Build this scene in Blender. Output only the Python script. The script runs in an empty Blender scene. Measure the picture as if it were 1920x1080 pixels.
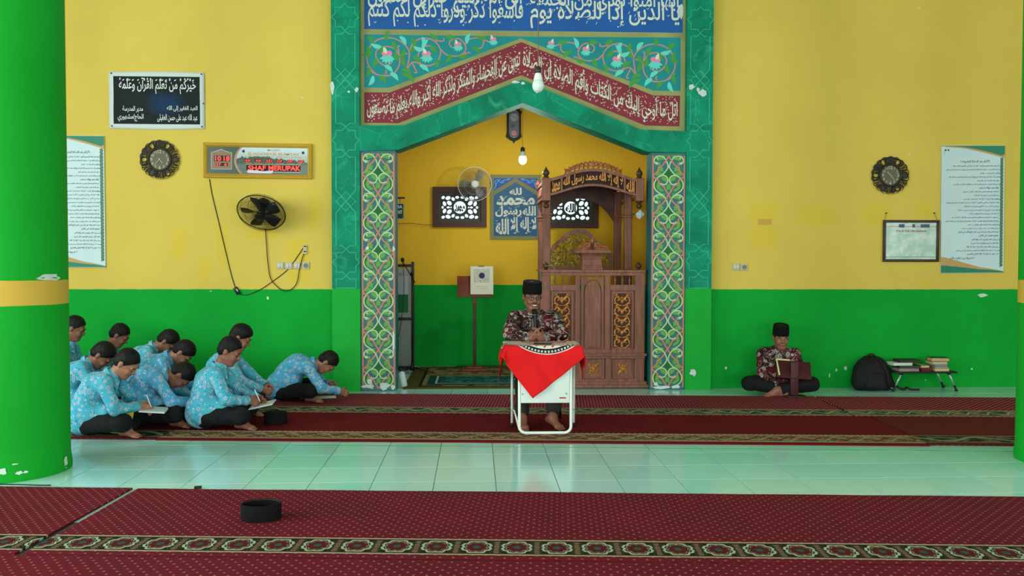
import bpy, bmesh, math, random
import numpy as np
from mathutils import Vector, Matrix, Euler

scene = bpy.context.scene
COL = scene.collection
random.seed(7)
PI = math.pi

# ------------------------------------------------------------------ camera
F = 1620.0                       # focal length in pixels of the 1920 x 1080 frame
TH = math.atan(68 / F)           # yaw to the right of the wall normal
PH = math.atan(49 / F)           # pitch down
RO = 0.0015                      # roll
CAM = Vector((0, 0, 1.435))
_f0 = Vector((math.sin(TH), math.cos(TH), 0))
_r0 = Vector((math.cos(TH), -math.sin(TH), 0))
CF = _f0 * math.cos(PH) + Vector((0, 0, -math.sin(PH)))
_u0 = _r0.cross(CF)
CR = _r0 * math.cos(RO) + _u0 * math.sin(RO)
CU = _u0 * math.cos(RO) - _r0 * math.sin(RO)
cd = bpy.data.cameras.new('camera')
cam = bpy.data.objects.new('camera', cd)
COL.objects.link(cam)
cd.sensor_width = 36
cd.lens = 36 * F / 1920
cd.clip_start = 0.05
cam.matrix_world = Matrix(((CR.x, CU.x, -CF.x, CAM.x), (CR.y, CU.y, -CF.y, CAM.y), (CR.z, CU.z, -CF.z, CAM.z), (0, 0, 0, 1)))
scene.camera = cam


def ray(px, py):
    return CF * F + CR * (px - 960) - CU * (py - 540)


def onY(px, py, Y):              # point of the photograph at depth Y
    d = ray(px, py)
    return CAM + d * (Y / d.y)


def onZ(px, py, z=0.0):          # point of the photograph at height z
    d = ray(px, py)
    return CAM + d * ((z - CAM.z) / d.z)


# ------------------------------------------------------------------ world, daylight, exposure
scene.view_settings.view_transform = 'Standard'
scene.view_settings.look = 'None'
scene.view_settings.gamma = 1
scene.view_settings.use_curve_mapping = False
scene.view_settings.exposure = 0.12
w = bpy.data.worlds.new('overcast_sky')
scene.world = w
w.use_nodes = True
w.node_tree.nodes['Background'].inputs[0].default_value = (0.80, 0.93, 1.0, 1)
w.node_tree.nodes['Background'].inputs[1].default_value = 1.1

RX0, RX1, RY0, RY1, RZ = -8.0, 9.0, -7.0, 9.70, 5.4     # room box
WINZ = (1.0, 4.5)


def area(name, loc, rot, sx, sy, power, col):
    l = bpy.data.lights.new(name, 'AREA')
    l.shape = 'RECTANGLE'
    l.size, l.size_y = sx, sy
    l.energy = power
    l.color = col
    o = bpy.data.objects.new(name, l)
    COL.objects.link(o)
    o.location = loc
    o.rotation_euler = rot
    return o


DAY = (0.90, 1.0, 0.98)
WIN_Y = [(-5.0, -2.2), (-1.2, 1.6), (2.6, 5.4)]         # openings of both side walls
DOOR_X = [(-6.0, -3.0), (-1.2, 2.2), (4.0, 7.0)]        # openings of the back wall
zc, zh = (WINZ[0] + WINZ[1]) / 2, WINZ[1] - WINZ[0]
for i, (a, b) in enumerate(WIN_Y):
    area('daylight_window_west', (RX0 - 0.05, (a + b) / 2, zc), (0, -PI / 2, 0), zh, b - a, 325, DAY)
    area('daylight_window_east', (RX1 + 0.05, (a + b) / 2, zc), (0, PI / 2, 0), zh, b - a, 78, DAY)
for i, (a, b) in enumerate(DOOR_X):
    area('daylight_doorway', ((a + b) / 2, RY0 - 0.05, 1.6), (PI / 2, 0, 0), b - a, 3.2, 312, DAY)

# ------------------------------------------------------------------ node helper
class S:
    """a node socket with arithmetic"""
    def __init__(s, t, sock): s.t, s.s = t, sock
    def _m(s, op, *a):
        n = s.t.nodes.new('ShaderNodeMath'); n.operation = op
        for i, v in enumerate((s,) + a):
            if isinstance(v, S): s.t.links.new(v.s, n.inputs[i])
            else: n.inputs[i].default_value = v
        return S(s.t, n.outputs[0])
    def __add__(s, o): return s._m('ADD', o)
    def __radd__(s, o): return s._m('ADD', o)
    def __sub__(s, o): return s._m('SUBTRACT', o)
    def __rsub__(s, o): return (s * -1) + o
    def __mul__(s, o): return s._m('MULTIPLY', o)
    def __rmul__(s, o): return s._m('MULTIPLY', o)
    def __truediv__(s, o): return s._m('DIVIDE', o)
    def gt(s, o): return s._m('GREATER_THAN', o)
    def lt(s, o): return s._m('LESS_THAN', o)
    def abs(s): return s._m('ABSOLUTE')
    def frac(s): return s._m('FRACT')
    def floor(s): return s._m('FLOOR')
    def sin(s): return s._m('SINE')
    def cos(s): return s._m('COSINE')
    def max(s, o): return s._m('MAXIMUM', o)
    def min(s, o): return s._m('MINIMUM', o)
    def pow(s, o): return s._m('POWER', o)
    def sqrt(s): return s._m('SQRT')
    def band(s, a, b): return s.gt(a) * s.lt(b)
    def ramp(s, a, b):
        n = s.t.nodes.new('ShaderNodeMapRange')
        s.t.links.new(s.s, n.inputs[0]); n.inputs[1].default_value = a; n.inputs[2].default_value = b
        return S(s.t, n.outputs[0])


def lin(c):                       # sRGB 0-255 -> linear rgba
    return tuple(((v / 255) / 12.92 if v / 255 <= 0.04045 else ((v / 255 + 0.055) / 1.055) ** 2.4) for v in c) + (1,)


class M:
    """principled material with helpers"""
    def __init__(s, name, rgb=(128, 128, 128), rough=0.6, metal=0.0, spec=0.5, **kw):
        s.m = bpy.data.materials.new(name); s.m.use_nodes = True
        s.t = s.m.node_tree
        s.b = s.t.nodes['Principled BSDF']
        s.b.inputs['Roughness'].default_value = rough
        s.b.inputs['Metallic'].default_value = metal
        s.b.inputs['Specular IOR Level'].default_value = spec
        s.b.inputs['Base Color'].default_value = lin(rgb)
        for k, v in kw.items(): s.b.inputs[k].default_value = v
    def co(s, kind='Object'):
        n = s.t.nodes.new('ShaderNodeTexCoord'); return n.outputs[kind]
    def xyz(s, kind='Object'):
        n = s.t.nodes.new('ShaderNodeSeparateXYZ'); s.t.links.new(s.co(kind), n.inputs[0])
        return [S(s.t, n.outputs[i]) for i in range(3)]
    def vec(s, x, y, z):
        n = s.t.nodes.new('ShaderNodeCombineXYZ')
        for i, v in enumerate((x, y, z)):
            if isinstance(v, S): s.t.links.new(v.s, n.inputs[i])
            else: n.inputs[i].default_value = v
        return n.outputs[0]
    def noise(s, scale, detail=3, rough=0.55, vec=None, dist=0.0, out=0):
        n = s.t.nodes.new('ShaderNodeTexNoise')
        n.inputs['Scale'].default_value = scale; n.inputs['Detail'].default_value = detail
        n.inputs['Roughness'].default_value = rough; n.inputs['Distortion'].default_value = dist
        s.t.links.new(vec if vec is not None else s.co(), n.inputs['Vector'])
        return S(s.t, n.outputs[out])
    def voro(s, scale, feature='F1', vec=None, out='Distance', rnd=1.0):
        n = s.t.nodes.new('ShaderNodeTexVoronoi'); n.feature = feature
        n.inputs['Scale'].default_value = scale; n.inputs['Randomness'].default_value = rnd
        s.t.links.new(vec if vec is not None else s.co(), n.inputs['Vector'])
        return S(s.t, n.outputs[out])
    def wave(s, scale, dist=3, detail=2, vec=None, dirn='X'):
        n = s.t.nodes.new('ShaderNodeTexWave'); n.bands_direction = dirn
        n.inputs['Scale'].default_value = scale; n.inputs['Distortion'].default_value = dist; n.inputs['Detail'].default_value = detail
        s.t.links.new(vec if vec is not None else s.co(), n.inputs['Vector'])
        return S(s.t, n.outputs[1])
    def mix(s, fac, a, b):
        n = s.t.nodes.new('ShaderNodeMix'); n.data_type = 'RGBA'
        for i, v in ((0, fac), (6, a), (7, b)):
            if isinstance(v, S): s.t.links.new(v.s, n.inputs[i])
            elif i == 0: n.inputs[0].default_value = v
            else: n.inputs[i].default_value = lin(v)
        return S(s.t, n.outputs[2])
    def color(s, c):
        s.t.links.new(c.s, s.b.inputs['Base Color']); return s
    def bump(s, h, strength=0.3, dist=0.01):
        n = s.t.nodes.new('ShaderNodeBump'); n.inputs['Strength'].default_value = strength; n.inputs['Distance'].default_value = dist
        s.t.links.new(h.s, n.inputs['Height']); s.t.links.new(n.outputs[0], s.b.inputs['Normal']); return s
    def roughness(s, r):
        s.t.links.new(r.s, s.b.inputs['Roughness']); return s
    def rand(s):
        n = s.t.nodes.new('ShaderNodeObjectInfo'); return S(s.t, n.outputs['Random'])


MATS = {}
def plain(name, rgb, rough=0.6, metal=0.0, var=0.0, vs=30, spec=0.3, **kw):
    if name in MATS: return MATS[name].m
    m = M(name, rgb, rough, metal, spec, **kw)
    if var:
        n = m.noise(vs, 3)
        m.color(m.mix(n.ramp(0.3, 0.7), tuple(max(0, c * (1 - var)) for c in rgb), tuple(min(255, c * (1 + var)) for c in rgb)))
    MATS[name] = m
    return m.m


# ------------------------------------------------------------------ mesh helper
class MB:
    """collects shapes; build() links them as ONE mesh object"""
    def __init__(s): s.v, s.f = [], []
    def add(s, verts, faces, mtx=None):
        n = len(s.v)
        s.v += [tuple(mtx @ Vector(p)) if mtx is not None else tuple(p) for p in verts]
        s.f += [tuple(i + n for i in f) for f in faces]
        return s
    def box(s, c, d, rot=None, bev=0.0):
        hx, hy, hz = d[0] / 2, d[1] / 2, d[2] / 2
        mt = Matrix.Translation(c)
        if rot is not None: mt = mt @ Euler(rot).to_matrix().to_4x4()
        if bev <= 0:
            vs = [(x * hx, y * hy, z * hz) for x in (-1, 1) for y in (-1, 1) for z in (-1, 1)]
            return s.add(vs, [(0, 1, 3, 2), (4, 6, 7, 5), (0, 4, 5, 1), (2, 3, 7, 6), (0, 2, 6, 4), (1, 5, 7, 3)], mt)
        b = bmesh.new(); bmesh.ops.create_cube(b, size=1)
        for v in b.verts: v.co = Vector((v.co.x * d[0], v.co.y * d[1], v.co.z * d[2]))
        bmesh.ops.bevel(b, geom=b.edges[:], offset=min(bev, min(d) * .49), segments=2, affect='EDGES', profile=.5)
        b.verts.index_update()
        s.add([v.co for v in b.verts], [[v.index for v in f.verts] for f in b.faces], mt); b.free()
        return s
    def b2(s, p, q, **k):          # box by two corners
        return s.box([(p[i] + q[i]) / 2 for i in range(3)], [abs(q[i] - p[i]) for i in range(3)], **k)
    def tube(s, pts, r, n=8, closed=False, cap=True):
        pts = [Vector(p) for p in pts]
        rs = r if isinstance(r, (list, tuple)) else [r] * len(pts)
        m = len(pts); base = len(s.v); up = None
        for i, p in enumerate(pts):
            a = pts[(i - 1) % m] if (i > 0 or closed) else p
            b = pts[(i + 1) % m] if (i < m - 1 or closed) else p
            t = (b - a)
            t = t.normalized() if t.length > 1e-9 else Vector((0, 0, 1))
            if up is None:
                up = Vector((0, 0, 1)) if abs(t.z) < .9 else Vector((1, 0, 0))
            x = t.cross(up)
            if x.length < 1e-6: x = t.cross(Vector((0, 1, 0.01)))
            x.normalize(); up = x.cross(t).normalized()
            for k in range(n):
                an = 2 * PI * k / n
                s.v.append(tuple(p + (x * math.cos(an) + up * math.sin(an)) * rs[i]))
        for i in range(m if closed else m - 1):
            for k in range(n):
                j = (i + 1) % m
                s.f.append((base + i * n + k, base + i * n + (k + 1) % n, base + j * n + (k + 1) % n, base + j * n + k))
        if cap and not closed:
            s.f.append(tuple(base + k for k in range(n))[::-1])
            s.f.append(tuple(base + (m - 1) * n + k for k in range(n)))
        return s
    def lathe(s, prof, c=(0, 0, 0), n=20, mtx=None, sx=1.0, sy=1.0):
        base = len(s.v); m = len(prof)
        mt = Matrix.Translation(c) @ (mtx if mtx is not None else Matrix.Identity(4))
        for r, z in prof:
            for k in range(n):
                an = 2 * PI * k / n
                s.v.append(tuple(mt @ Vector((r * math.cos(an) * sx, r * math.sin(an) * sy, z))))
        for i in range(m - 1):
            for k in range(n):
                s.f.append((base + i * n + k, base + i * n + (k + 1) % n, base + (i + 1) * n + (k + 1) % n, base + (i + 1) * n + k))
        s.f.append(tuple(base + k for k in range(n))[::-1])
        s.f.append(tuple(base + (m - 1) * n + k for k in range(n)))
        return s
    def cyl(s, a, b, r, n=14, r2=None):
        return s.tube([a, b], [r, r if r2 is None else r2], n)
    def mesh(s, name):
        me = bpy.data.meshes.new(name); me.from_pydata(s.v, [], s.f); me.update()
        return me
    def build(s, name, mat, parent=None, smooth=False, auto=None):
        return obj(name, s.mesh(name), mat, parent, smooth, auto)


def smooth_by_angle(me, ang=0.6):
    bm = bmesh.new(); bm.from_mesh(me)
    bmesh.ops.recalc_face_normals(bm, faces=bm.faces[:])
    for f in bm.faces: f.smooth = True
    for e in bm.edges:
        if len(e.link_faces) == 2 and e.calc_face_angle(0) > ang: e.smooth = False
    bm.to_mesh(me); bm.free()


def obj(name, me, mat, parent=None, smooth=False, auto=None):
    o = bpy.data.objects.new(name, me)
    COL.objects.link(o)
    if mat is not None:
        me.materials.clear(); me.materials.append(mat)
    if smooth: me.polygons.foreach_set('use_smooth', [True] * len(me.polygons))
    if auto: smooth_by_angle(me, auto)
    if parent is not None: o.parent = parent
    return o


def tag(o, label, cat, group=None):
    o['label'] = label; o['category'] = cat
    if group: o['group'] = group
    return o


def empty(name, loc=(0, 0, 0), rz=0.0, label=None, cat=None, group=None):
    o = bpy.data.objects.new(name, None)
    COL.objects.link(o)
    o.location = loc; o.rotation_euler = (0, 0, rz); o.empty_display_size = 0.1
    if label: tag(o, label, cat, group)
    return o


def struct(o): o['kind'] = 'structure'; return o


def copy_tree(o, parent=None):
    c = o.copy(); COL.objects.link(c); c.parent = parent
    for ch in list(o.children): copy_tree(ch, c)
    return c


# ------------------------------------------------------------------ flat shapes
def fill2d(loops, depth=0.0, res=4):
    """mesh of a filled outline (even-odd, so inner loops are holes), in XY, front face up"""
    cu = bpy.data.curves.new('outline', 'CURVE'); cu.dimensions = '2D'; cu.fill_mode = 'BOTH'; cu.extrude = depth / 2
    for lp in loops:
        sp = cu.splines.new('POLY'); sp.points.add(len(lp) - 1)
        sp.points.foreach_set('co', [c for p in lp for c in (p[0], p[1], 0, 1)]); sp.use_cyclic_u = True
    o = bpy.data.objects.new('outline', cu)
    me = bpy.data.meshes.new_from_object(o)
    bpy.data.objects.remove(o); bpy.data.curves.remove(cu)
    return me


WALLROT = Matrix(((1, 0, 0, 0), (0, 0, -1, 0), (0, 1, 0, 0), (0, 0, 0, 1)))    # XY drawing -> upright, facing the camera


def on_wall(me, y, thick=0.0):
    me.transform(WALLROT); me.transform(Matrix.Translation((0, y, 0))); me.update(); return me


def crom(pts, n=6, closed=False):
    """Catmull-Rom through points"""
    P = [np.array(p, float) for p in pts]; m = len(P); out = []
    for i in range(m if closed else m - 1):
        p0 = P[(i - 1) % m] if (i > 0 or closed) else 2 * P[0] - P[1]
        p1 = P[i]; p2 = P[(i + 1) % m]
        p3 = P[(i + 2) % m] if (i + 2 < m or closed) else 2 * P[-1] - P[-2]
        for k in range(n):
            t = k / n
            out.append(.5 * ((2 * p1) + (-p0 + p2) * t + (2 * p0 - 5 * p1 + 4 * p2 - p3) * t * t + (-p0 + 3 * p1 - 3 * p2 + p3) * t ** 3))
    if not closed: out.append(P[-1])
    return [tuple(q) for q in out]


class Paint:
    """flat strokes and shapes drawn in (x, z) on a wall, joined into one thin part"""
    def __init__(s): s.v, s.f = [], []
    def stroke(s, pts, wd, closed=False):
        pts = [np.array(p, float) for p in pts]; m = len(pts); b = len(s.v)
        ws = wd if isinstance(wd, (list, tuple)) else [wd] * m
        for i, p in enumerate(pts):
            a = pts[i - 1] if (i > 0 or closed) else p
            c = pts[(i + 1) % m] if (i < m - 1 or closed) else p
            t = c - a; L = math.hypot(*t) or 1; nrm = np.array((-t[1], t[0])) / L * ws[i] / 2
            s.v.append(tuple(p + nrm)); s.v.append(tuple(p - nrm))
        for i in range(m if closed else m - 1):
            j = (i + 1) % m
            s.f.append((b + 2 * i, b + 2 * i + 1, b + 2 * j + 1, b + 2 * j))
        return s
    def poly(s, pts):
        b = len(s.v); s.v += [tuple(p) for p in pts]; s.f.append(tuple(range(b, b + len(pts)))); return s
    def leaf(s, x, y, L, wd, ang, bend=0.0):
        n = 7; top, bot = [], []
        for i in range(n):
            t = i / (n - 1); hw = wd / 2 * math.sin(PI * t ** 0.8)
            cx, cy = t * L, bend * L * math.sin(PI * t)
            top.append((cx, cy + hw)); bot.append((cx, cy - hw))
        ca, sa = math.cos(ang), math.sin(ang)
        return s.poly([(x + ca * a - sa * b, y + sa * a + ca * b) for a, b in top + bot[-2:0:-1]])
    def disc(s, x, y, r, n=12):
        return s.poly([(x + r * math.cos(2 * PI * k / n), y + r * math.sin(2 * PI * k / n)) for k in range(n)])
    def mesh_into(s, me):
        b = len(s.v); s.v += [(v.co.x, v.co.y) for v in me.vertices]
        s.f += [tuple(b + i for i in p.vertices) for p in me.polygons]; return s
    def build(s, name, mat, parent, y, thick=0.0012, mp=None):
        vs = [mp(*p) for p in s.v] if mp else s.v
        n = len(vs)
        me = bpy.data.meshes.new(name)
        par = list(range(n))
        def find(i):
            while par[i] != i: par[i] = par[par[i]]; i = par[i]
            return i
        for f in s.f:
            r0 = find(f[0])
            for i in f[1:]: par[find(i)] = r0
        off, seen = [0.0] * n, {}
        for i in range(n):
            k = find(i); off[i] = (seen.setdefault(k, len(seen)) % 50) * 1.6e-5      # neighbouring strokes never share a plane
        me.from_pydata([(a, y - off[i], c) for i, (a, c) in enumerate(vs)], [], s.f)
        me.update()
        bm = bmesh.new(); bm.from_mesh(me)
        for f in bm.faces:
            if f.normal.y > 0: f.normal_flip()
        bm.to_mesh(me); bm.free()
        return obj(name, me, mat, parent)


# ------------------------------------------------------------------ lettering
AR = {}
_c = 0xFE80
for _ch, _n in zip('ءآأؤإئابةتثجحخدذرزسشصضطظعغفقكلمنهوىي', '122224242444442222444444444444444224'):
    AR[_ch] = (_c, int(_n)); _c += int(_n)
LAMALIF = {'آ': 0xFEF5, 'أ': 0xFEF7, 'إ': 0xFEF9, 'ا': 0xFEFB}
HARAKAT = set('ًٌٍَُِّْ')


def arabic(s):
    out = []; i = 0; prev = False
    while i < len(s):
        ch = s[i]
        if ch not in AR:
            out.append(ch)
            if ch not in HARAKAT: prev = False
            i += 1; continue
        code, n = AR[ch]; j = i + 1
        while j < len(s) and s[j] in HARAKAT: j += 1
        nx = s[j] if j < len(s) else ' '
        if ch == 'ل' and nx in LAMALIF:
            out.append(chr(LAMALIF[nx] + (1 if prev else 0))); prev = False; i = j + 1; continue
        jn = n == 4 and nx in AR and AR[nx][1] > 1
        f = 0 if n == 1 else ((1 if prev else 0) if n == 2 else ((3 if jn else 1) if prev else (2 if jn else 0)))
        out.append(chr(code + f)); prev = jn; i += 1
    return ''.join(out)[::-1]


def text2d(s, bold=0.0, res=3, shear=0.0):
    """flat lettering as arrays: verts (n,2) normalised to x 0..1, y 0..1 of its own bounds, faces, aspect"""
    if any(ch in AR for ch in s): s = arabic(s)
    cu = bpy.data.curves.new('lettering', 'FONT'); cu.body = s; cu.resolution_u = res; cu.offset = bold; cu.shear = shear
    o = bpy.data.objects.new('lettering', cu); COL.objects.link(o)
    me = bpy.data.meshes.new_from_object(o.evaluated_get(bpy.context.evaluated_depsgraph_get()))
    bpy.data.objects.remove(o); bpy.data.curves.remove(cu)
    v = np.array([(q.co.x, q.co.y) for q in me.vertices]) if len(me.vertices) else np.zeros((0, 2))
    f = [tuple(p.vertices) for p in me.polygons]
    bpy.data.meshes.remove(me)
    lo, hi = v.min(0), v.max(0)
    return (v - lo) / (hi - lo), f, (hi - lo)[0] / (hi - lo)[1]


def put_text(P, s, x0, y0, x1, y1, bold=0.0, fit=False, align='c', shear=0.0, res=3):
    """lettering inside a rectangle of a Paint; fit keeps the aspect"""
    v, f, asp = text2d(s, bold, res, shear)
    if fit:
        wd = min(x1 - x0, (y1 - y0) * asp); ht = wd / asp
        if align == 'c': x0 = (x0 + x1) / 2 - wd / 2
        if align == 'r': x0 = x1 - wd
        y0 = (y0 + y1) / 2 - ht / 2; x1 = x0 + wd; y1 = y0 + ht
    b = len(P.v)
    P.v += [(x0 + a * (x1 - x0), y0 + c * (y1 - y0)) for a, c in v]
    P.f += [tuple(b + i for i in q) for q in f]
    return P
# ------------------------------------------------------------------ structure
WY, FY, PY, LY, NB = 9.70, 9.58, 9.66, 9.60, 11.91      # wall, arch surround, sunk panel, pillars, niche back
DADO = 1.127


def W(px, py, Y):
    p = onY(px, py, Y); return (p.x, p.z)


def paint_wall(name, split=DADO, hi=(212, 186, 86), lo=(12, 158, 52), seed=0.0, patches=()):
    m = M(name, hi, 0.8, spec=0.12)
    x, y, z = m.xyz()
    n1 = m.noise(1.6, 4, 0.6); n2 = m.noise(0.9, 2, 0.5, vec=m.vec(x + (3.3 + seed), y, z * 1.6)); n3 = m.noise(55, 3)
    yel = m.mix(n1.ramp(0.35, 0.7), hi, tuple(c * 0.97 for c in hi))
    pm = None                                                             # touched-up patches of stronger yellow
    for (px, py, rx, rz) in patches:
        p = onY(px, py, WY); a = (x - p.x) / rx; b = (z - p.z) / rz
        d = (a * a * a * a + b * b * b * b + (n2 - .5) * 1.6 + (n1 - .5) * 1.2).ramp(1.15, .85)
        pm = d if pm is None else pm.max(d)
    if pm is not None: yel = m.mix(pm * 0.38, yel, (214, 182, 30))
    grn = m.mix(n1.ramp(0.3, 0.7), lo, tuple(c * 0.93 for c in lo))
    edge = z + (m.noise(9, 2) - 0.5) * 0.012
    c = m.mix(edge.gt(split), grn, yel)
    m.color(c).bump(n3 + n1 * 2, 0.12, 0.004)
    return m.m


WALL = paint_wall('yellow_and_green_wall_paint', patches=((1433, 397, .16, .10), (1431, 442, .15, .14), (1530, 405, .22, .10), (1645, 402, .16, .12), (1732, 392, .10, .09), (590, 398, .07, .20), (492, 438, .18, .05), (418, 462, .06, .22), (385, 503, .06, .12), (335, 455, .07, .18), (1735, 530, .10, .03), (560, 490, .12, .25)))
WALL_N = paint_wall('niche_wall_paint', 1.117, hi=(226, 182, 50), seed=5.0)
WHITE = plain('white_plaster', (205, 210, 205), 0.8, var=0.03, vs=3)


def marble():
    m = M('green_marbled_paint', (0, 130, 95), 0.6, spec=0.15)
    x, y, z = m.xyz()
    n = m.noise(2.6, 6, 0.62, dist=0.6); n2 = m.noise(5.0, 8, 0.7, dist=1.2); v = m.voro(3.5, 'DISTANCE_TO_EDGE')
    c = m.mix(n.ramp(0.35, 0.62), (0, 112, 84), (0, 140, 106))
    c = m.mix(n2.ramp(0.56, 0.72) * 0.65, c, (60, 178, 142))
    c = m.mix(v.lt(0.006) * n.ramp(0.45, 0.6) * 0.7, c, (70, 180, 150))
    g = m.mix(n.ramp(0.3, 0.7), (20, 164, 56), (12, 154, 48))
    m.color(m.mix(z.gt(1.138), g, c))
    return m.m


MARBLE = marble()

# floor slab, then the tiles one by one
floor = struct(MB().b2((RX0, RY0, -0.12), (RX1, 12.2, -0.004)).build('floor', plain('grout', (62, 92, 84), 0.8)))
tm = M('glazed_white_floor_tile', (176, 205, 192), 0.10, spec=0.6)
r = tm.rand(); n = tm.noise(3.0, 3)
tm.color(tm.mix((r * 0.6 + n * 0.4), (152, 208, 200), (178, 220, 214))).roughness(n.ramp(0.2, 0.8) * 0.09 + 0.09)
tile_me = MB().box((0, 0, -0.012), (0.3960, 0.3960, 0.024), bev=0.0008).mesh('tile')
tile_me.materials.append(tm.m)


def tile(x, y, sy=1.0):
    o = bpy.data.objects.new('tile', tile_me); COL.objects.link(o); o.parent = floor
    o.location = (x, y, 0); o.scale = (1, sy, 1)


for i in range(-12, 16):
    for j in range(-3, 3):
        tile(0.13 + 0.4 * (i + 0.5), 6.015 + 0.4 * (j + 0.5))
    for j in (7, 8):
        tile(0.13 + 0.4 * (i + 0.5), 6.015 + 0.4 * (j + 0.5))
    tile(0.13 + 0.4 * (i + 0.5), 9.6575, 0.0825 / 0.3968)
for i in range(-4, 6):                               # inside the niche, in front of and beside the rug
    tile(0.13 + 0.4 * (i + 0.5), 9.902)
    if i < -1:
        for j in range(5): tile(0.13 + 0.4 * (i + 0.5), 10.304 + 0.4 * j)

# front wall left and right of the arch
xl, xr = W(621.5, 300, FY)[0], W(1336, 300, FY)[0]
struct(MB().b2((RX0, WY, 0), (xl, WY + .2, RZ)).build('wall_front_left', WALL))
struct(MB().b2((xr, WY, 0), (RX1, WY + .2, RZ)).build('wall_front_right', WALL))

# green marbled surround with a sunk panel and the gabled opening
pt = lambda px, py: W(px, py, FY)
x675, x1286 = pt(675, 400)[0], pt(1286, 400)[0]
ztop = 5.3
zL, zR = pt(676, 283)[1], pt(1285, 286)[1]
outer = [(xl, 0), (x675, 0), (x675, zL), pt(746, 281), pt(980, 193), pt(1214, 284.5), (x1286, zR), (x1286, 0), (xr, 0), (xr, ztop), (xl, ztop)]
hole = [(x675, ztop - .1), (x675, pt(675, 235)[1]), pt(757, 235), pt(979, 149.5), pt(1200, 242.5), (x1286, pt(1286, 246)[1]), (x1286, ztop - .1)]
me = fill2d([outer, hole], 0.30)
on_wall(me, FY + 0.15)
trim1 = struct(obj('trim_1', me, MARBLE))
trim1['label'] = 'green marbled surround of the gabled prayer niche'

# sunk panel: olive ground, blue band, teal field, red chevron
OLIVE = plain('olive_paint', (142, 146, 92), 0.6, var=0.06, vs=4)
panel = obj('calligraphy_panel', on_wall(fill2d([[(a + (-.02 if i in (0, 1) else .02 if i in (5, 6) else 0), b - (.02 if 0 < i < 6 else 0)) for i, (a, b) in enumerate(hole)]], 0.04), PY + 0.02), OLIVE, trim1)
q = lambda px, py: W(px, py, PY)
BLUE = plain('blue_paint', (18, 84, 158), 0.55, var=0.05, vs=3)
TEAL = plain('teal_paint', (0, 132, 136), 0.55, var=0.05, vs=3)
REDP = plain('maroon_paint', (128, 34, 50), 0.55, var=0.05, vs=3)
CREAM = plain('cream_paint', (205, 212, 196), 0.6)
zblue = 4.9
bl = [q(683, 54.5), q(1280, 61.5), (q(1280, 61.5)[0], zblue), (q(683, 54.5)[0], zblue)]
Paint().poly(bl).build('blue_band', BLUE, panel, PY - .0008)
tl = [q(683, 164), q(683, 64.5), q(977, 68.5), q(977, 71.5), q(730, 164.5)]
trr = [q(977, 71.5), q(977, 68.5), q(1276, 70.5), q(1276, 170.5), q(1225, 170)]
Paint().poly(tl).poly(trr).build('teal_field', TEAL, panel, PY - .0008)
chL = [q(683, 230), q(683, 173), q(731, 173.5), q(977, 79), q(977, 141), q(747, 231)]
chR = [q(977, 141), q(977, 79), q(1225, 179), q(1275, 179.5), q(1274, 237), q(1210, 235.5)]
Paint().poly(chL).poly(chR).build('red_chevron', REDP, panel, PY - .0008)

# painted verse in the blue band: two interlocked rows
P = Paint()
zb = q(980, 58)[1]
rows = [('يا أيها الذين آمنوا إذا نودي للصلاة من يوم الجمعة', 'فاسعوا إلى ذكر الله وذروا البيع ذلكم خير لكم إن كنتم تعلمون')]
xb0, xb1 = q(690, 30)[0], q(1274, 30)[0]
xm = (xb0 + xb1) / 2
for (a, b, s) in [(xm + .06, xb1, rows[0][0]), (xb0, xm - .02, rows[0][1])]:
    ws = s.split(' '); k = (len(ws) + 1) // 2
    for row, part in ((0, ws[::2]), (1, ws[1::2])):
        put_text(P, ' '.join(part), a, zb + .03 + .16 * row, b, zb + .34 + .16 * row, bold=0.012, shear=0.0)
put_text(P, rows[0][0], xm, zb + .47, xb1, zb + .72, bold=0.028)
put_text(P, rows[0][1], xb0, zb + .47, xm, zb + .72, bold=0.028)
rd = random.Random(3)
for k in range(150):                                  # small vowel marks between the letters
    x, z = rd.uniform(xb0, xb1), zb + rd.uniform(.03, .62)
    t = rd.random()
    if t < .4: P.stroke([(x, z), (x + .012, z + .028)], .006)
    elif t < .75: P.stroke([(x - .012, z + .016), (x, z), (x + .014, z + .02)], .006)
    else: P.leaf(x, z, .02, .014, .8)
P.build('lettering', CREAM, panel, PY - .0018)

# painted verse in the red chevron: each half follows its slope
P = Paint()
def chev(side):
    e = 6
    if side < 0:
        A, B = q(683, 230), q(683, 173); kx0, kx1 = q(740, 231)[0], q(731, 173)[0]; ax = q(977, 100)[0]
        lo0, lo1, hi0, hi1 = q(690, 230.5)[1], q(977, 141)[1], q(690, 173)[1], q(977, 79)[1]; x0 = q(683, 200)[0]
        return lambda u, v: _cm(x0 + .03 + u * (ax - x0 - .04), v, x0, (kx0 + kx1) / 2, ax, lo0, lo1, hi0, hi1)
    A = q(1275, 237); x1 = A[0]; ax = q(977, 100)[0]; kx = q(1217, 200)[0]
    lo0, lo1, hi0, hi1 = q(1270, 236.5)[1], q(977, 141)[1], q(1270, 179.5)[1], q(977, 79)[1]
    return lambda u, v: _cm(ax + .02 + u * (x1 - ax - .05), v, x1, kx, ax, lo0, lo1, hi0, hi1)
def _cm(x, v, xe, kx, ax, lo0, lo1, hi0, hi1):
    t = max(0.0, min(1.0, (x - kx) / (ax - kx)))
    lo, hi = lo0 + (lo1 - lo0) * t, hi0 + (hi1 - hi0) * t
    return (x, lo + (hi - lo) * (.06 + .88 * v))
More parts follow.
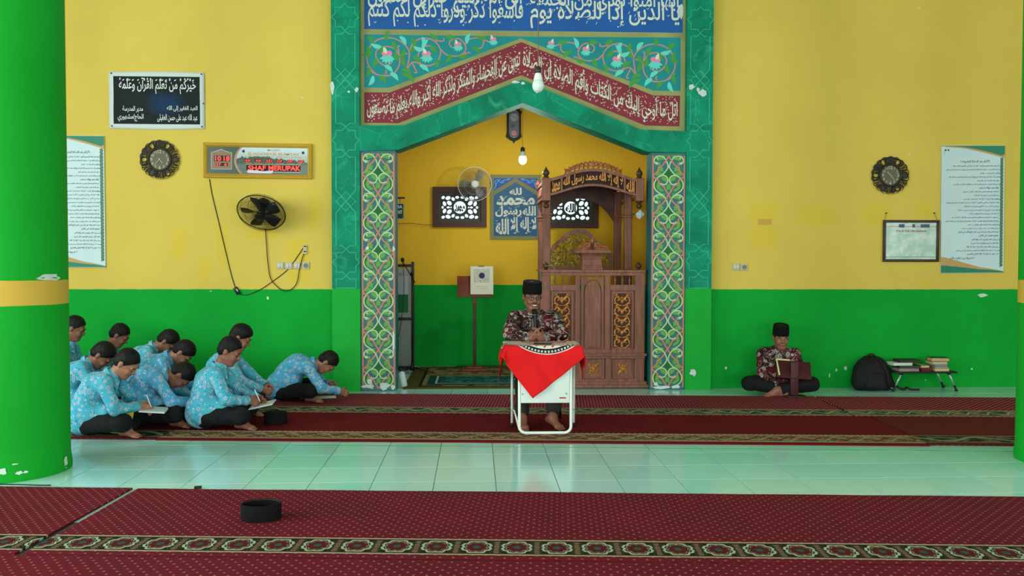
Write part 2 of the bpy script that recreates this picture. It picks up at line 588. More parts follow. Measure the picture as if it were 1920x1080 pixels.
for side, s in ((1, 'اتل ما أوحي إليك من الكتاب وأقم الصلاة إن الصلاة'), (-1, 'تنهى عن الفحشاء والمنكر ولذكر الله أكبر والله يعلم ما تصنعون')):
    mp = chev(side)
    v, f, asp = text2d(s, 0.012)
    b = len(P.v); P.v += [mp(a, c) for a, c in v]; P.f += [tuple(b + i for i in g) for g in f]
    rd = random.Random(11 + side)
    for k in range(330):
        x, z = mp(rd.random(), rd.uniform(-.02, 1.02)); P.leaf(x, z, .013, .010, rd.choice((.7, 2.3)))
    for k in range(70):
        x, z = mp(rd.random(), rd.uniform(.05, .95)); P.stroke([(x - .012, z + .014), (x, z), (x + .012, z + .018)], .005)
P.build('lettering', CREAM, panel, PY - .0018)

# painted scrolls with leaves and buds in the teal field (drawn left, mirrored right)
STEM = plain('rose_paint', (186, 128, 122), 0.6); LEAFG = plain('leaf_green_paint', (66, 146, 62), 0.6)
LEAFT = plain('pale_turquoise_paint', (96, 204, 190), 0.6); PINK = plain('pink_paint', (222, 128, 162), 0.6)
Ps, Pg, Pt, Pp, Pw = Paint(), Paint(), Paint(), Paint(), Paint()
cxm = q(979, 100)[0]
def scr(pts, w=.014): 
    for mir in (1, -1):
        Ps.stroke(crom([_mx(q(600 + a / 4, b / 4), mir) for a, b in pts], 5), w)
def _mx(p, mir): return p if mir == 1 else (2 * cxm - p[0], p[1] - .035)
scr([(540, 565), (430, 560), (360, 480), (360, 380), (430, 300), (540, 285), (630, 330), (670, 400), (650, 530)])
scr([(655, 400), (600, 420), (590, 380), (585, 350), (600, 345)])
scr([(600, 430), (590, 500), (540, 560), (470, 568), (400, 545), (355, 500)])
scr([(540, 470), (480, 490), (425, 440), (425, 380), (480, 350), (550, 360), (600, 420)])
scr([(490, 555), (500, 540), (490, 525)])
scr([(650, 530), (690, 470), (740, 475), (780, 520)]); scr([(690, 470), (725, 540), (705, 545)])
scr([(670, 400), (700, 320), (780, 285), (860, 310), (905, 380), (880, 460), (820, 492), (760, 480), (735, 430), (760, 360), (820, 345), (860, 370)])
scr([(860, 300), (920, 310), (930, 285)]); scr([(905, 370), (950, 410), (1040, 420), (1090, 380), (1085, 330), (1040, 290), (985, 300), (970, 330), (990, 360)])
scr([(1060, 415), (1110, 395), (1128, 400)]); scr([(1085, 350), (1110, 300), (1180, 285), (1225, 310), (1215, 355), (1180, 365)]); scr([(1210, 290), (1270, 315)])
def lf(P, a, b, L, wd, deg, bend=.12):
    x, z = q(600 + a / 4, b / 4)
    P.leaf(x, z, L, wd, math.radians(deg), bend)
    P.leaf(2 * cxm - x, z - .035, L, wd, math.radians(180 - deg), -bend)
for a, b, d in [(350, 270, -50), (395, 385, 200), (500, 310, 80), (480, 340, 240), (535, 305, -70), (640, 370, 230), (585, 460, 100), (690, 280, -80), (720, 330, 230), (895, 290, 150), (940, 280, -10), (980, 400, 240), (690, 425, -35), (880, 390, 130), (870, 510, 60), (1110, 410, 190), (1140, 350, -40), (1250, 285, 170), (370, 500, -110), (350, 345, -80), (420, 430, -110), (440, 565, -50), (610, 520, -20), (650, 560, -50), (690, 560, 170), (640, 500, 100)]:
    lf(Pg, a, b, .125, .05, d)
for a, b, d in [(465, 350, 165), (595, 270, -55), (765, 275, -80), (770, 370, 60), (400, 565, -115), (525, 545, -45), (480, 490, -40), (745, 490, -35), (1100, 330, 70), (780, 375, 160)]:
    lf(Pt, a, b, .13, .05, d)
for a, b, k in [(505, 420, 1.25), (800, 420, 1.1), (1035, 345, .9), (1300, 305, .8)]:
    for dd in (-120, -95, -65, -40, -150, -20): lf(Pt, a, b, .075 * k, .03 * k, dd - 10, .05)
    for mir in (1, -1):
        x, z = _mx(q(600 + a / 4, b / 4), mir)
        Pp.disc(x - .022 * k * mir, z + .02 * k, .026 * k); Pp.disc(x + .016 * k * mir, z + .022 * k, .026 * k)
        Pw.leaf(x - .01 * k * mir, z + .02 * k, .065 * k, .034 * k, PI / 2 + .35 * mir)
Ps.build('scroll_stem', STEM, panel, PY - .0014); Pg.build('green_leaf', LEAFG, panel, PY - .0018)
Pt.build('turquoise_leaf', LEAFT, panel, PY - .0020); Pp.build('pink_bud', PINK, panel, PY - .0022); Pw.build('white_petal', CREAM, panel, PY - .0024)

# pale star-and-cartouche line work on the marbled strips
P = Paint()
u = 1 / 169.0
def star_strip(cx, z0):
    z = z0
    hw = 19 * u
    while z > 1.2:
        L = lambda pts, cl=False: P.stroke([(cx + a * u, zz) for a, zz in clip(pts)], .008, cl)
        def clip(pts): return [(a, max(1.145, z - b * u)) for a, b in pts]
        s = 18
        L([(-s, -s), (-6, -s), (0, -25), (6, -s), (s, -s), (s, -7), (25, 0), (s, 7), (s, s), (6, s), (0, 25), (-6, s), (-s, s), (-s, 7), (-25, 0), (-s, -7)], True)
        if z - 25 * u > 1.15:
            L([(-8, 32), (0, 25), (8, 32)]); L([(8, 31), (18, 31), (18, 92), (0, 113), (-18, 92), (-18, 31), (-8, 31)])
        if z - 100 * u > 1.15:
            for dx, dy in ((0, 104), (9, 113), (-9, 113), (0, 122)):
                L([(dx, dy - 9), (dx + 9, dy), (dx, dy + 9), (dx - 9, dy)], True)
        if z - 120 * u > 1.15:
            L([(0, 113), (18, 134), (18, 195), (8, 195), (0, 201), (-8, 195), (-18, 195), (-18, 134), (0, 113)])
        z -= 226 * u
star_strip((xl + x675) / 2, W(646, 32, FY)[1]); star_strip((xr + x1286) / 2, W(1312, 37, FY)[1])
P.build('star_linework', plain('pale_green_line_paint', (52, 172, 134), 0.55), trim1, FY - .0012)

# the two painted pillars
TEALD = M('pillar_blue_green_paint', (18, 92, 100), 0.5); TEALD.color(TEALD.mix(TEALD.noise(3, 4).ramp(.4, .65), (8, 88, 104), (0, 112, 96)))
PINKP = plain('salmon_paint', (198, 122, 100), 0.6); CREAMP = plain('pale_cream_green_paint', (176, 200, 150), 0.6)
LGRN = plain('light_green_paint', (92, 158, 70), 0.6); DGRN = plain('dark_green_paint', (20, 98, 48), 0.6)
CHIP = plain('bare_white_plaster', (196, 208, 202), 0.85, var=0.06, vs=40)
PXL = [(676.5, 742, 284), (1220, 1285, 288)]
pillars = []
for k, (pa, pb, ptop) in enumerate(PXL):
    xa, xb = W(pa, 500, LY)[0], W(pb, 500, LY)[0]
    zt = W((pa + pb) / 2, ptop, LY)[1]
    pl = struct(MB().b2((xa, LY, 0), (xb, FY + .29, zt + .01)).build('trim_%d' % (k + 2), TEALD.m))
    pl['label'] = 'arabesque-painted pillar on the %s of the prayer niche' % ('left', 'right')[k]
    pillars.append(pl)
    cx, hw = (xa + xb) / 2, (xb - xa) / 2 - .028
    A, B = zt - .025, .03
    n = 6; per = (A - B) / n
    Pd, Pk, Pc, Pl = Paint(), Paint(), Paint(), Paint()
    for i in range(n):
        top = A - per * (i - .0)
        g = lambda x, y: (cx + x * hw / 120, top - y / 335 * per)
        Pd.poly([g(0, 90), g(42, 165), g(0, 215), g(-42, 165)])
        for mx in (1, -1):
            h = lambda x, y: g(x * mx, y)
            Pd.poly([h(118, 190), h(118, 300), h(75, 270), h(95, 230)])
            Pk.stroke(crom([h(0, 0), h(-22, 40), h(-48, 78), h(-82, 105), h(-88, 135), h(-119, 165), h(-119, 185), h(-84, 210), h(-72, 245), h(-42, 262), h(-24, 298), h(0, 335)], 4), .0155)
            Pc.stroke(crom([h(-85, 78), h(-68, 62), h(-98, 72), h(-118, 45), h(-105, 12), h(-70, 2), h(-35, 20), h(-8, 75), h(-10, 110), h(-48, 160), h(-90, 190), h(-116, 240), h(-108, 290), h(-70, 325), h(-45, 337)], 4), .0145)
            Pc.stroke(crom([h(-80, 180), h(-48, 168), h(-18, 180), h(-6, 210), h(-20, 242), h(-45, 248), h(-66, 236)], 4), .0145)
            Pc.disc(*h(-92, 22), .011); Pc.leaf(*h(-112, 58), .05, .02, -.2 if mx == 1 else PI + .2)
            for (x, y, L, wd, d) in [(-30, -10, .12, .045, 215), (-95, 45, .10, .04, 30), (-45, 140, .11, .04, 115), (-40, 110, .09, .035, 160), (-100, 150, .10, .05, -30), (-60, 185, .11, .045, -40), (-70, 300, .13, .04, 100), (-40, 305, .08, .035, 140), (-8, 240, .10, .035, 262), (-100, 180, .13, .03, 62)]:
                ax, az = h(x, y)
                Pl.leaf(ax, az, L * .82, wd, math.radians(d) if mx == 1 else PI - math.radians(d), .12 * mx)
    cl = lambda x, z: (min(max(x, cx - hw - .004), cx + hw + .004), min(max(z, B - .01), A + .008))
    Pk.stroke([(cx - hw - .009, B), (cx - hw - .009, A), (cx + hw + .009, A), (cx + hw + .009, B)], .016, True)
    Pd.build('dark_green_lozenge', DGRN, pl, LY - .0008, mp=cl); Pl.build('green_leafwork', LGRN, pl, LY - .0012, mp=cl)
    Pc.build('cream_scroll', CREAMP, pl, LY - .0016, mp=cl); Pk.build('salmon_scroll', PINKP, pl, LY - .0020, mp=lambda x, z: (x, max(z, B - .01)))


def chip(cx, cz, y, w_, h_, parent, seed, name='paint_chip'):
    rd = random.Random(seed)
    lp = [(cx + w_ / 2 * math.cos(a) * rd.uniform(.55, 1.1), cz + h_ / 2 * math.sin(a) * rd.uniform(.55, 1.1)) for a in [2 * PI * k / 11 for k in range(11)]]
    return obj(name, on_wall(fill2d([lp], .002), y - .0012), CHIP, parent)


for i, (px, py, w_, h_, Y, par) in enumerate([(623, 163, .05, .16, FY, trim1), (669, 168, .05, .06, FY, trim1), (1297, 163, .08, .07, FY, trim1), (1318, 174, .11, .09, FY, trim1), (1309, 168, .05, .05, FY, trim1), (1276, 22, .07, .19, PY, panel), (966, 154, .10, .035, FY, trim1), (980, 156, .06, .04, FY, trim1), (654, 172, .04, .03, FY, trim1), (1299, 698, .09, .10, FY, trim1),
        (690, 724, .16, .05, LY, pillars[0]), (720, 724, .14, .09, LY, pillars[0]), (737, 726, .06, .06, LY, pillars[0]), (693, 715, .07, .08, LY, pillars[0]), (738, 640, .035, .28, LY, pillars[0]), (738, 467, .03, .07, LY, pillars[0]), (689, 465, .05, .04, LY, pillars[0]), (1240, 726, .22, .04, LY, pillars[1]), (1268, 725, .12, .05, LY, pillars[1]), (1229, 720, .06, .05, LY, pillars[1])]):
    x, z = W(px, py, Y)
    chip(x, max(z, h_ / 2 * .9), Y - (.0026 if Y == LY else .001), w_, h_, par, i)

# niche behind the arch
nx0, nx1, nzt = -1.45, 2.50, 3.75
wins = [((822, 361), (902, 416)), ((1030, 361), (1111, 418))]
wl = []
for (a, b) in wins:
    (x0, z1), (x1, z0) = W(*a, NB), W(*b, NB)
    wl.append((x0, z0, x1, z1))
nb = fill2d([[(nx0 - .1, 0), (nx1 + .1, 0), (nx1 + .1, nzt), (nx0 - .1, nzt)]] + [[(x0, z0), (x1, z0), (x1, z1), (x0, z1)] for x0, z0, x1, z1 in wl], .16)
struct(obj('wall_niche_back', on_wall(nb, NB + .08), WALL_N))
struct(MB().b2((nx0 - .12, FY + .31, 0), (nx0, NB - .001, nzt)).build('wall_niche_left', WALL_N))
struct(MB().b2((nx1, FY + .31, 0), (nx1 + .12, NB - .001, nzt)).build('wall_niche_right', WALL_N))
struct(MB().b2((nx0 - .1, FY + .31, nzt), (nx1 + .1, NB + .15, nzt + .1)).build('ceiling_niche', WHITE))
struct(MB().b2((xl, FY + .301, zR + .9), (xr, FY + .36, RZ)).build('wall_niche_lintel', WHITE))

BROWN = plain('dark_brown_window_wood', (70, 34, 26), 0.5, var=0.1, vs=20)
DKGRN = plain('dark_lattice_paint', (44, 58, 44), 0.6)
circ = lambda cx, cy, r, n=16, sx=1.0, rot=0.0: [(cx + r * sx * math.cos(2 * PI * k / n) * math.cos(rot) - r * math.sin(2 * PI * k / n) * math.sin(rot), cy + r * sx * math.cos(2 * PI * k / n) * math.sin(rot) + r * math.sin(2 * PI * k / n) * math.cos(rot)) for k in range(n)]
for k, (x0, z0, x1, z1) in enumerate(wl):
    we = struct(empty('window_%d' % (k + 1), ((x0 + x1) / 2, NB, z0)))
    we['label'] = 'small carved lattice window with brown frame, %s' % ('left of the blue wall panel', 'behind the carved pulpit')[k]
    c = ((x0 + x1) / 2, z0)
    L = lambda a: [(p[0] - c[0], p[1] - c[1]) for p in a]
    fr = 0.075
    f = fill2d([L([(x0 - fr, z0 - fr), (x1 + fr, z0 - fr), (x1 + fr, z1 + fr), (x0 - fr, z1 + fr)]), L([(x0, z0), (x1, z0), (x1, z1), (x0, z1)])], .06)
    obj('window_frame', on_wall(f, -.02), BROWN, we)
    wd, ht = x1 - x0, z1 - z0
    in_ = .035
    f = fill2d([L([(x0, z0), (x1, z0), (x1, z1), (x0, z1)]), L([(x0 + in_, z0 + in_), (x1 - in_, z0 + in_), (x1 - in_, z1 - in_), (x0 + in_, z1 - in_)])], .05)
    obj('inner_frame', on_wall(f, .03), plain('grey_green_sash', (66, 70, 60), 0.6), we)
    a, b = wd / 2 - in_, ht / 2 - in_
    loops = [[(-a - .01, -b - .01), (a + .01, -b - .01), (a + .01, b + .01), (-a - .01, b + .01)], circ(0, 0, b * .52, 24)]
    for sx in (-1, 1):
        for sy in (-1, 1):
            loops += [circ(sx * a * .56, sy * b * .36, b * .17, 12, 1.35, sx * sy * .7), circ(sx * a * .82, sy * b * .30, b * .14, 12, 1.5, sx * sy * 1.2), circ(sx * a * .63, sy * b * .78, b * .16, 12, 1.4, sx * sy * -.3), circ(sx * a * .36, sy * b * .70, b * .13, 12, 1.3, sx * sy * .9), circ(sx * a * .89, sy * b * .82, b * .13, 10, 1.2, .5), circ(sx * a * .14, sy * b * .84, b * .12, 10, 1.4, 0)]
        loops += [circ(sx * a * .47, 0, b * .07, 8), circ(sx * a * .62, 0, b * .09, 8, 1.6), circ(sx * a * .92, 0, b * .12, 10, .8)]
    lat = obj('lattice', on_wall(fill2d(loops, .02), .045), DKGRN, we)
    lat.location = (0, 0, ht / 2)
    P = Paint(); put_text(P, ('محمد', 'الله')[k], -b * .42, -b * .36, b * .42, b * .36, bold=.06)
    tx = P.build('lettering', DKGRN, lat, .034); 
    for vv in lat.data.vertices: pass

# columns
cm = M('green_column_paint', (22, 156, 44), 0.7, spec=0.15)
x, y, z = cm.xyz(); n = cm.noise(1.5, 4)
zb0, zb1 = onY(60, 575, 5.63).z, onY(60, 527, 5.63).z
g = cm.mix(n.ramp(.3, .7), (16, 158, 44), (8, 148, 34)); yl = cm.mix(n.ramp(.3, .7), (206, 172, 74), (198, 160, 62))
e = z + (cm.noise(6, 2) - .5) * .01
cm.color(cm.mix(e.band(zb0, zb1), g, yl)).bump(cm.noise(40, 3), .1, .004)
for k, cx in enumerate((-3.195, 4.325)):
    col = struct(MB().lathe([(.388, 0), (.390, .03), (.386, .07), (.381, .10), (.38, .3), (.38, RZ)], (cx, 6.02, 0), 64).build('column_%d' % (k + 1), cm.m, auto=.5))
    col['label'] = ('thick green column with a yellow ring at the left edge', 'thick green column at the right edge')[k]
    if k == 0:
        for i, (px, py, w_, h_) in enumerate([(93, 520, .22, .055), (122, 880, .05, .09), (35, 895, .05, .03), (5, 884, .06, .05), (28, 870, .04, .012), (48, 893, .035, .02)]):
            d = ray(px, py); a_ = d.x ** 2 + d.y ** 2; b_ = -2 * (d.x * cx + d.y * 6.02); c_ = cx * cx + 6.02 ** 2 - .382 ** 2
            dsc = b_ * b_ - 4 * a_ * c_
            if dsc < 0: continue
            p = CAM + d * ((-b_ - math.sqrt(dsc)) / (2 * a_))
            ang = math.atan2(p.y - 6.02, p.x - cx)
            rd = random.Random(i + 40); vs, fs = [], []
            R = .3815 if p.z > .12 else .388
            ring = [(w_ / 2 * math.cos(t) * rd.uniform(.6, 1.1), h_ / 2 * math.sin(t) * rd.uniform(.6, 1.1)) for t in [2 * PI * j / 13 for j in range(13)]]
            mb = MB(); mb.add([(cx + R * 1.001 * math.cos(ang), 6.02 + R * 1.001 * math.sin(ang), max(p.z, .06))] + [(cx + R * 1.003 * math.cos(ang + a / R), 6.02 + R * 1.003 * math.sin(ang + a / R), max(max(p.z, .06) + b, .012)) for a, b in ring], [(0, j + 1, (j + 1) % 13 + 1) for j in range(13)])
            mb.build('paint_chip', CHIP, col)

# rest of the hall behind and beside the camera
struct(MB().b2((RX0 - .2, RY0 - .2, RZ), (RX1 + .2, WY + .2, RZ + .15)).build('ceiling', WHITE))
for nm, xx0, xx1 in (('wall_left', RX0 - .2, RX0), ('wall_right', RX1, RX1 + .2)):
    mb = MB().b2((xx0, RY0, 0), (xx1, WY + .2, WINZ[0])).b2((xx0, RY0, WINZ[1]), (xx1, WY + .2, RZ))
    ys = [RY0] + [v for p in WIN_Y for v in p] + [WY + .2]
    for i in range(0, len(ys), 2): mb.b2((xx0, ys[i], WINZ[0]), (xx1, ys[i + 1], WINZ[1]))
    struct(mb.build(nm, WALL))
mb = MB().b2((RX0 - .2, RY0 - .2, 3.2), (RX1 + .2, RY0, RZ))
xs = [RX0 - .2] + [v for p in DOOR_X for v in p] + [RX1 + .2]
for i in range(0, len(xs), 2): mb.b2((xs[i], RY0 - .2, 0), (xs[i + 1], RY0, 3.2))
struct(mb.build('wall_back', WALL))
# ------------------------------------------------------------------ carpets: one turned frame (s along the rows, t towards the wall)
RA = -0.0715


def rugmat(name, kind):
    m = M(name, (90, 22, 32), 0.95, spec=0.1)
    m.b.inputs['Sheen Weight'].default_value = 0.0
    s, t, z = m.xyz()
    nz = m.noise(2.2, 3); fz = m.noise(220, 2)
    if kind == 'near':
        red = m.mix(nz.ramp(.3, .7), (112, 20, 38), (94, 24, 34))
    elif kind == 'back':
        red = m.mix(nz.ramp(.3, .7), (120, 14, 42), (104, 14, 36))
    elif kind == 'front':
        red = m.mix(nz.ramp(.3, .7), (110, 14, 24), (96, 14, 22))
    else:
        st = ((s * 0.7 + t * 0.7) * 26).frac().lt(.2)
        red = m.mix(st * .35, (92, 24, 28), (138, 88, 62))
    if kind in ('near', 'back'):
        p = 0.062; KX, KY = (.0065, .0075) if kind == 'near' else (.0095, .012)
        row = (t / .035).floor()
        sx = ((s / p) + row * 0.485).frac() - .5; ty = (t / .035).frac() - .5
        dots = ((sx * sx) * (p / KX) * (p / KX) + (ty * ty) * (.035 / KY) * (.035 / KY)).lt(1.0)
        red = m.mix(dots * (.8 if kind == 'near' else 1.0), red, (162, 106, 98) if kind == 'near' else (196, 132, 128))
    if kind == 'near' :
        # woven border: repeated medallions on black-brown between cream lines
        lo, hi = 4.145 - 4.09, 4.385 - 4.09
        v = (t - (lo + hi) / 2) / ((hi - lo) / 2)                     # -1..1 across the band
        P = 0.2
        uu = ((s / P).frac() - .5) * 2                                # -1..1 along one medallion
        u = uu.abs(); va = v.abs()
        a = (u * 3.0).floor() / 3.0
        at = m.t.nodes.new('ShaderNodeMath'); at.operation = 'ARCTAN2'; m.t.links.new(v.s, at.inputs[0]); m.t.links.new(uu.s, at.inputs[1])
        r = (u * u * 1.15 + v * v * 1.10).sqrt() + (S(m.t, at.outputs[0]) * 8).cos() * .05 + (S(m.t, at.outputs[0]) * 16).cos().gt(0) * .035
        c = m.mix(r.lt(2), (34, 30, 22), (34, 30, 22))
        c = m.mix(u.gt(.80) * ((v * 5.5 + .25).frac() - .5).abs().lt(.28) * (u - 1).abs().lt(.13), c, (150, 112, 84))
        c = m.mix((u.band(.70, .92)) * ((v * 4 + uu * 4).frac().lt(.3)), c, (52, 78, 58))
        c = m.mix(r.lt(.84), c, (168, 180, 150)); c = m.mix(r.lt(.70), c, (36, 30, 24)); c = m.mix(r.lt(.62), c, (140, 142, 114)); c = m.mix(r.lt(.57), c, (92, 24, 30))
        c = m.mix(r.band(.32, .38), c, (40, 30, 24)); c = m.mix(r.lt(.20), c, (38, 84, 74))
        c = m.mix(va.gt(.74), c, (40, 34, 24)); c = m.mix(va.gt(.80) * (uu * 6).frac().lt(.6), c, (92, 24, 30))
        c = m.mix(va.gt(.86), c, (164, 156, 124))
        red = m.mix(va.lt(1.0), red, c)
    if kind == 'back':
        lo, hi = 8.07 - 8.05, 8.40 - 8.05
        v = (t - (lo + hi) / 2) / ((hi - lo) / 2); va = v.abs()
        c = m.mix(m.noise(30, 3).ramp(.42, .58), (128, 128, 96), (96, 98, 70))
        lf = (m.noise(16, 2, vec=m.vec(s * .45, t * 1.1, 0)) + ((s * 22).sin() * .06)).gt(.53)
        c = m.mix(lf * va.lt(.65), c, (30, 66, 58))
        c = m.mix(((s * 34).sin() * .35 - v).abs().lt(.12), c, (160, 158, 124))
        c = m.mix(va.gt(.82), c, (150, 142, 108))
        red = m.mix(va.lt(1.0), red, c)
    if kind in ('front', 'dark'):
        lo, hi = 6.855 - 6.80, 7.15 - 6.80
        v = (t - (lo + hi) / 2) / ((hi - lo) / 2); va = v.abs()
        if kind == 'front':
            c = m.mix(m.noise(24, 3, dist=1.5).ramp(.47, .53), (150, 126, 92), (104, 62, 46))
            c = m.mix(((s * 24).sin() * .45 - v).abs().lt(.10), c, (168, 158, 124)); c = m.mix(((s * 24 + 2.4).sin() * .4 - v).abs().lt(.08), c, (94, 40, 34))
            c = m.mix(va.gt(.72), c, (158, 146, 112))
            red = m.mix((v + ((s * 72).sin().abs() * -.13)).lt(1.0) * v.gt(-1.0), red, c)
        else:
            c = m.mix(m.noise(14, 2, vec=m.vec(s * .6, t, 0)).ramp(.48, .54), (44, 42, 24), (104, 108, 78))
            c = m.mix(((s * 11).sin() * .55 - v).abs().lt(.16), c, (140, 146, 112)); c = m.mix(va.gt(.78), c, (112, 104, 76))
            red = m.mix(va.lt(1.0), red, c)
    m.color(m.mix(fz.ramp(.2, .8) * .35, red, (40, 8, 12))).bump(fz, .35, .004)
    return m.m


RM = {k: rugmat('carpet_' + k, k) for k in ('near', 'back', 'front', 'dark')}


def rug(s0, s1, t0, t1, kind, label, h=.011, z=0.0):
    mb = MB()
    n = max(2, int((s1 - s0) / .25)); rd = random.Random(int(s0 * 100) + int(t0 * 10))
    vs = []; W_ = t1 - t0
    for i in range(n + 1):
        s = (s1 - s0) * i / n + s0
        for (tt, zz) in ((0, 0), (0, h), (.012, h + .0015), (W_ * .5, h + .001), (W_ - .012, h + .0015), (W_, h), (W_, 0)):
            j = (rd.uniform(-.004, .004) if tt in (0, W_) and zz else 0)
            vs.append((s, tt + j, zz))
    fs = [(i * 7 + k, (i + 1) * 7 + k, (i + 1) * 7 + k + 1, i * 7 + k + 1) for i in range(n) for k in range(6)] + [tuple(range(6, -1, -1)), tuple(n * 7 + k for k in range(7))]
    mb.add(vs, fs)
    o = mb.build('carpet_runner', RM[kind])
    o.location = (-math.sin(RA) * t0, math.cos(RA) * t0, z); o.rotation_euler = (0, 0, RA)
    return tag(o, label, 'carpet')


rug(-7.5, 2.93, 8.05, 9.24, 'back', 'dotted crimson carpet runner along the wall, under the students and pulpit front')
rug(2.965, 8.4, 8.05, 9.24, 'back', 'dotted crimson carpet runner along the wall, right of the seam near the backpack')
rug(-7.5, -3.08, 6.82, 8.045, 'dark', 'dark red carpet runner under the front students beside the left column')
rug(-3.06, 3.065, 6.80, 8.035, 'front', 'plain dark red carpet runner with beige border under the white folding table')
rug(3.08, 8.4, 6.83, 8.04, 'dark', 'brownish red striped carpet runner with dark border near the right column')
rug(-6.5, -2.545, 4.09, 5.325, 'near', 'dotted red carpet runner in front of the left column')
rug(-2.50, 7.0, 4.09, 5.31, 'near', 'long dotted red carpet runner with medallion border, black cap lying on it')
rug(-2.62, 7.0, 2.80, 4.075, 'near', 'dotted red carpet runner nearest the camera')
rug(-6.5, -2.70, 2.80, 4.02, 'near', 'dotted red carpet runner in the near left corner')
o = MB().b2((-3.0, 0, 0), (8.2, .010, .0012)).build('floor_tape', plain('green_tape', (20, 150, 60), 0.5))
o.location = (-math.sin(RA) * 6.655, math.cos(RA) * 6.655, 0); o.rotation_euler = (0, 0, RA - .006)
tag(o, 'thin green tape line on the floor tiles along the carpet edge', 'tape')

# rugs in the niche
gm = M('olive_floral_rug', (90, 92, 50), 0.95, spec=.1)
x, y, z = gm.xyz(); n = gm.noise(4, 4, dist=1.0); n2 = gm.noise(6, 3, dist=.8, vec=gm.vec(x + 7, y * 1.4, z))
c = gm.mix(n.ramp(.44, .56), (56, 62, 30), (122, 110, 68)); c = gm.mix(n2.ramp(.60, .63), c, (112, 34, 34)); c = gm.mix((n2 - n).abs().lt(.018), c, (150, 138, 104))
bx = (x.abs() - 1.15).max(y.abs() - .86)
c = gm.mix(bx.gt(0.0), c, (72, 74, 34)); c = gm.mix(bx.band(-.02, .012), c, (26, 24, 14))
gm.color(c).bump(gm.noise(200, 2), .3, .004)
g0, g1 = onZ(754, 731), onZ(800, 686)
o = MB().box((0, 0, .006), (2.66, 1.98, .012), bev=.004).build('floor_rug', gm.m)
o.location = (onZ(754, 731).x + 1.33, 9.71 + .99 + .02, 0)
tag(o, 'olive floral rug filling the prayer niche floor', 'rug')
tm2 = M('teal_prayer_mat', (8, 78, 74), 0.9, spec=.15)
x, y, z = tm2.xyz(); n = tm2.noise(14, 4, dist=.8)
c = tm2.mix(n.ramp(.5, .62) * x.abs().lt(.42) * y.abs().lt(.27) , (6, 62, 60), (44, 124, 116))
c = tm2.mix(((x.abs() - .47).max(y.abs() - .32)).abs().lt(.012), c, (150, 180, 160))
tm2.color(c).bump(tm2.noise(150, 2), .3, .004)
o = MB().box((0, 0, .006), (1.15, .78, .008), bev=.003).build('prayer_mat', tm2.m)
p = onZ(890, 709)
o.location = (p.x + .02, 10.36, .0115)
tag(o, 'teal prayer mat with pale outline lying on the niche rug', 'rug')
# ------------------------------------------------------------------ people: rounded limbs blended into one surface
def V(*a): return np.array(a, dtype=np.float64)
def nrm(v): return v / (np.linalg.norm(v) or 1)


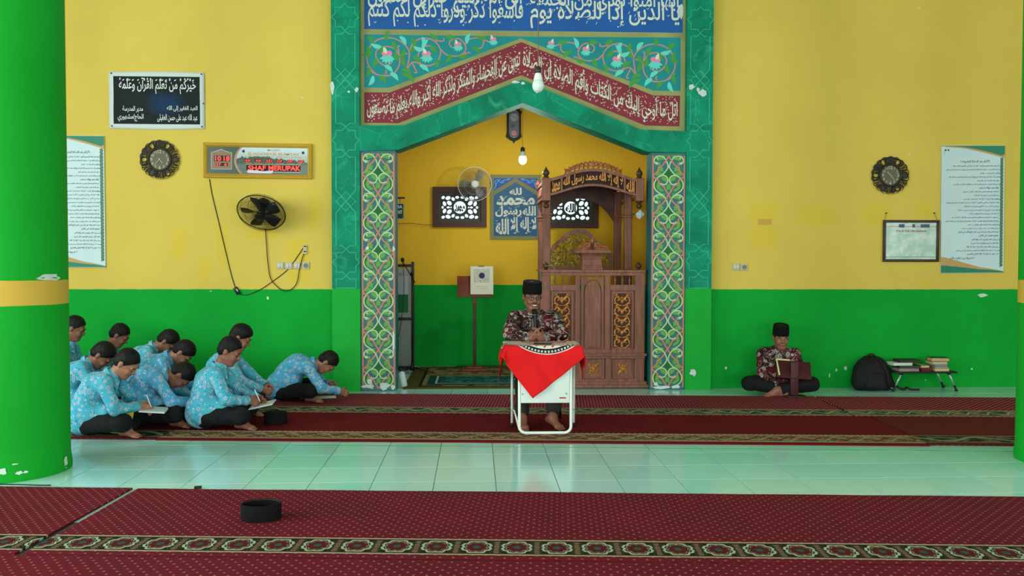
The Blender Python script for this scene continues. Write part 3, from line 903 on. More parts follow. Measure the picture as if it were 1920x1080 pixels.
class Field:
    FAR = 0.07
    def __init__(s, lo, hi, h):
        s.h = h; s.lo = np.array(lo, float)
        s.n = np.ceil((np.array(hi) - s.lo) / h).astype(int) + 1
        s.D = np.full(s.n, s.FAR, np.float32)
        s.ax = [(s.lo[i] + h * np.arange(s.n[i])).astype(np.float32) for i in range(3)]
    def sl(s, lo, hi):
        a = np.clip(np.floor((np.array(lo) - s.lo) / s.h).astype(int), 0, s.n)
        b = np.clip(np.ceil((np.array(hi) - s.lo) / s.h).astype(int) + 1, 0, s.n)
        if np.any(b <= a): return None, None
        S_ = tuple(slice(a[i], b[i]) for i in range(3))
        return S_, (s.ax[0][S_[0]][:, None, None], s.ax[1][S_[1]][None, :, None], s.ax[2][S_[2]][None, None, :])
    def join(s, S_, d, k):
        o = s.D[S_]
        if k <= 0: s.D[S_] = np.minimum(o, d); return
        hh = np.clip(.5 + .5 * (o - d) / k, 0, 1)
        s.D[S_] = o + (d - o) * hh - k * hh * (1 - hh)
    def cap(s, a, b, ra, rb=None, k=.02, cut=None, sub=False):
        rb = ra if rb is None else rb
        a, b = np.array(a, float), np.array(b, float); m = max(ra, rb) + .05
        S_, g = s.sl(np.minimum(a, b) - m, np.maximum(a, b) + m)
        if S_ is None: return s
        ba = b - a; bb = float(ba @ ba) or 1e-9
        p = [g[i] - np.float32(a[i]) for i in range(3)]
        t = np.clip((p[0] * ba[0] + p[1] * ba[1] + p[2] * ba[2]) / bb, 0, 1).astype(np.float32)
        d = np.sqrt((p[0] - t * ba[0]) ** 2 + (p[1] - t * ba[1]) ** 2 + (p[2] - t * ba[2]) ** 2) - (ra + t * (rb - ra))
        if cut is not None:
            c, nn = cut
            d = np.maximum(d, (g[0] - c[0]) * nn[0] + (g[1] - c[1]) * nn[1] + (g[2] - c[2]) * nn[2])
        if sub:
            o = s.D[S_]; hh = np.clip(.5 - .5 * (o + d) / k, 0, 1); s.D[S_] = o + (-d - o) * hh + k * hh * (1 - hh)
        else: s.join(S_, d.astype(np.float32), k)
        return s
    def ell(s, c, r, R=None, k=.02, cut=None):
        c = np.array(c, float); r = np.array(r, float); R = np.eye(3) if R is None else R
        m = max(r) + .05
        S_, g = s.sl(c - m, c + m)
        if S_ is None: return s
        p = [g[i] - np.float32(c[i]) for i in range(3)]
        q_ = [(p[0] * R[0, i] + p[1] * R[1, i] + p[2] * R[2, i]) for i in range(3)]
        k0 = np.sqrt(sum((q_[i] / r[i]) ** 2 for i in range(3))); k1 = np.sqrt(sum((q_[i] / r[i] ** 2) ** 2 for i in range(3))) + 1e-6
        d = k0 * (k0 - 1) / k1
        if cut is not None:
            for (cc, nn) in cut:
                d = np.maximum(d, (g[0] - cc[0]) * nn[0] + (g[1] - cc[1]) * nn[1] + (g[2] - cc[2]) * nn[2])
        s.join(S_, d.astype(np.float32), k); return s
    def floor(s, z):
        s.D = np.maximum(s.D, (z - s.ax[2])[None, None, :]); return s
    def mesh(s, name, disp=None):
        D = s.D; ins = D < 0; nx, ny, nz = D.shape
        c = ins[:-1, :-1, :-1].astype(np.int8)
        tot = sum(ins[i:nx - 1 + i, j:ny - 1 + j, k:nz - 1 + k].astype(np.int8) for i in (0, 1) for j in (0, 1) for k in (0, 1))
        idx = np.argwhere((tot > 0) & (tot < 8)); n = len(idx)
        vid = np.full((nx - 1, ny - 1, nz - 1), -1, np.int64); vid[tuple(idx.T)] = np.arange(n)
        cor = [(i, j, k) for i in (0, 1) for j in (0, 1) for k in (0, 1)]
        vals = np.stack([D[idx[:, 0] + a, idx[:, 1] + b, idx[:, 2] + c_] for a, b, c_ in cor], 1)
        acc = np.zeros((n, 3)); cnt = np.zeros(n)
        for a in range(8):
            for b in range(a + 1, 8):
                df = np.array(cor[b]) - np.array(cor[a])
                if np.abs(df).sum() != 1: continue
                va, vb = vals[:, a], vals[:, b]; m = (va < 0) != (vb < 0)
                t = va[m] / (va[m] - vb[m]); acc[m] += np.array(cor[a]) + t[:, None] * df; cnt[m] += 1
        P = (idx + acc / cnt[:, None]) * s.h + s.lo
        quads = []
        for ax in range(3):
            sl0 = [slice(None)] * 3; sl1 = [slice(None)] * 3
            sl0[ax] = slice(0, -1); sl1[ax] = slice(1, None)
            e = ins[tuple(sl0)] != ins[tuple(sl1)]
            ii = np.argwhere(e)
            o1, o2 = [i for i in range(3) if i != ax]
            ok = (ii[:, o1] > 0) & (ii[:, o2] > 0) & (ii[:, o1] < D.shape[o1] - 1) & (ii[:, o2] < D.shape[o2] - 1); ii = ii[ok]
            fl = ins[tuple(ii.T)]
            def g(d1, d2):
                j = ii.copy(); j[:, o1] -= d1; j[:, o2] -= d2; return vid[tuple(j.T)]
            qd = np.stack([g(1, 1), g(0, 1), g(0, 0), g(1, 0)], 1)
            flip = fl if ax != 1 else ~fl
            qd[~flip] = qd[~flip][:, ::-1]
            quads.append(qd)
        Q = np.concatenate(quads); Q = Q[(Q >= 0).all(1)]
        if disp is not None:
            fn = np.cross(P[Q[:, 2]] - P[Q[:, 0]], P[Q[:, 3]] - P[Q[:, 1]])
            vn = np.zeros_like(P)
            for i in range(4): np.add.at(vn, Q[:, i], fn)
            vn /= (np.linalg.norm(vn, axis=1)[:, None] + 1e-9)
            P = P + vn * disp(P)[:, None]
        me = bpy.data.meshes.new(name)
        me.vertices.add(len(P)); me.vertices.foreach_set('co', P.astype(np.float32).ravel())
        me.loops.add(Q.size); me.loops.foreach_set('vertex_index', Q.ravel().astype(np.int32))
        me.polygons.add(len(Q)); me.polygons.foreach_set('loop_start', np.arange(0, Q.size, 4, dtype=np.int32))
        me.polygons.foreach_set('use_smooth', np.ones(len(Q), bool))
        me.update(calc_edges=True); me.validate()
        return me


def folds(amp, sc=1.0, ph=0.0):
    def f(P):
        x, y, z = P[:, 0] * sc, P[:, 1] * sc, P[:, 2] * sc
        a = np.sin(31 * x + 17 * z + 5 * np.sin(13 * y + ph) + ph) * np.sin(19 * y - 23 * z + 4 * np.sin(11 * x + 2 * ph))
        b = np.sin(57 * z + 29 * x - 21 * y + 3 * np.sin(17 * x + ph))
        return amp * (a * .8 + b * .35)
    return f


def ik(a, t, l1, l2, pole):
    a, t = np.array(a, float), np.array(t, float); d = t - a; L = min(np.linalg.norm(d), (l1 + l2) * .995); d = nrm(d)
    x = (l1 * l1 - l2 * l2 + L * L) / (2 * L); hgt = math.sqrt(max(l1 * l1 - x * x, 0))
    p = np.array(pole, float); p = nrm(p - d * (p @ d))
    return a + d * x + p * hgt, a + d * L


def hand(f, wr, d, th, side, curl=(.5, .6, .4), sz=1.0, spread=1.0, lift=None):
    d = nrm(np.array(d, float)); t = np.array(th, float); t = nrm(t - d * (t @ d)); n = np.cross(d, t) * (1 if side > 0 else -1)
    f.cap(wr - d * .03, wr + d * .02, .026 * sz, .025 * sz, .02)
    for i, (o, L) in enumerate(((.030, .070), (.010, .079), (-.010, .073), (-.029, .056))):
        kn = wr + d * (.088 - .006 * abs(i - 1)) * sz + t * o * sz * spread
        f.cap(wr + t * o * .55 * sz + d * .015, kn, .0145 * sz, .0120 * sz, .012)
        p = kn; a = 0.0
        for j, (fr, c) in enumerate(zip((.45, .31, .24), curl)):
            a += c
            q_ = p + (d * math.cos(a) + n * math.sin(a)) * L * fr * sz + t * (o * .12 * (spread - 1))
            f.cap(p, q_, (.0095 - .001 * j) * sz, (.0088 - .001 * j) * sz, .003); p = q_
    p = wr + d * .028 * sz + t * .026 * sz
    for j, (L, v) in enumerate(((.040, d * .55 + t * .75 + n * .35), (.032, d * .85 + t * .35 + n * .45), (.027, d * .9 + n * .6))):
        q_ = p + nrm(v) * L * sz; f.cap(p, q_, (.0125 - .0012 * j) * sz, (.0112 - .0012 * j) * sz, .008 if j == 0 else .004); p = q_


def foot(f, an, d, side, sz=1.0):
    d = nrm(np.array(d, float)); up = V(0, 0, 1); up = nrm(up - d * (up @ d)); lt = np.cross(up, d) * side      # lt points to the big-toe side
    heel = an - d * .045 * sz - up * .035 * sz; ball = an + d * .115 * sz - up * .042 * sz
    f.cap(an, heel, .032 * sz, .029 * sz, .03); f.cap(heel, ball, .028 * sz, .022 * sz, .03); f.cap(an, ball + lt * .015 * sz, .032 * sz, .020 * sz, .03)
    f.cap(ball + lt * .028 * sz, ball - lt * .03 * sz, .019 * sz, .015 * sz, .02)
    for o, L, r in ((.032, .055, .0125), (.014, .052, .0095), (-.001, .046, .009), (-.016, .040, .0085), (-.030, .033, .008)):
        p = ball + lt * o * sz + d * .008; f.cap(p, p + d * L * sz - up * .006 * sz, r * sz, r * .9 * sz, .003)


SKIN = {}
def skin(i):
    tones = [(146, 98, 78), (128, 84, 66), (166, 112, 90), (150, 104, 84), (138, 88, 72)]
    if i not in SKIN:
        m = M('skin', tones[i], 0.5, spec=0.4)
        n = m.noise(14, 4); c = tones[i]
        m.color(m.mix(n.ramp(.3, .75), tuple(v * .92 for v in c), tuple(min(255, v * 1.06) for v in c)))
        m.b.inputs['Subsurface Weight'].default_value = 0.0
        SKIN[i] = m.m
    return SKIN[i]


HAIR = M('black_hair', (18, 15, 15), 0.6, spec=.2)
HAIR.color(HAIR.mix(HAIR.noise(60, 3).ramp(.3, .7), (8, 7, 8), (20, 17, 17))).bump(HAIR.noise(140, 3), .5, .003)
HAIR = HAIR.m
TROUSER = plain('black_trouser_cloth', (20, 21, 24), 0.85, var=.25, vs=9, spec=.2)
TROUSERB = plain('charcoal_trouser_cloth', (44, 38, 40), 0.85, var=.2, vs=9, spec=.2)
VELVET = plain('black_velvet', (12, 12, 13), 0.9, spec=.15)


def batik_blue(name, sat):
    m = M(name, (80, 170, 200), 0.8, spec=.2)
    base = m.mix(m.noise(5, 2).ramp(.3, .7), (60, 160, 192), (84, 156, 204) if sat else (80, 174, 192))
    v = m.voro(24); n = m.noise(75, 2)
    vv = v + (n - .5) * .26
    c = m.mix(m.voro(38).lt(.16), base, (40, 70, 122))
    c = m.mix(vv.lt(.38) * vv.gt(.10), c, (160, 188, 206)); c = m.mix(vv.band(.20, .27), c, (150, 118, 168)); c = m.mix(vv.lt(.09), c, (58, 66, 120))
    c = m.mix(m.voro(29, vec=m.vec(*[q_ + 3.7 for q_ in m.xyz()])).lt(.13), c, (206, 214, 220))
    c = m.mix((m.wave(9, 8, 2) - .5).abs().lt(.03), c, (150, 190, 205))
    m.color(c).bump(m.noise(18, 3), .35, .01)
    return m.m


BLUEB = [batik_blue('light_blue_floral_batik', 0), batik_blue('sky_blue_floral_batik', 1)]


def batik_red(name):
    m = M(name, (74, 20, 34), 0.8, spec=.2)
    n = m.noise(26, 2)
    base = m.mix(m.noise(7, 2).ramp(.45, .55), (84, 18, 34), (40, 12, 18))
    d = m.noise(9, 2, dist=1.2)
    c = m.mix((((d * 7).frac() - .5).abs().lt(.075)) , base, (150, 138, 130))
    v = m.voro(15) + (n - .5) * .26
    c = m.mix(v.lt(.30), c, (158, 148, 140)); c = m.mix(v.band(.10, .15), c, (74, 22, 32)); c = m.mix(m.voro(30).lt(.12), c, (150, 140, 132))
    m.color(c).bump(m.noise(18, 3), .35, .01)
    return m.m


BATIKR = batik_red('maroon_scroll_batik')
COLLARR = M('grey_patterned_trim', (120, 125, 115), .8, spec=.2)
COLLARR.color(COLLARR.mix(COLLARR.noise(70, 2).ramp(.45, .55), (146, 150, 138), (58, 60, 54)))
COLLARR = COLLARR.m
EYEW = plain('eye_white', (215, 210, 205), .3); DARK = plain('dark_brown_eye', (24, 16, 14), .4); LIP = plain('lip', (138, 74, 68), .5)
BROWM = plain('eyebrow_hair', (26, 20, 18), .7)


def person(loc, rz, label, group, head, neck, look, hands, legs, hip=(0, 0, .11), mats=None, tone=0, hairkind='short', cap=False, face=1, sw=.165, h=.0075, palms=None, curl=(.5, .6, .4), poles=((-.3, -1, -.5), (-.3, 1, -.5)), sz=1.0, smile=False, arch=.0, shirt_len=.0, jac=0.0, seedf=0.0, footside=None):
    """all points in the person's own frame: x forward, y to their left, z up"""
    rootp = empty('person', loc, rz, label, 'person', group)
    head, neck, hip = V(*head), V(*neck), V(*hip)
    pit, yaw, rol = [math.radians(a) for a in look]             # nod down, turn left, tilt
    R = np.array((Matrix.Rotation(yaw, 3, 'Z') @ Matrix.Rotation(pit, 3, 'Y') @ Matrix.Rotation(rol, 3, 'X')))
    H = lambda x, y, z: head + R @ (V(x, y, z) * sz)
    # spine: hips -> belly -> chest -> neck base, arched backwards
    sp = neck - hip; fw = V(1, 0, 0); back = nrm(np.cross(sp, V(0, 1, 0))); back = -back if back[0] > 0 else back
    B = lambda t, o=0: hip + sp * t + back * o
    lat = V(0, 1, 0)
    pel, bel, che, sho = hip + V(0, 0, .01), B(.36, .035 + arch), B(.70, .035 + arch * .8), B(.92, arch * .15)
    S_ = [sho + lat * (-sw) * sz, sho + lat * sw * sz]           # right, left shoulder
    arms = []
    for i in (0, 1):
        el, wr = ik(S_[i], hands[i], .265 * sz, .235 * sz, poles[i]); arms.append((S_[i], el, wr))
    pts = [head, neck, hip] + [q_ for a in arms for q_ in a] + [V(*q_) for l in legs for q_ in l[:3]]
    lo = np.min(pts, 0) - .24; hi = np.max(pts, 0) + .24; lo[2] = min(lo[2], -.03)
    # -------- skin: one continuous surface
    f = Field(lo, hi, h)
    f.cap(pel - lat * .06, pel + lat * .06, .105 * sz, k=.05); f.cap(bel - lat * .05, bel + lat * .05, .098 * sz, k=.08)
    f.cap(che - lat * .075, che + lat * .075, .100 * sz, k=.08); f.cap(pel, che, .10 * sz, k=.06); f.cap(S_[0] * .9 + sho * .1, S_[1] * .9 + sho * .1, .052 * sz, k=.06)
    f.cap(sho, H(-.025, 0, -.05), .057 * sz, .051 * sz, k=.03)
    for i, (a, e, w_) in enumerate(arms):
        f.cap(a, e, .046 * sz, .038 * sz, .03); f.cap(e, w_, .037 * sz, .025 * sz, .02)
        dr, th = palms[i] if palms else (nrm(w_ - e), (0, 1, 0) if i == 0 else (0, -1, 0))
        hand(f, w_, dr, th, -1 if i == 0 else 1, curl, sz)
    for i, l in enumerate(legs):
        hp = hip + lat * (.09 if i else -.09) * sz; kn, an = V(*l[0]), V(*l[1])
        f.cap(hp, kn, .075 * sz, .052 * sz, .03); f.cap(kn, an, .05 * sz, .032 * sz, .02); foot(f, an, V(*l[2]) - an, (1 if i == 0 else -1), sz)
    f.ell(H(-.012, 0, .036), V(.100, .077, .088) * sz, R, .02); f.ell(H(.026, 0, -.030), V(.066, .060, .078) * sz, R, .03)
    f.cap(H(.062, -.012, -.092), H(.062, .012, -.092), .022 * sz, k=.03); f.cap(H(-.005, -.052, -.05), H(.055, -.018, -.088), .018 * sz, k=.03); f.cap(H(-.005, .052, -.05), H(.055, .018, -.088), .018 * sz, k=.03)
    for e in (-1, 1):
        f.cap(H(.099, .033 * e, .006), H(.099, .033 * e, .008), .013 * sz, k=.014, sub=True)
        f.cap(H(.086, .048 * e, .026), H(.091, .018 * e, .028), .009 * sz, k=.012); f.cap(H(.070, .042 * e, -.022), H(.074, .040 * e, -.03), .018 * sz, k=.02)
        f.ell(H(-.012, .079 * e, .0), V(.019, .009, .031) * sz, R, .008)
    f.cap(H(.090, 0, .018), H(.110, 0, -.018), .008 * sz, .0115 * sz, .012); f.cap(H(.100, -.012, -.022), H(.100, .012, -.022), .0085 * sz, k=.008)
    f.cap(H(.086, -.018, -.049), H(.086, .018, -.049), .0095 * sz, k=.008); f.cap(H(.083, -.015, -.061), H(.083, .015, -.061), .009 * sz, k=.006)
    f.floor(.001)
    obj('body', f.mesh('body'), skin(tone), rootp)
    # -------- shirt
    mats = mats or (BLUEB[0], TROUSER, BLUEB[0])
    f = Field(lo, hi, .0095); c_ = .018 + jac
    f.cap(pel - lat * .065 + V(0, 0, .03), pel + lat * .065 + V(0, 0, .03), (.118 + jac) * sz, k=.05)
    f.cap(bel - lat * .06, bel + lat * .06, (.112 + jac) * sz, k=.09); f.cap(che - lat * .08, che + lat * .08, (.112 + jac) * sz, k=.08)
    f.cap(pel + V(0, 0, .03), che, (.115 + jac) * sz, k=.06); f.cap(S_[0] * .92 + sho * .08, S_[1] * .92 + sho * .08, (.060 + jac * .5) * sz, k=.07)
    f.cap(sho - V(.0, 0, 0), sho + (H(-.02, 0, -.05) - sho) * .28, .074 * sz, .066 * sz, k=.04)
    if shirt_len > 0:
        f.cap(pel - lat * .05 + V(-.05, 0, .0), pel + lat * .05 + V(-.05, 0, .0), (.125) * sz, k=.05); f.cap(pel + V(-.04, -.09, .05), pel + V(shirt_len, -.13, .07), .095, .075, k=.06); f.cap(pel + V(-.04, .09, .05), pel + V(shirt_len, .13, .07), .095, .075, k=.06)
    for i, (a, e, w_) in enumerate(arms):
        d_ = nrm(w_ - e)
        f.cap(a, e, (.062 + jac * .5) * sz, (.052 + jac * .5) * sz, .035); f.cap(e, w_, (.052 + jac * .5) * sz, .040 * sz, .025, cut=(w_ - d_ * .012, d_))
    f.floor(.002)
    so = obj('shirt', f.mesh('shirt', folds(.0065, .8, seedf)), mats[0], rootp)
    if cap:                                                        # buttoned front strip
        from mathutils.bvhtree import BVHTree
        bv = BVHTree.FromPolygons([v_.co for v_ in so.data.vertices], [p_.vertices for p_ in so.data.polygons])
        fwd = Vector(nrm(np.cross(V(0, 1, 0), sp))); vs = []
        for k in range(17):
            c0 = Vector(B(.96 - .72 * k / 16))
            row = []
            for yy in (-.022, 0, .022):
                hit = bv.ray_cast(c0 + Vector((0, yy, 0)) + fwd * .5, -fwd)
                row.append((hit[0] if hit[0] is not None else c0) + fwd * .004)
            vs += row
        mbp = MB().add(vs, [(k * 3 + j, k * 3 + j + 1, (k + 1) * 3 + j + 1, (k + 1) * 3 + j) for k in range(16) for j in (0, 1)])
        po_ = mbp.build('button_strip', mats[2], rootp, True); md_ = po_.modifiers.new('t', 'SOLIDIFY'); md_.thickness = .004; md_.offset = 0
    # cuffs and collar
    for i, (a, e, w_) in enumerate(arms):
        d_ = nrm(w_ - e)
        MB().tube([w_ - d_ * .052, w_ - d_ * .03, w_ - d_ * .008], [.0435 * sz, .0425 * sz, .040 * sz], 14).build('cuff', mats[2], rootp, auto=.8)
    nd = nrm(H(-.02, 0, -.05) - sho); cbase = sho + nd * .045 * sz
    ux = nrm(V(1, 0, 0) - nd * nd[0]); uy = np.cross(nd, ux)
    ring = [(cbase + (ux * math.cos(t) * .076 + uy * math.sin(t) * .080 - nd * .012 * math.cos(t)) * sz) for t in [math.radians(25 + 310 * k / 18) for k in range(19)]]
    mb = MB()
    vs, fs = [], []
    for k, p in enumerate(ring):
        out = nrm(p - cbase)
        for (o, u_) in ((-.004, .018), (.008, .020), (.021, -.016), (.014, -.018)):
            vs.append(p + out * o * sz + nd * u_ * sz)
    for k in range(len(ring) - 1):
        for j in range(4): fs.append((k * 4 + j, k * 4 + (j + 1) % 4, (k + 1) * 4 + (j + 1) % 4, (k + 1) * 4 + j))
    for k in (0, len(ring) - 1): fs.append(tuple(k * 4 + j for j in range(4)))
    for sgn, k in ((1, 0), (-1, len(ring) - 1)):                  # collar points
        p = ring[k]; tip = p - nd * .06 * sz + ux * .035 * sz + uy * .012 * sgn * sz
        n0 = len(vs); vs += [p + nd * .012 * sz, ring[3 if k == 0 else k - 3] + nrm(ring[3 if k == 0 else k - 3] - cbase) * .022 * sz - nd * .016 * sz, tip, p + nd * .012 * sz + ux * .008, ring[3 if k == 0 else k - 3] + nrm(ring[3 if k == 0 else k - 3] - cbase) * .03 * sz - nd * .014 * sz, tip + ux * .008]
        fs += [(n0, n0 + 1, n0 + 2), (n0 + 3, n0 + 5, n0 + 4), (n0, n0 + 3, n0 + 4, n0 + 1), (n0 + 1, n0 + 4, n0 + 5, n0 + 2), (n0 + 2, n0 + 5, n0 + 3, n0)]
    mb.add(vs, fs).build('collar', mats[2], rootp, auto=.7)
    # -------- trousers
    f = Field(lo, hi, .0095)
    f.cap(pel - lat * .07, pel + lat * .07, .112 * sz, k=.05)
    for i, l in enumerate(legs):
        hp = hip + lat * (.09 if i else -.09) * sz; kn, an = V(*l[0]), V(*l[1]); d_ = nrm(an - kn)
        f.cap(hp, kn, .094 * sz, .074 * sz, .04); f.cap(kn, an, .073 * sz, .056 * sz, .03, cut=(an - d_ * .035, d_))
    f.floor(.0015)
    obj('trousers', f.mesh('trousers', folds(.004, .9, seedf + 2)), mats[1], rootp)
    # -------- hair
    f = Field(np.min([H(0, 0, 0)], 0) - .2, head + .2, .006)
    plane = lambda p, n_: (H(*p), R @ nrm(V(*n_)))
    cuts = [plane((.080, 0, .084), (.80, 0, -.60)), plane((.02, 0, -.012), (.379, 0, -.926))]
    f.ell(H(-.012, 0, .043), V(.104, .0805, .097) * sz, R, .0, cut=cuts)
    f.ell(H(-.014, 0, .068), V(.088, .072, .076) * sz, R, .02, cut=[plane((.080, 0, .078), (.80, 0, -.60))])
    f.ell(H(-.045, 0, .004), V(.069, .0775, .070) * sz, R, .01, cut=[plane((-.028, 0, .0), (1, 0, .25)), plane((0, 0, -.055), (0, 0, -1))])
    if hairkind == 'full':
        f.ell(H(-.002, 0, .066), V(.096, .086, .080) * sz, R, .015, cut=[plane((.088, 0, .070), (.70, 0, -.72))])
    elif hairkind == 'fringe':
        f.ell(H(.03, 0, .060), V(.086, .082, .072) * sz, R, .015, cut=[plane((.09, 0, .035), (.15, 0, -1))])
    obj('hair', f.mesh('hair', folds(.0022, 3.0, seedf)), HAIR, rootp)
    # -------- face details
    mtx = Matrix([[*(R[i] * sz), head[i]] for i in range(3)] + [[0, 0, 0, 1]])
    for e in (-1, 1):
        mb = MB().tube([(.0905, .052 * e, .030), (.097, .036 * e, .036), (.0985, .018 * e, .032)], [.002, .0042, .0032], 6)
        me = mb.mesh('eyebrow'); me.transform(mtx); obj('eyebrow', me, BROWM, rootp, True)
        if face > 1:
            mb = MB().lathe([(.0015, -.007), (.007, -.005), (.0095, 0), (.007, .005), (.0015, .007)], n=12); me = mb.mesh('eye')
            me.transform(Matrix.Translation((.0875, .033 * e, .007)) @ Matrix.Diagonal((.70, 1.15, .48, 1))); me.transform(mtx); eo = obj('eye', me, EYEW, rootp, True)
            mb = MB().lathe([(.0012, -.004), (.0045, -.002), (.0052, 0), (.0045, .002), (.0012, .004)], n=10); me = mb.mesh('iris')
            me.transform(Matrix.Translation((.0932, .033 * e, .007)) @ Matrix.Diagonal((.5, 1, 1.15, 1))); me.transform(mtx); obj('iris', me, DARK, eo, True)
        else:
            mb = MB().tube([(.0905, .046 * e, .004), (.0965, .034 * e, .002), (.0955, .022 * e, .003)], [.0015, .0035, .002], 6)
            me = mb.mesh('eyelid'); me.transform(mtx); obj('eyelid', me, DARK, rootp, True)
    if smile:
        me = MB().box((.0955, 0, -.055), (.006, .036, .011), bev=.002).mesh('teeth'); me.transform(mtx); obj('teeth', me, plain('teeth', (225, 222, 212), .3), rootp)
        for zz, r_ in ((-.0475, .0042), (-.0635, .0048)):
            me = MB().tube(crom([(.088, -.026, -.050), (.0975, -.012, zz), (.099, 0, zz - .001), (.0975, .012, zz), (.088, .026, -.050)], 4), r_, 8).mesh('lip'); me.transform(mtx); obj('lip', me, LIP, rootp, True)
    elif face > 1:
        me = MB().tube([(.090, -.022, -.056), (.0965, -.01, -.0545), (.097, .01, -.0545), (.090, .022, -.056)], [.002, .005, .005, .002], 8).mesh('lip'); me.transform(mtx); obj('lip', me, LIP, rootp, True)
    if cap:
        mb = MB().lathe([(.092, .0), (.094, .002), (.092, .05), (.0885, .098), (.086, .104), (.070, .1045), (.03, .1015), (.001, .1015)], n=32, sy=.93, sx=1.12)
        me = mb.mesh('songkok'); me.transform(Matrix.Translation((-.014, 0, .042)) @ Matrix.Rotation(.06, 4, 'Y')); me.transform(mtx); obj('songkok', me, VELVET, rootp, auto=.9)
    rootp['_'] = 0; del rootp['_']
    return rootp, H, R, arms, mtx


def local(p, loc, rz):
    p = Vector(p) - Vector(loc); c, s_ = math.cos(-rz), math.sin(-rz)
    return V(p.x * c - p.y * s_, p.x * s_ + p.y * c, p.z)


CROSS = [((.335, -.265, .135), (.215, .085, .065), (.24, .25, .05)), ((.335, .265, .135), (.33, -.150, .066), (.475, -.235, .048))]
TIGHT = [((.235, -.215, .155), (.14, .09, .065), (.16, .22, .05)), ((.235, .215, .155), (.22, -.10, .066), (.29, -.22, .05))]
GS = 'students sitting cross-legged on the carpet'
stu = {}


def student(key, hpx, depth, hd, nod, label, yaw=6, turn=0, tone=0, mat=0, hairkind='short', hands=None, h=.0078, lean=.115, seedf=0.0, legs=None, sl=.16, roll=0, curl=(.5, .6, .4), ddep=0.0):
    p = onY(hpx, 720, depth); rz = math.radians(yaw); loc = (p.x, depth, 0.0132)
    hw = onY(hd[0], hd[1], depth - ddep); hl = local(hw, loc, rz)
    nb = math.radians(nod)
    neck = hl - V(math.sin(nb) * lean + .035, 0, .19 * math.cos(nb) + .02 - .10 * math.sin(nb)); neck[1] *= .75
    k = .95
    lg = [tuple(tuple(c * k for c in q_) for q_ in l) for l in (legs or CROSS)]
    hands = hands or [(.40, -.10, .235), (.42, .05, .215)]
    r = person(loc, rz, label, GS, hl, neck, (nod, turn, roll), hands, lg, mats=(BLUEB[mat], TROUSER, BLUEB[mat]), tone=tone, hairkind=hairkind, h=h, sz=.95, sw=.158, curl=curl, shirt_len=sl, seedf=seedf, arch=max(0, .13 * math.sin(nb) - .045), palms=[((.8, .5, -.35), (.3, .5, .8)), ((.7, -.6, -.35), (.3, -.5, .8))])
    stu[key] = r + (loc, rz)
    return r


student('s1', 118, 8.8, (140, 617), 22, 'student in blue floral shirt half hidden by the left column, against the green wall', tone=1, seedf=.3, h=.009, legs=TIGHT, hands=[(.27, -.10, .24), (.28, .05, .23)])
student('s2', 190, 9.3, (223, 630), 35, 'student by the green wall, only his bowed head and collar showing', tone=1, seedf=1.1, h=.009, legs=TIGHT, hands=[(.27, -.10, .24), (.28, .05, .23)])
student('s3', 148, 7.95, (190, 667), 48, 'student with black hair sitting just behind the front writer, beside the column', tone=1, seedf=2.2, hairkind='full')
student('s5', 262, 8.98, (312, 641), 52, 'student at the wall hidden behind another, only dark hair showing', tone=1, hairkind='full', seedf=3.1, h=.009, legs=TIGHT, hands=[(.30, -.10, .24), (.31, .05, .23)])
student('s6', 285, 8.4, (341, 662), 55, 'student with thick black hair bowing his head in the middle row', tone=0, mat=1, hairkind='full', seedf=4.0)
student('s4', 170, 7.22, (236, 683), 40, 'front student beside the green column writing in a notebook on his lap', tone=2, turn=-14, seedf=5.0)
student('s7', 268, 7.62, (338, 704), 72, 'student bent far forward with his head over his knees, bare foot showing', tone=1, mat=1, seedf=6.0, hands=[(.44, -.06, .20), (.45, .08, .20)])
student('s9', 408, 8.15, (450, 634), 30, 'student with full hair seen behind the upright writer, hands clasped on knees', tone=0, hairkind='full', seedf=7.0, hands=[(.42, -.14, .24), (.44, .02, .25)])
student('s8', 388, 7.5, (430, 660), 27, 'upright student with short hair writing on a clipboard, nearest the table', tone=4, turn=-10, seedf=8.0, hands=[(.36, -.10, .235), (.42, .08, .22)])
student('s10', 528, 8.93, (612, 680), 62, 'student alone by the niche bending low to write on a paper sheet', tone=3, mat=1, seedf=9.0, yaw=4, hands=[(.60, -.14, .10), (.50, .02, .16)], sl=.12)
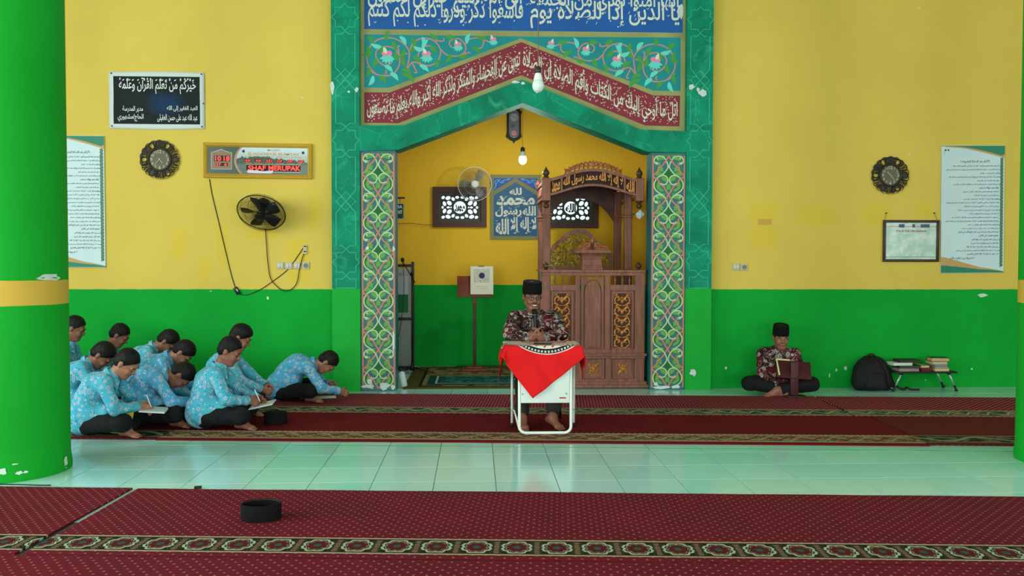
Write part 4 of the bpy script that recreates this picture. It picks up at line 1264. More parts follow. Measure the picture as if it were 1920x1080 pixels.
# ------------------------------------------------------------------ the two men
def teacher():
    rz = -PI / 2; loc = (onY(1002, 700, 7.98).x, 7.98, .0128)
    L = lambda p: local(p, loc, rz)
    hd = L(onY(998, 558, 7.70)); nk = L(onY(1001, 589, 7.80)); 
    hr, hl_ = L(onY(996, 634, 7.45)), L(onY(1016, 634, 7.45))
    hp = (0.0, 0.0, .50)
    kr, kl = L((loc[0] - .13, 7.56, .50)), L((loc[0] + .17, 7.56, .50))
    ar, al = L(onZ(979, 786, .09)), L(onZ(1036, 784, .09))
    tr, tl = L(onZ(984, 803, .05)), L(onZ(1058, 799, .05))
    ar[2] = al[2] = .085; tr[2] = tl[2] = .045
    legs = [(kr, ar, tr), (kl, al, tl)]
    r = person(loc, rz, 'smiling man in black cap and maroon batik shirt speaking at the table', None, hd, nk, (6, 10, 0), [hr, hl_], legs, hip=hp, mats=(BATIKR, TROUSERB, COLLARR), tone=1, cap=True, face=2, sw=.175, h=.006,
               palms=[((.30, .90, .12), (.5, -.1, .85)), ((.30, -.90, .16), (.5, .1, .85))], curl=(.8, .9, .6), poles=((-.1, -1, -.12), (-.1, 1, -.12)), smile=True, jac=.008, seedf=1.7)
    root, H, R, arms, mtx = r
    GL = plain('black_spectacle_frame', (16, 16, 18), .35)
    mb = MB()
    for e in (-1, 1):
        mb.tube([(.103, e * (.033 + .021 * math.cos(t)), .006 + .0155 * math.sin(t)) for t in [2 * PI * k / 16 for k in range(16)]], .0017, 6, closed=True)
        mb.tube([(.101, .054 * e, .010), (.07, .073 * e, .012), (-.01, .083 * e, .012)], .0017, 6)
    mb.tube([(.104, -.012, .008), (.107, 0, .010), (.104, .012, .008)], .0017, 6)
    me = mb.mesh('glasses'); me.transform(mtx); obj('glasses', me, GL, root, True)
    f = Field(np.array(H(.06, 0, -.1)) - .08, np.array(H(.06, 0, -.1)) + .08, .005)
    f.cap(H(.074, -.012, -.094), H(.074, .012, -.094), .017, k=.01); f.cap(H(.066, 0, -.112), H(.060, 0, -.118), .013, k=.015)
    obj('goatee', f.mesh('goatee', folds(.0015, 4)), HAIR, root)
    me = MB().tube(crom([(.088, -.026, -.044), (.100, -.012, -.0375), (.103, 0, -.0385), (.100, .012, -.0375), (.088, .026, -.044)], 4), .003, 6).mesh('moustache'); me.transform(mtx); obj('moustache', me, HAIR, root, True)
    # shirt placket of grey trim
    c0, c1 = L(onY(1002, 598, 7.66)), L(onY(1004, 640, 7.62))
    # microphone held upright in both hands
    mo = empty('microphone', (0, 0, 0), 0, 'black handheld microphone held upright by the man at the table', 'microphone')
    a = onY(1005, 640, 7.425); b = onY(1003, 588, 7.455)
    a, b = Vector(a), Vector(b); d = (b - a).normalized()
    MB().tube([a, a + d * .02, b - d * .03, b - d * .012], [.0125, .0145, .0165, .021], 16).build('handle', plain('black_plastic', (18, 18, 20), .4), mo, auto=.8)
    MB().tube([b - d * .014, b - d * .010], [.0235, .0235], 18).build('collar_ring', plain('grey_metal', (90, 92, 94), .35, .8), mo)
    mb = MB(); n_ = 10; mb.tube([b + d * (.022 * math.sin(t) + .008) for t in [-PI / 2 + PI * k / n_ for k in range(n_ + 1)]], [max(.001, .026 * math.cos(t)) for t in [-PI / 2 + PI * k / n_ for k in range(n_ + 1)]], 18)
    gm_ = M('dark_mesh_grille', (26, 26, 28), .5, .6); gm_.bump(gm_.voro(700, rnd=0.0), .8, .002)
    mb.build('grille', gm_.m, mo, True)
    return loc


TL = teacher()
# chair under him
ch = empty('chair', (TL[0], 8.0, 0), 0, 'black chair behind the table, mostly hidden by the seated man', 'chair')
CB = plain('black_painted_steel', (20, 20, 22), .4, .3)
MB().box((0, 0, .395), (.42, .40, .035), bev=.012).build('seat', plain('black_vinyl', (22, 22, 24), .5), ch, auto=.8)
MB().box((0, .215, .66), (.40, .03, .22), bev=.012).build('backrest', plain('black_vinyl', (22, 22, 24), .5), ch, auto=.8)
for sx in (-1, 1):
    MB().tube([(sx * .205, .20, .012), (sx * .20, .22, .4), (sx * .185, .235, .76)], .011, 8).build('leg', CB, ch, True)
    MB().tube([(sx * .225, -.20, .012), (sx * .215, -.18, .395)], .011, 8).build('leg', CB, ch, True)

# white folding table with its red cloth
tb = empty('folding_table', (0, 0, 0), 0, 'white folding table with tubular legs under the red cloth', 'table')
WHP = plain('white_powder_coat', (214, 220, 216), .35); WHB = plain('white_board', (206, 214, 210), .4)
TZ = .742
ta, tb_ = onY(950, 648, 7.10), onY(1086, 650, 7.10)
x0, x1 = ta.x, tb_.x; ty0, ty1 = 7.08, 7.47
MB().b2((x0, ty0, TZ - .025), (x1, ty1, TZ), bev=.006).build('table_top', WHB, tb, auto=.8)
lx0, lx1 = onY(974, 750, 7.06).x, onY(1071, 750, 7.06).x
rr = .05
U = [(lx0, 7.09, TZ - .03), (lx0, 7.075, .25), (lx0, 7.07, .028 + rr)] + [(lx0 + rr - rr * math.cos(t), 7.07, .028 + rr - rr * math.sin(t)) for t in (.4, .8, 1.2)] + [(lx0 + rr, 7.07, .026), (lx1 - rr, 7.07, .026)] + [(lx1 - rr + rr * math.sin(t), 7.07, .028 + rr - rr * math.cos(t)) for t in (.4, .8, 1.2)] + [(lx1, 7.07, .028 + rr), (lx1, 7.075, .25), (lx1, 7.09, TZ - .03)]
MB().tube(U, .0125, 10).build('front_leg_frame', WHP, tb, True)
for sx, xx in ((-1, onY(960, 780, 7.40).x), (1, onY(1076, 780, 7.40).x)):
    MB().tube([(xx, 7.41, TZ - .03), (xx, 7.42, .03)], .0115, 10).build('leg', WHP, tb, True)
    MB().tube([(xx, 7.42, .014), (xx, 7.42, .045)], .016, 10).build('rubber_foot', plain('black_rubber', (20, 20, 20), .7), tb, True)
    MB().tube([(xx, 7.41, .16), (xx - sx * .02, 7.36, .16), ((lx0 if sx < 0 else lx1) + 0, 7.10, .05)], .008, 8).build('side_brace', WHP, tb, True)
p0, p1 = onY(974, 690, 7.075), onY(1070, 755, 7.075)
MB().b2((lx0 + .012, 7.066, p1.z), (lx1 - .012, 7.080, TZ - .03), bev=.003).build('front_panel', WHB, tb, auto=.8)
for (px, py) in ((980, 739), (1062, 738)):
    p = onY(px, py, 7.066); MB().cyl((p.x, 7.0665, p.z), (p.x, 7.062, p.z), .0055, 8).build('screw', plain('grey_metal', (90, 92, 94), .35, .8), tb)
p = onY(1055, 746, 7.066); MB().box((p.x, 7.0648, p.z), (.055, .0016, .010)).build('maker_label', plain('red_label', (150, 30, 40), .5), tb)


def cloth():
    m = M('red_batik_tablecloth', (205, 24, 28), .85, spec=.15)
    at = m.t.nodes.new('ShaderNodeUVMap'); at.uv_map = 'UVMap'
    sp = m.t.nodes.new('ShaderNodeSeparateXYZ'); m.t.links.new(at.outputs[0], sp.inputs[0])
    u, v = S(m.t, sp.outputs[0]), S(m.t, sp.outputs[1])
    r_ = (u * u + v * v).sqrt()
    at2 = m.t.nodes.new('ShaderNodeMath'); at2.operation = 'ARCTAN2'; m.t.links.new(v.s, at2.inputs[0]); m.t.links.new(u.s, at2.inputs[1]); an = S(m.t, at2.outputs[0])
    red = m.mix(m.noise(3, 3).ramp(.3, .7), (214, 26, 28), (196, 20, 26))
    c = m.mix(r_.lt(.345), red, (200, 196, 188)); c = m.mix(r_.lt(.338), c, (30, 24, 26))
    c = m.mix(r_.band(.318, .332) * ((an * 14).frac() - .5).abs().lt(.28), c, (190, 186, 178)); c = m.mix(r_.lt(.306), c, (206, 202, 194))
    sw = (an * 5.2 + (r_ * 26).sin() * 1.0).frac() - .5
    c = m.mix(sw.abs().lt(.12) * r_.band(.17, .298), c, (190, 40, 44)); c = m.mix(sw.abs().band(.19, .24) * r_.band(.17, .295), c, (206, 150, 146))
    c = m.mix(r_.lt(.165), c, (188, 60, 60)); c = m.mix(r_.lt(.15), c, (200, 170, 164)); c = m.mix((m.noise(40, 2).gt(.52)) * r_.lt(.15), c, (170, 36, 40))
    m.color(c).bump(m.noise(120, 2), .2, .003)
    # square cloth laid corner-wise over the small table, its corners falling over the edges
    n = 72; a = .485; cx, cy = (x0 + x1) / 2 - .01, 7.275; ang = math.radians(45 - 7)
    ux, uy = Vector((math.cos(ang), math.sin(ang))), Vector((-math.sin(ang), math.cos(ang)))
    vs, uv = [], []
    for i in range(n + 1):
        for j in range(n + 1):
            s_, t_ = (i / n * 2 - 1) * a * .94, (j / n * 2 - 1) * a * .94
            p = Vector((cx, cy)) + ux * s_ + uy * t_
            qx, qy = min(max(p.x, x0 - .006), x1 + .006), min(max(p.y, ty0 - .006), ty1 + .006)
            ox, oy = p.x - qx, p.y - qy; d = math.hypot(ox, oy)
            z = TZ + .004
            if d > 0:
                nx_, ny_ = ox / d, oy / d
                corner = min(1.0, 2.2 * min(abs(nx_), abs(ny_)))
                al = p.x * 17 + p.y * 11
                flare = .10 + .10 * corner
                w_ = .012 * math.sin(al * 1.6) * min(1, d / .1) + .035 * corner * min(1, d / .15)
                drop = max(0, d - .008)
                qx += nx_ * (min(d, .012) + drop * flare + w_); qy += ny_ * (min(d, .012) + drop * flare + w_)
                z -= drop * math.sqrt(max(0, 1 - flare * flare)) if d > .008 else 0
            vs.append((qx, qy, z)); uv.append(((p.x - cx - .04) / 1.19, (p.y - 7.405) / 1.19))
    fs = [(i * (n + 1) + j, (i + 1) * (n + 1) + j, (i + 1) * (n + 1) + j + 1, i * (n + 1) + j + 1) for i in range(n) for j in range(n)]
    me = bpy.data.meshes.new('tablecloth'); me.from_pydata(vs, [], fs); me.update()
    ul = me.uv_layers.new(name='UVMap')
    for lp in me.loops: ul.data[lp.index].uv = uv[lp.vertex_index]
    o = obj('tablecloth', me, m.m, None, True)
    md = o.modifiers.new('thickness', 'SOLIDIFY'); md.thickness = .0018; md.offset = 1
    tag(o, 'red batik cloth with white medallion hanging corner-wise over the table', 'tablecloth')


cloth()
p = onY(1018, 647, 7.2)
o = MB().box((p.x - .005, 7.17, TZ + .0125), (.078, .15, .009), rot=(0, 0, 1.35), bev=.003).build('phone', plain('dark_glass', (16, 18, 22), .15))
tag(o, 'dark mobile phone lying on the red cloth before the man', 'phone')


def reader():
    rz = math.radians(-90 - 9); p = onZ(1452, 735); loc = (p.x, 9.34, .0128)
    L = lambda p: local(p, loc, rz)
    hd = L(onY(1464, 634, 9.29)); nk = L(onY(1460, 659, 9.35))
    hr, hl_ = L(onY(1458, 727, 9.07)), L(onY(1482, 724, 9.05))
    hr[2] = max(hr[2], .07); hl_[2] = max(hl_[2], .075)
    legs = [((.27, -.335, .12), (.27, .02, .062), (.30, -.14, .045)), ((.27, .335, .12), (.30, .10, .070), (.25, .24, .05))]
    legs = [((.24, -.33, .12), (.25, .05, .060), (.31, .21, .045)), ((.24, .33, .12), (.33, -.05, .062), (.37, -.21, .042))]
    return person(loc, rz, 'man in black cap and maroon batik shirt sitting cross-legged at a book stand', None, hd, nk, (10, 3, 0), [hr, hl_], legs, mats=(BATIKR, TROUSER, COLLARR), tone=4, cap=True, face=2, sw=.172, h=.0065,
                  palms=[((.7, .45, -.5), (.3, .6, .6)), ((.7, -.45, -.5), (.3, -.6, .6))], curl=(.5, .7, .5), poles=((-.5, -1, -.2), (-.5, 1, -.2)), jac=.004, seedf=4.2)


reader()

# things the students write on
PAPER = plain('white_paper', (205, 214, 218), .8); COVER = plain('dark_board', (40, 44, 48), .6)
PEN = plain('white_pen_plastic', (214, 220, 226), .35)


def held_board(key, off, size, rot, label, name, cat, cover=PAPER):
    root, H, R, arms, mtx, loc, rz = stu[key]
    w_ = (np.array(arms[0][2]) + np.array(arms[1][2])) / 2 + np.array(off)
    mt = Matrix.Translation(loc) @ Matrix.Rotation(rz, 4, 'Z') @ Matrix.Translation(w_) @ Euler(rot).to_matrix().to_4x4()
    e = empty(name, (0, 0, 0), 0, label, cat); e.matrix_world = mt
    MB().box((0, 0, 0), (size[0], size[1], .006), bev=.001).build('cover', cover, e)
    MB().box((0, 0, .0055), (size[0] - .008, size[1] - .008, .006), bev=.001).build('page_block', PAPER, e)
    return e


def pen(key, i, off, d, label):
    root, H, R, arms, mtx, loc, rz = stu[key]
    w_ = np.array(arms[i][2]) + np.array(off)
    mt = Matrix.Translation(loc) @ Matrix.Rotation(rz, 4, 'Z')
    a = Vector(w_); d = Vector(d).normalized()
    e = empty('pen', (0, 0, 0), 0, label, 'pen')
    P_ = lambda t: mt @ (a + d * t)
    MB().tube([P_(-.02), P_(-.008), P_(.10)], [.001, .0042, .0045], 8).build('barrel', PEN, e, True)
    MB().tube([P_(.10), P_(.128)], [.0048, .004], 8).build('cap_end', plain('blue_pen_cap', (60, 90, 160), .4), e, True)


held_board('s4', (.09, -.0, -.035), (.20, .26), (0, .10, .1), 'white notebook on the lap of the front student beside the column', 'notebook', 'notebook')
held_board('s8', (.075, .0, -.05), (.21, .28), (0, -.20, .0), 'white clipboard sheet resting on the thigh of the upright student', 'clipboard', 'clipboard', COVER)
pen('s4', 0, (.085, .03, .0), (-.25, -.2, .9), 'pen in the hand of the front student beside the column')
pen('s8', 0, (.085, .02, .0), (-.35, -.1, .9), 'white pen in the hand of the upright student with the clipboard')
p = onZ(608, 745, .012); o = MB().box((0, 0, .001), (.24, .17, .0015)).build('paper_sheet', PAPER); o.location = (p.x, p.y, .0125); o.rotation_euler = (0, 0, .18)
tag(o, 'white paper sheet on the dotted carpet before the lone bending student', 'paper')
o = MB().box((0, 0, .004), (.15, .21, .008), bev=.002).build('exercise_book', plain('yellow_cover', (176, 166, 60), .6)); p = onY(236, 790, 7.15)
o.location = (p.x - .02, 7.14, .135); o.rotation_euler = (1.25, .1, .05); tag(o, 'yellow-green book upright between the knees of the front student', 'book')
o = MB().lathe([(.088, 0), (.091, .003), (.090, .05), (.086, .098), (.083, .104), (.060, .104), (.02, .101), (.001, .101)], n=28, sx=1.12, sy=.95).build('songkok', VELVET, auto=.9)
p = onZ(517, 794, .012); o.location = (p.x, p.y, .0125)
tag(o, 'black cap lying on the carpet before the upright student with the clipboard', 'cap')

# cap on the near carpet, lying open side up
cp = empty('songkok', (onZ(483, 981, .012).x, onZ(483, 981, .012).y + .08, .0128), .1, 'black velvet cap standing on the near dotted carpet', 'cap')
mb = MB().lathe([(.098, 0), (.100, .003), (.100, .086), (.098, .090), (.0965, .090), (.095, .084), (.0935, .012), (.02, .008), (.001, .008)], n=36, sx=1.10, sy=.82)
mb.build('crown', VELVET, cp, auto=.7)
MB().tube([(1.10 * .0952 * math.cos(t), .82 * .0952 * math.sin(t), .085) for t in [2 * PI * k / 36 for k in range(36)]], .0016, 6, closed=True).build('lining_edge', plain('dark_lining', (44, 42, 44), .5), cp)
# ------------------------------------------------------------------ carved pulpit in the niche
wm = M('reddish_brown_wood', (128, 82, 66), .5, spec=.35)
x, y, z = wm.xyz()
g1 = wm.noise(3.0, 5, .6, vec=wm.vec(x * 9, y * 9, z * .9)); g2 = wm.noise(30, 3, vec=wm.vec(x * 3, y * 3, z * .25))
wm.color(wm.mix(g1.ramp(.3, .72), (104, 58, 44), (146, 92, 72))).bump(g2, .12, .004)
wc = wm.mix(g1.ramp(.3, .72), (104, 58, 44), (146, 92, 72)); wm.color(wm.mix(g2.ramp(.45, .75) * .35, wc, (86, 46, 36)))
WOOD = wm.m
WOODD = plain('dark_brown_wood', (78, 44, 36), .5, var=.2, vs=8)
GOLD = plain('antique_gold_carving', (172, 116, 58), .42, .35, var=.25, vs=40)
GOLDO = plain('tarnished_gold_carving', (128, 106, 44), .5, .3, var=.3, vs=30)
DKFILL = plain('dark_carving_ground', (70, 36, 24), .7)
Y0 = 9.73
mq = lambda px, py, Y=Y0: W(px, py, Y)
mc = mq(1111, 600)[0]
pul = empty('pulpit', (mc, Y0, 0), 0, 'carved brown wooden pulpit with arched canopy in the niche', 'pulpit')


def part(mb, name, mat=WOOD, parent=None, **k):
    """parts are drawn in world coordinates, then hung on the pulpit"""
    for i, v in enumerate(mb.v): mb.v[i] = (v[0] - mc, v[1] - Y0, v[2])
    return mb.build(name, mat, parent or pul, **k)


def pxbox(a, b, y0, y1, mb=None, Y=Y0, **k):
    (xa, za), (xb, zb_) = mq(*a, Y), mq(*b, Y)
    return (mb or MB()).b2((xa, y0, zb_), (xb, y1, za), **k)


part(pxbox((1008, 716), (1212, 722), Y0 - .02, 10.9, Y=Y0).b2((mq(1005, 722)[0], Y0 - .045, 0.0125), (mq(1214, 722)[0], 10.95, mq(1100, 721)[1])), 'plinth')
part(pxbox((1017, 545), (1205, 718), Y0 + .035, Y0 + .07), 'front_board')
part(pxbox((1015, 545), (1019, 718), Y0 + .02, Y0 + .55), 'side_board'); part(pxbox((1203, 545), (1207, 718), Y0 + .02, Y0 + .55), 'side_board')
for a, b in (((1013.5, 507), (1031, 717)), ((1079, 516), (1087, 662)), ((1134.5, 516), (1144, 662)), ((1191, 507), (1208, 717)), ((1079, 671), (1091, 717)), ((1135.5, 671), (1146, 717))):
    part(pxbox(a, b, Y0, Y0 + .05, bev=.004), 'stile')
for a, b, d in (((1011, 506), (1210, 511), -.02), ((1014, 511), (1207.5, 517), -.006), ((1030, 534), (1080, 545), .004), ((1143, 534), (1192, 545), .004), ((1030, 655), (1192, 664), .002), ((1009, 663), (1212, 667), -.03), ((1012, 667), (1209, 672), -.012), ((1030, 711), (1192, 718), .002)):
    part(pxbox(a, b, Y0 + d, Y0 + .06, bev=.003), 'rail')
part(pxbox((1011, 506), (1210, 509), Y0, Y0 + .5), 'top_board')
spin = [(.006, 0), (.010, .01), (.006, .022), (.012, .05), (.014, .06), (.007, .075), (.005, .085), (.010, .095), (.006, .105)]
for px in (1041, 1055, 1069, 1154, 1168, 1181):
    xx, zz = mq(px, 534.5); part(MB().lathe([(r_, h_ / .105 * .100) for r_, h_ in spin], (xx, Y0 + .03, zz), 10), 'baluster', auto=.9)


def arch_loop(x0, x1, z0, z1, point=.5, n=9):
    """pointed-arch outline"""
    w_ = (x1 - x0) / 2; cx = (x0 + x1) / 2; zs = z1 - w_ * (1 + point)
    L_ = [(x0 + w_ * (1 - math.cos(t)) , zs + (z1 - zs) * math.sin(t) ** (.9)) for t in [PI / 2 * k / n for k in range(n + 1)]]
    return [(x0, z0)] + L_ + [(2 * cx - a, b) for a, b in L_[::-1]][1:] + [(x1, z0)]


def plate(loops, y, th, name, mat, bevel=0, parent=None):
    me = fill2d(loops, th); on_wall(me, y + th / 2); me.transform(Matrix.Translation((-mc, -Y0, 0)))
    return obj(name, me, mat, parent or pul)


(xa, za), (xb, zb_) = mq(1097, 527), mq(1126, 651)
for inset, yy, th in ((-.035, Y0 + .022, .014), (0.0, Y0 + .010, .026)):
    if inset < 0:
        (ua, va), (ub, vb) = mq(1090, 520), mq(1132, 658)
        plate([[(ua, vb), (ub, vb), (ub, va), (ua, va)], arch_loop(xa - .012, xb + .012, zb_ - .012, za + .02)], yy, th, 'centre_moulding', WOOD)
    else: plate([arch_loop(xa, xb, zb_, za)], yy, th, 'arched_panel', WOOD)
for a, b in (((1034, 547), (1075, 655)), ((1147, 547), (1188, 655))):
    (ua, va), (ub, vb) = mq(*a), mq(*b); t = .02
    plate([[(ua, vb), (ub, vb), (ub, va), (ua, va)], [(ua + t, vb + t), (ub - t, vb + t), (ub - t, va - t), (ua + t, va - t)]], Y0 + .018, .02, 'panel_moulding', WOOD)


def scroll3d(mb, pts, y, r_, fl=.6):
    """tapering carved scroll"""
    c = crom(pts, 5); n = len(c)
    mb.tube([(a, y, b) for a, b in c], [r_ * (.45 + .75 * math.sin(PI * min(.98, (k + 1) / n) ** .8)) for k in range(n)], 7)


def leaf3d(mb, x_, z_, L, wd, ang, y, th=.008):
    n = 6; ca, sa = math.cos(ang), math.sin(ang); vs = []; 
    for k in range(n + 1):
        t = k / n; hw = wd / 2 * math.sin(PI * t ** .8) + .0004
        for o, d in ((-1, 0), (0, -th * math.sin(PI * t ** .7)), (1, 0), (0, .002)):
            vs.append((x_ + ca * t * L - sa * o * hw, y + d, z_ + sa * t * L + ca * o * hw))
    fs = [(k * 4 + j, k * 4 + (j + 1) % 4, (k + 1) * 4 + (j + 1) % 4, (k + 1) * 4 + j) for k in range(n) for j in range(4)]
    mb.add(vs, fs)


for (a, b) in (((1038, 549), (1070, 653)), ((1151, 549), (1183, 653))):
    (ua, va), (ub, vb) = mq(*a), mq(*b); w_ = (ub - ua) / 2; cx = (ua + ub) / 2; ht = va - vb
    plate([arch_loop(ua, ub, vb, va, .05)], Y0 + .026, .012, 'carving_ground', DKFILL)
    mb = MB(); yy = Y0 + .022
    n = 5
    for k in range(n):
        zc = vb + ht * (k + .5) / n * .96; s_ = ht / n
        for m_ in (-1, 1):
            g = lambda u_, v_: (cx + m_ * u_ * w_, zc + v_ * s_)
            scroll3d(mb, [g(.05, -.48), g(.45, -.42), g(.85, -.1), g(.70, .28), g(.38, .22), g(.42, -.02), g(.6, .02)], yy, .0075)
            scroll3d(mb, [g(.08, -.1), g(.25, .2), g(.6, .42), g(.85, .40)], yy, .006)
            leaf3d(mb, *g(.15, .0), .055, .022, (PI / 2 - .8 * m_), yy); leaf3d(mb, *g(.5, -.3), .05, .02, (PI / 2 - 1.5 * m_), yy); leaf3d(mb, *g(.55, .3), .045, .018, (PI / 2 - .2 * m_), yy)
        leaf3d(mb, cx, zc - .3 * s_, .06, .03, PI / 2, yy, .012)
    for zz in (vb + .022, va - .06, vb + ht * .5):
        mb.lathe([(.001, -.012), (.012, -.008), (.017, 0), (.012, .008), (.001, .012)], (cx, yy - .002, zz), 10, Matrix.Rotation(PI / 2, 4, 'X'))
    part(mb, 'gilded_carving', GOLD, auto=1.2)
for (a, b) in (((1034, 674), (1076, 710)), ((1094, 674), (1133, 710)), ((1149, 674), (1189, 710))):
    (ua, va), (ub, vb) = mq(*a), mq(*b); t = .016
    plate([[(ua, vb), (ub, vb), (ub, va), (ua, va)], [(ua + t, vb + t), (ub - t, vb + t), (ub - t, va - t), (ua + t, va - t)]], Y0 + .02, .016, 'panel_moulding', WOOD)
    cx, cz = (ua + ub) / 2, (va + vb) / 2; mb = MB()
    for k in range(8):
        an = PI / 4 * k + PI / 8 * 0
        L_ = .085 if k % 2 else .06
        leaf3d(mb, cx, cz, L_, .034 if k % 2 else .028, an, Y0 + .032, .014)
        if k % 2:
            for d in (-.35, .35): leaf3d(mb, cx + .035 * math.cos(an), cz + .035 * math.sin(an), .055, .018, an + d, Y0 + .033, .010)
    mb.lathe([(.001, -.010), (.013, -.006), (.017, 0), (.001, .004)], (cx, Y0 + .026, cz), 10, Matrix.Rotation(PI / 2, 4, 'X'))
    part(mb, 'flower_carving', GOLD, auto=1.2)

# lectern on top of the front
onion = [(.020, 0), (.024, .01), (.016, .02), (.030, .035), (.037, .052), (.032, .068), (.016, .080), (.008, .088), (.004, .098), (.001, .102)]
for px in (1024, 1198.5):
    xx, zz = mq(px, 507); part(MB().lathe(onion, (xx, Y0 + .045, zz), 16), 'knob', plain('dark_bronzed_wood', (74, 54, 36), .4, .2), auto=.9)
lx, lz = mq(1112, 506)
q0 = mq(1080, 475)[1]
prof = [(.165, 0), (.166, .02), (.150, .06), (.147, .11), (.158, .15), (.185, .178), (.19, .182)]
hh_ = q0 - lz
mb = MB().lathe([(r_ * 1.02, h_ / .182 * hh_) for r_, h_ in prof], (lx, Y0 + .19, lz), 4, Matrix.Rotation(PI / 4, 4, 'Z'))
part(mb, 'lectern_base')
part(MB().b2((mq(1079, 475)[0], Y0 + .02, q0), (mq(1146.5, 475)[0], Y0 + .37, q0 + .042), bev=.006), 'lectern_top')
mb = MB(); cz0 = q0 + .042
for m_ in (-1, 1):
    g = lambda u_, v_: (lx + m_ * u_ * .19, cz0 + v_ * .125)
    for pts in ([g(.95, .05), g(.7, .35), g(.5, .2), g(.62, .08)], [g(.65, .1), g(.4, .6), g(.15, .5), g(.25, .3)], [g(.3, .1), g(.1, .75), g(.02, .95)], [g(.9, .02), g(.5, .05), g(.1, .05)], [g(.45, .1), g(.3, .3), g(.1, .2)]):
        scroll3d(mb, pts, Y0 + .06, .010)
    for u_, v_, an in ((.8, .05, .9), (.6, .15, .8), (.4, .35, .8), (.2, .55, 1.0), (.5, .0, 1.2), (.2, .1, 1.3)):
        leaf3d(mb, *g(u_, v_), .06, .026, PI / 2 - (PI / 2 - an) * m_ * -1 if m_ < 0 else PI - an, Y0 + .055, .012)
leaf3d(mb, lx, cz0 + .06, .085, .04, PI / 2, Y0 + .05, .014)
part(mb, 'lectern_crest', plain('copper_brown_carving', (138, 82, 52), .45, .15, var=.25, vs=40), auto=1.2)
plate([[(lx - .18, cz0), (lx + .18, cz0), (lx + .09, cz0 + .075), (lx, cz0 + .12), (lx - .09, cz0 + .075)]], Y0 + .062, .008, 'crest_ground', DKFILL)

# canopy: posts, corner blocks, arches, roof
YC, YP, YB = Y0 + .02, 10.27, 11.03
cw = mq(1112.3, 400, YC)
xL, xR = mq(1024.5, 350, YC)[0], mq(1200, 350, YC)[0]
zpt = mq(1024, 376, YC)[1]; zblk = mq(1024, 334, YC)[1]
for yy in (YP, YB):
    for xx in (xL + .045, xR - .045):
        zc_ = mq(1017, 403, YP)[1]
        part(MB().b2((xx - .045, yy - .045, .0125), (xx + .045, yy + .045, zblk - .05), bev=.008).b2((xx - .065, yy - .065, zc_), (xx + .065, yy + .065, zc_ + .018), bev=.004).b2((xx - .055, yy - .055, zc_ - .035), (xx + .055, yy + .055, zc_ - .02), bev=.004).b2((xx - .05, yy - .05, .9), (xx + .05, yy + .05, 1.02), bev=.004), 'post')
for xx in (xL, xR):
    part(MB().b2((xx - .047, YC, zpt), (xx + .047, YC + .094, zblk), bev=.004).b2((xx - .055, YC - .008, zblk - .012), (xx + .055, YC + .102, zblk + .004), bev=.003), 'corner_block')
    part(MB().lathe([(.03, 0), (.036, .012), (.022, .02), (.036, .045), (.040, .060), (.034, .078), (.020, .095), (.010, .112), (.003, .130), (.001, .134)], (xx, YC + .047, zblk + .004), 16), 'finial', plain('dark_bronzed_wood', (74, 54, 36), .4, .2), auto=.9)
    part(MB().lathe([(.012, -.085), (.024, -.078), (.036, -.06), (.030, -.04), (.016, -.028), (.036, -.014), (.040, 0)], (xx, YC + .047, zpt), 16), 'pendant', plain('dark_bronzed_wood', (74, 54, 36), .4, .2), auto=.9)


def arcz(f, side_lo, apex):                                       # height of an arch line at f (-1..1)
    return side_lo + (apex - side_lo) * (math.cos(f * PI / 2) ** 1.25)


xi0, xi1 = xL + .047, xR - .047
A_top = lambda f: arcz(f, mq(1030, 336, YC)[1], mq(1111, 317.5, YC)[1])
A_bot = lambda f: arcz(f, mq(1030, 362, YC)[1], mq(1111, 344.5, YC)[1])
fx = lambda f: (xi0 + xi1) / 2 + f * (xi1 - xi0) / 2
fs_ = [k / 20 * 2 - 1 for k in range(21)]


def arch_band(lo, hi, y, th, name, mat):
    return plate([[(fx(f), lo(f)) for f in fs_] + [(fx(f), hi(f)) for f in fs_[::-1]]], y, th, name, mat)


arch_band(lambda f: A_top(f) - .022, lambda f: A_top(f) + .012, YC, .045, 'arch_rail', WOOD)
arch_band(lambda f: A_bot(f) - .026, lambda f: A_bot(f), YC, .045, 'arch_rail', WOOD)
for f in (-.74, .74):
    plate([[(fx(f) - .011, A_bot(f)), (fx(f) + .011, A_bot(f)), (fx(f) + .011, A_top(f) - .02), (fx(f) - .011, A_top(f) - .02)]], YC + .003, .036, 'arch_divider', WOOD)
P = Paint()
for s, f0, f1 in (('محمد', -.97, -.78), ('لا إله إلا الله محمد رسول الله', -.70, .70), ('الله', .78, .97)):
    v, f, asp = text2d(s, .03)
    b = len(P.v)
    for a, c in v:
        ff = f0 + (f1 - f0) * a; lo, hi = A_bot(ff) + .004, A_top(ff) - .024
        P.v.append((fx(ff) - mc, lo + (hi - lo) * c))
    P.f += [tuple(b + i for i in g) for g in f]
ob = P.build('arch_lettering', GOLD, pul, YC - Y0 + .006)
md = ob.modifiers.new('depth', 'SOLIDIFY'); md.thickness = .014; md.offset = -1
arch_band(lambda f: A_bot(f), lambda f: A_top(f) - .02, YC + .030, .006, 'arch_back_board', plain('very_dark_wood', (44, 24, 20), .7))
mb = MB()
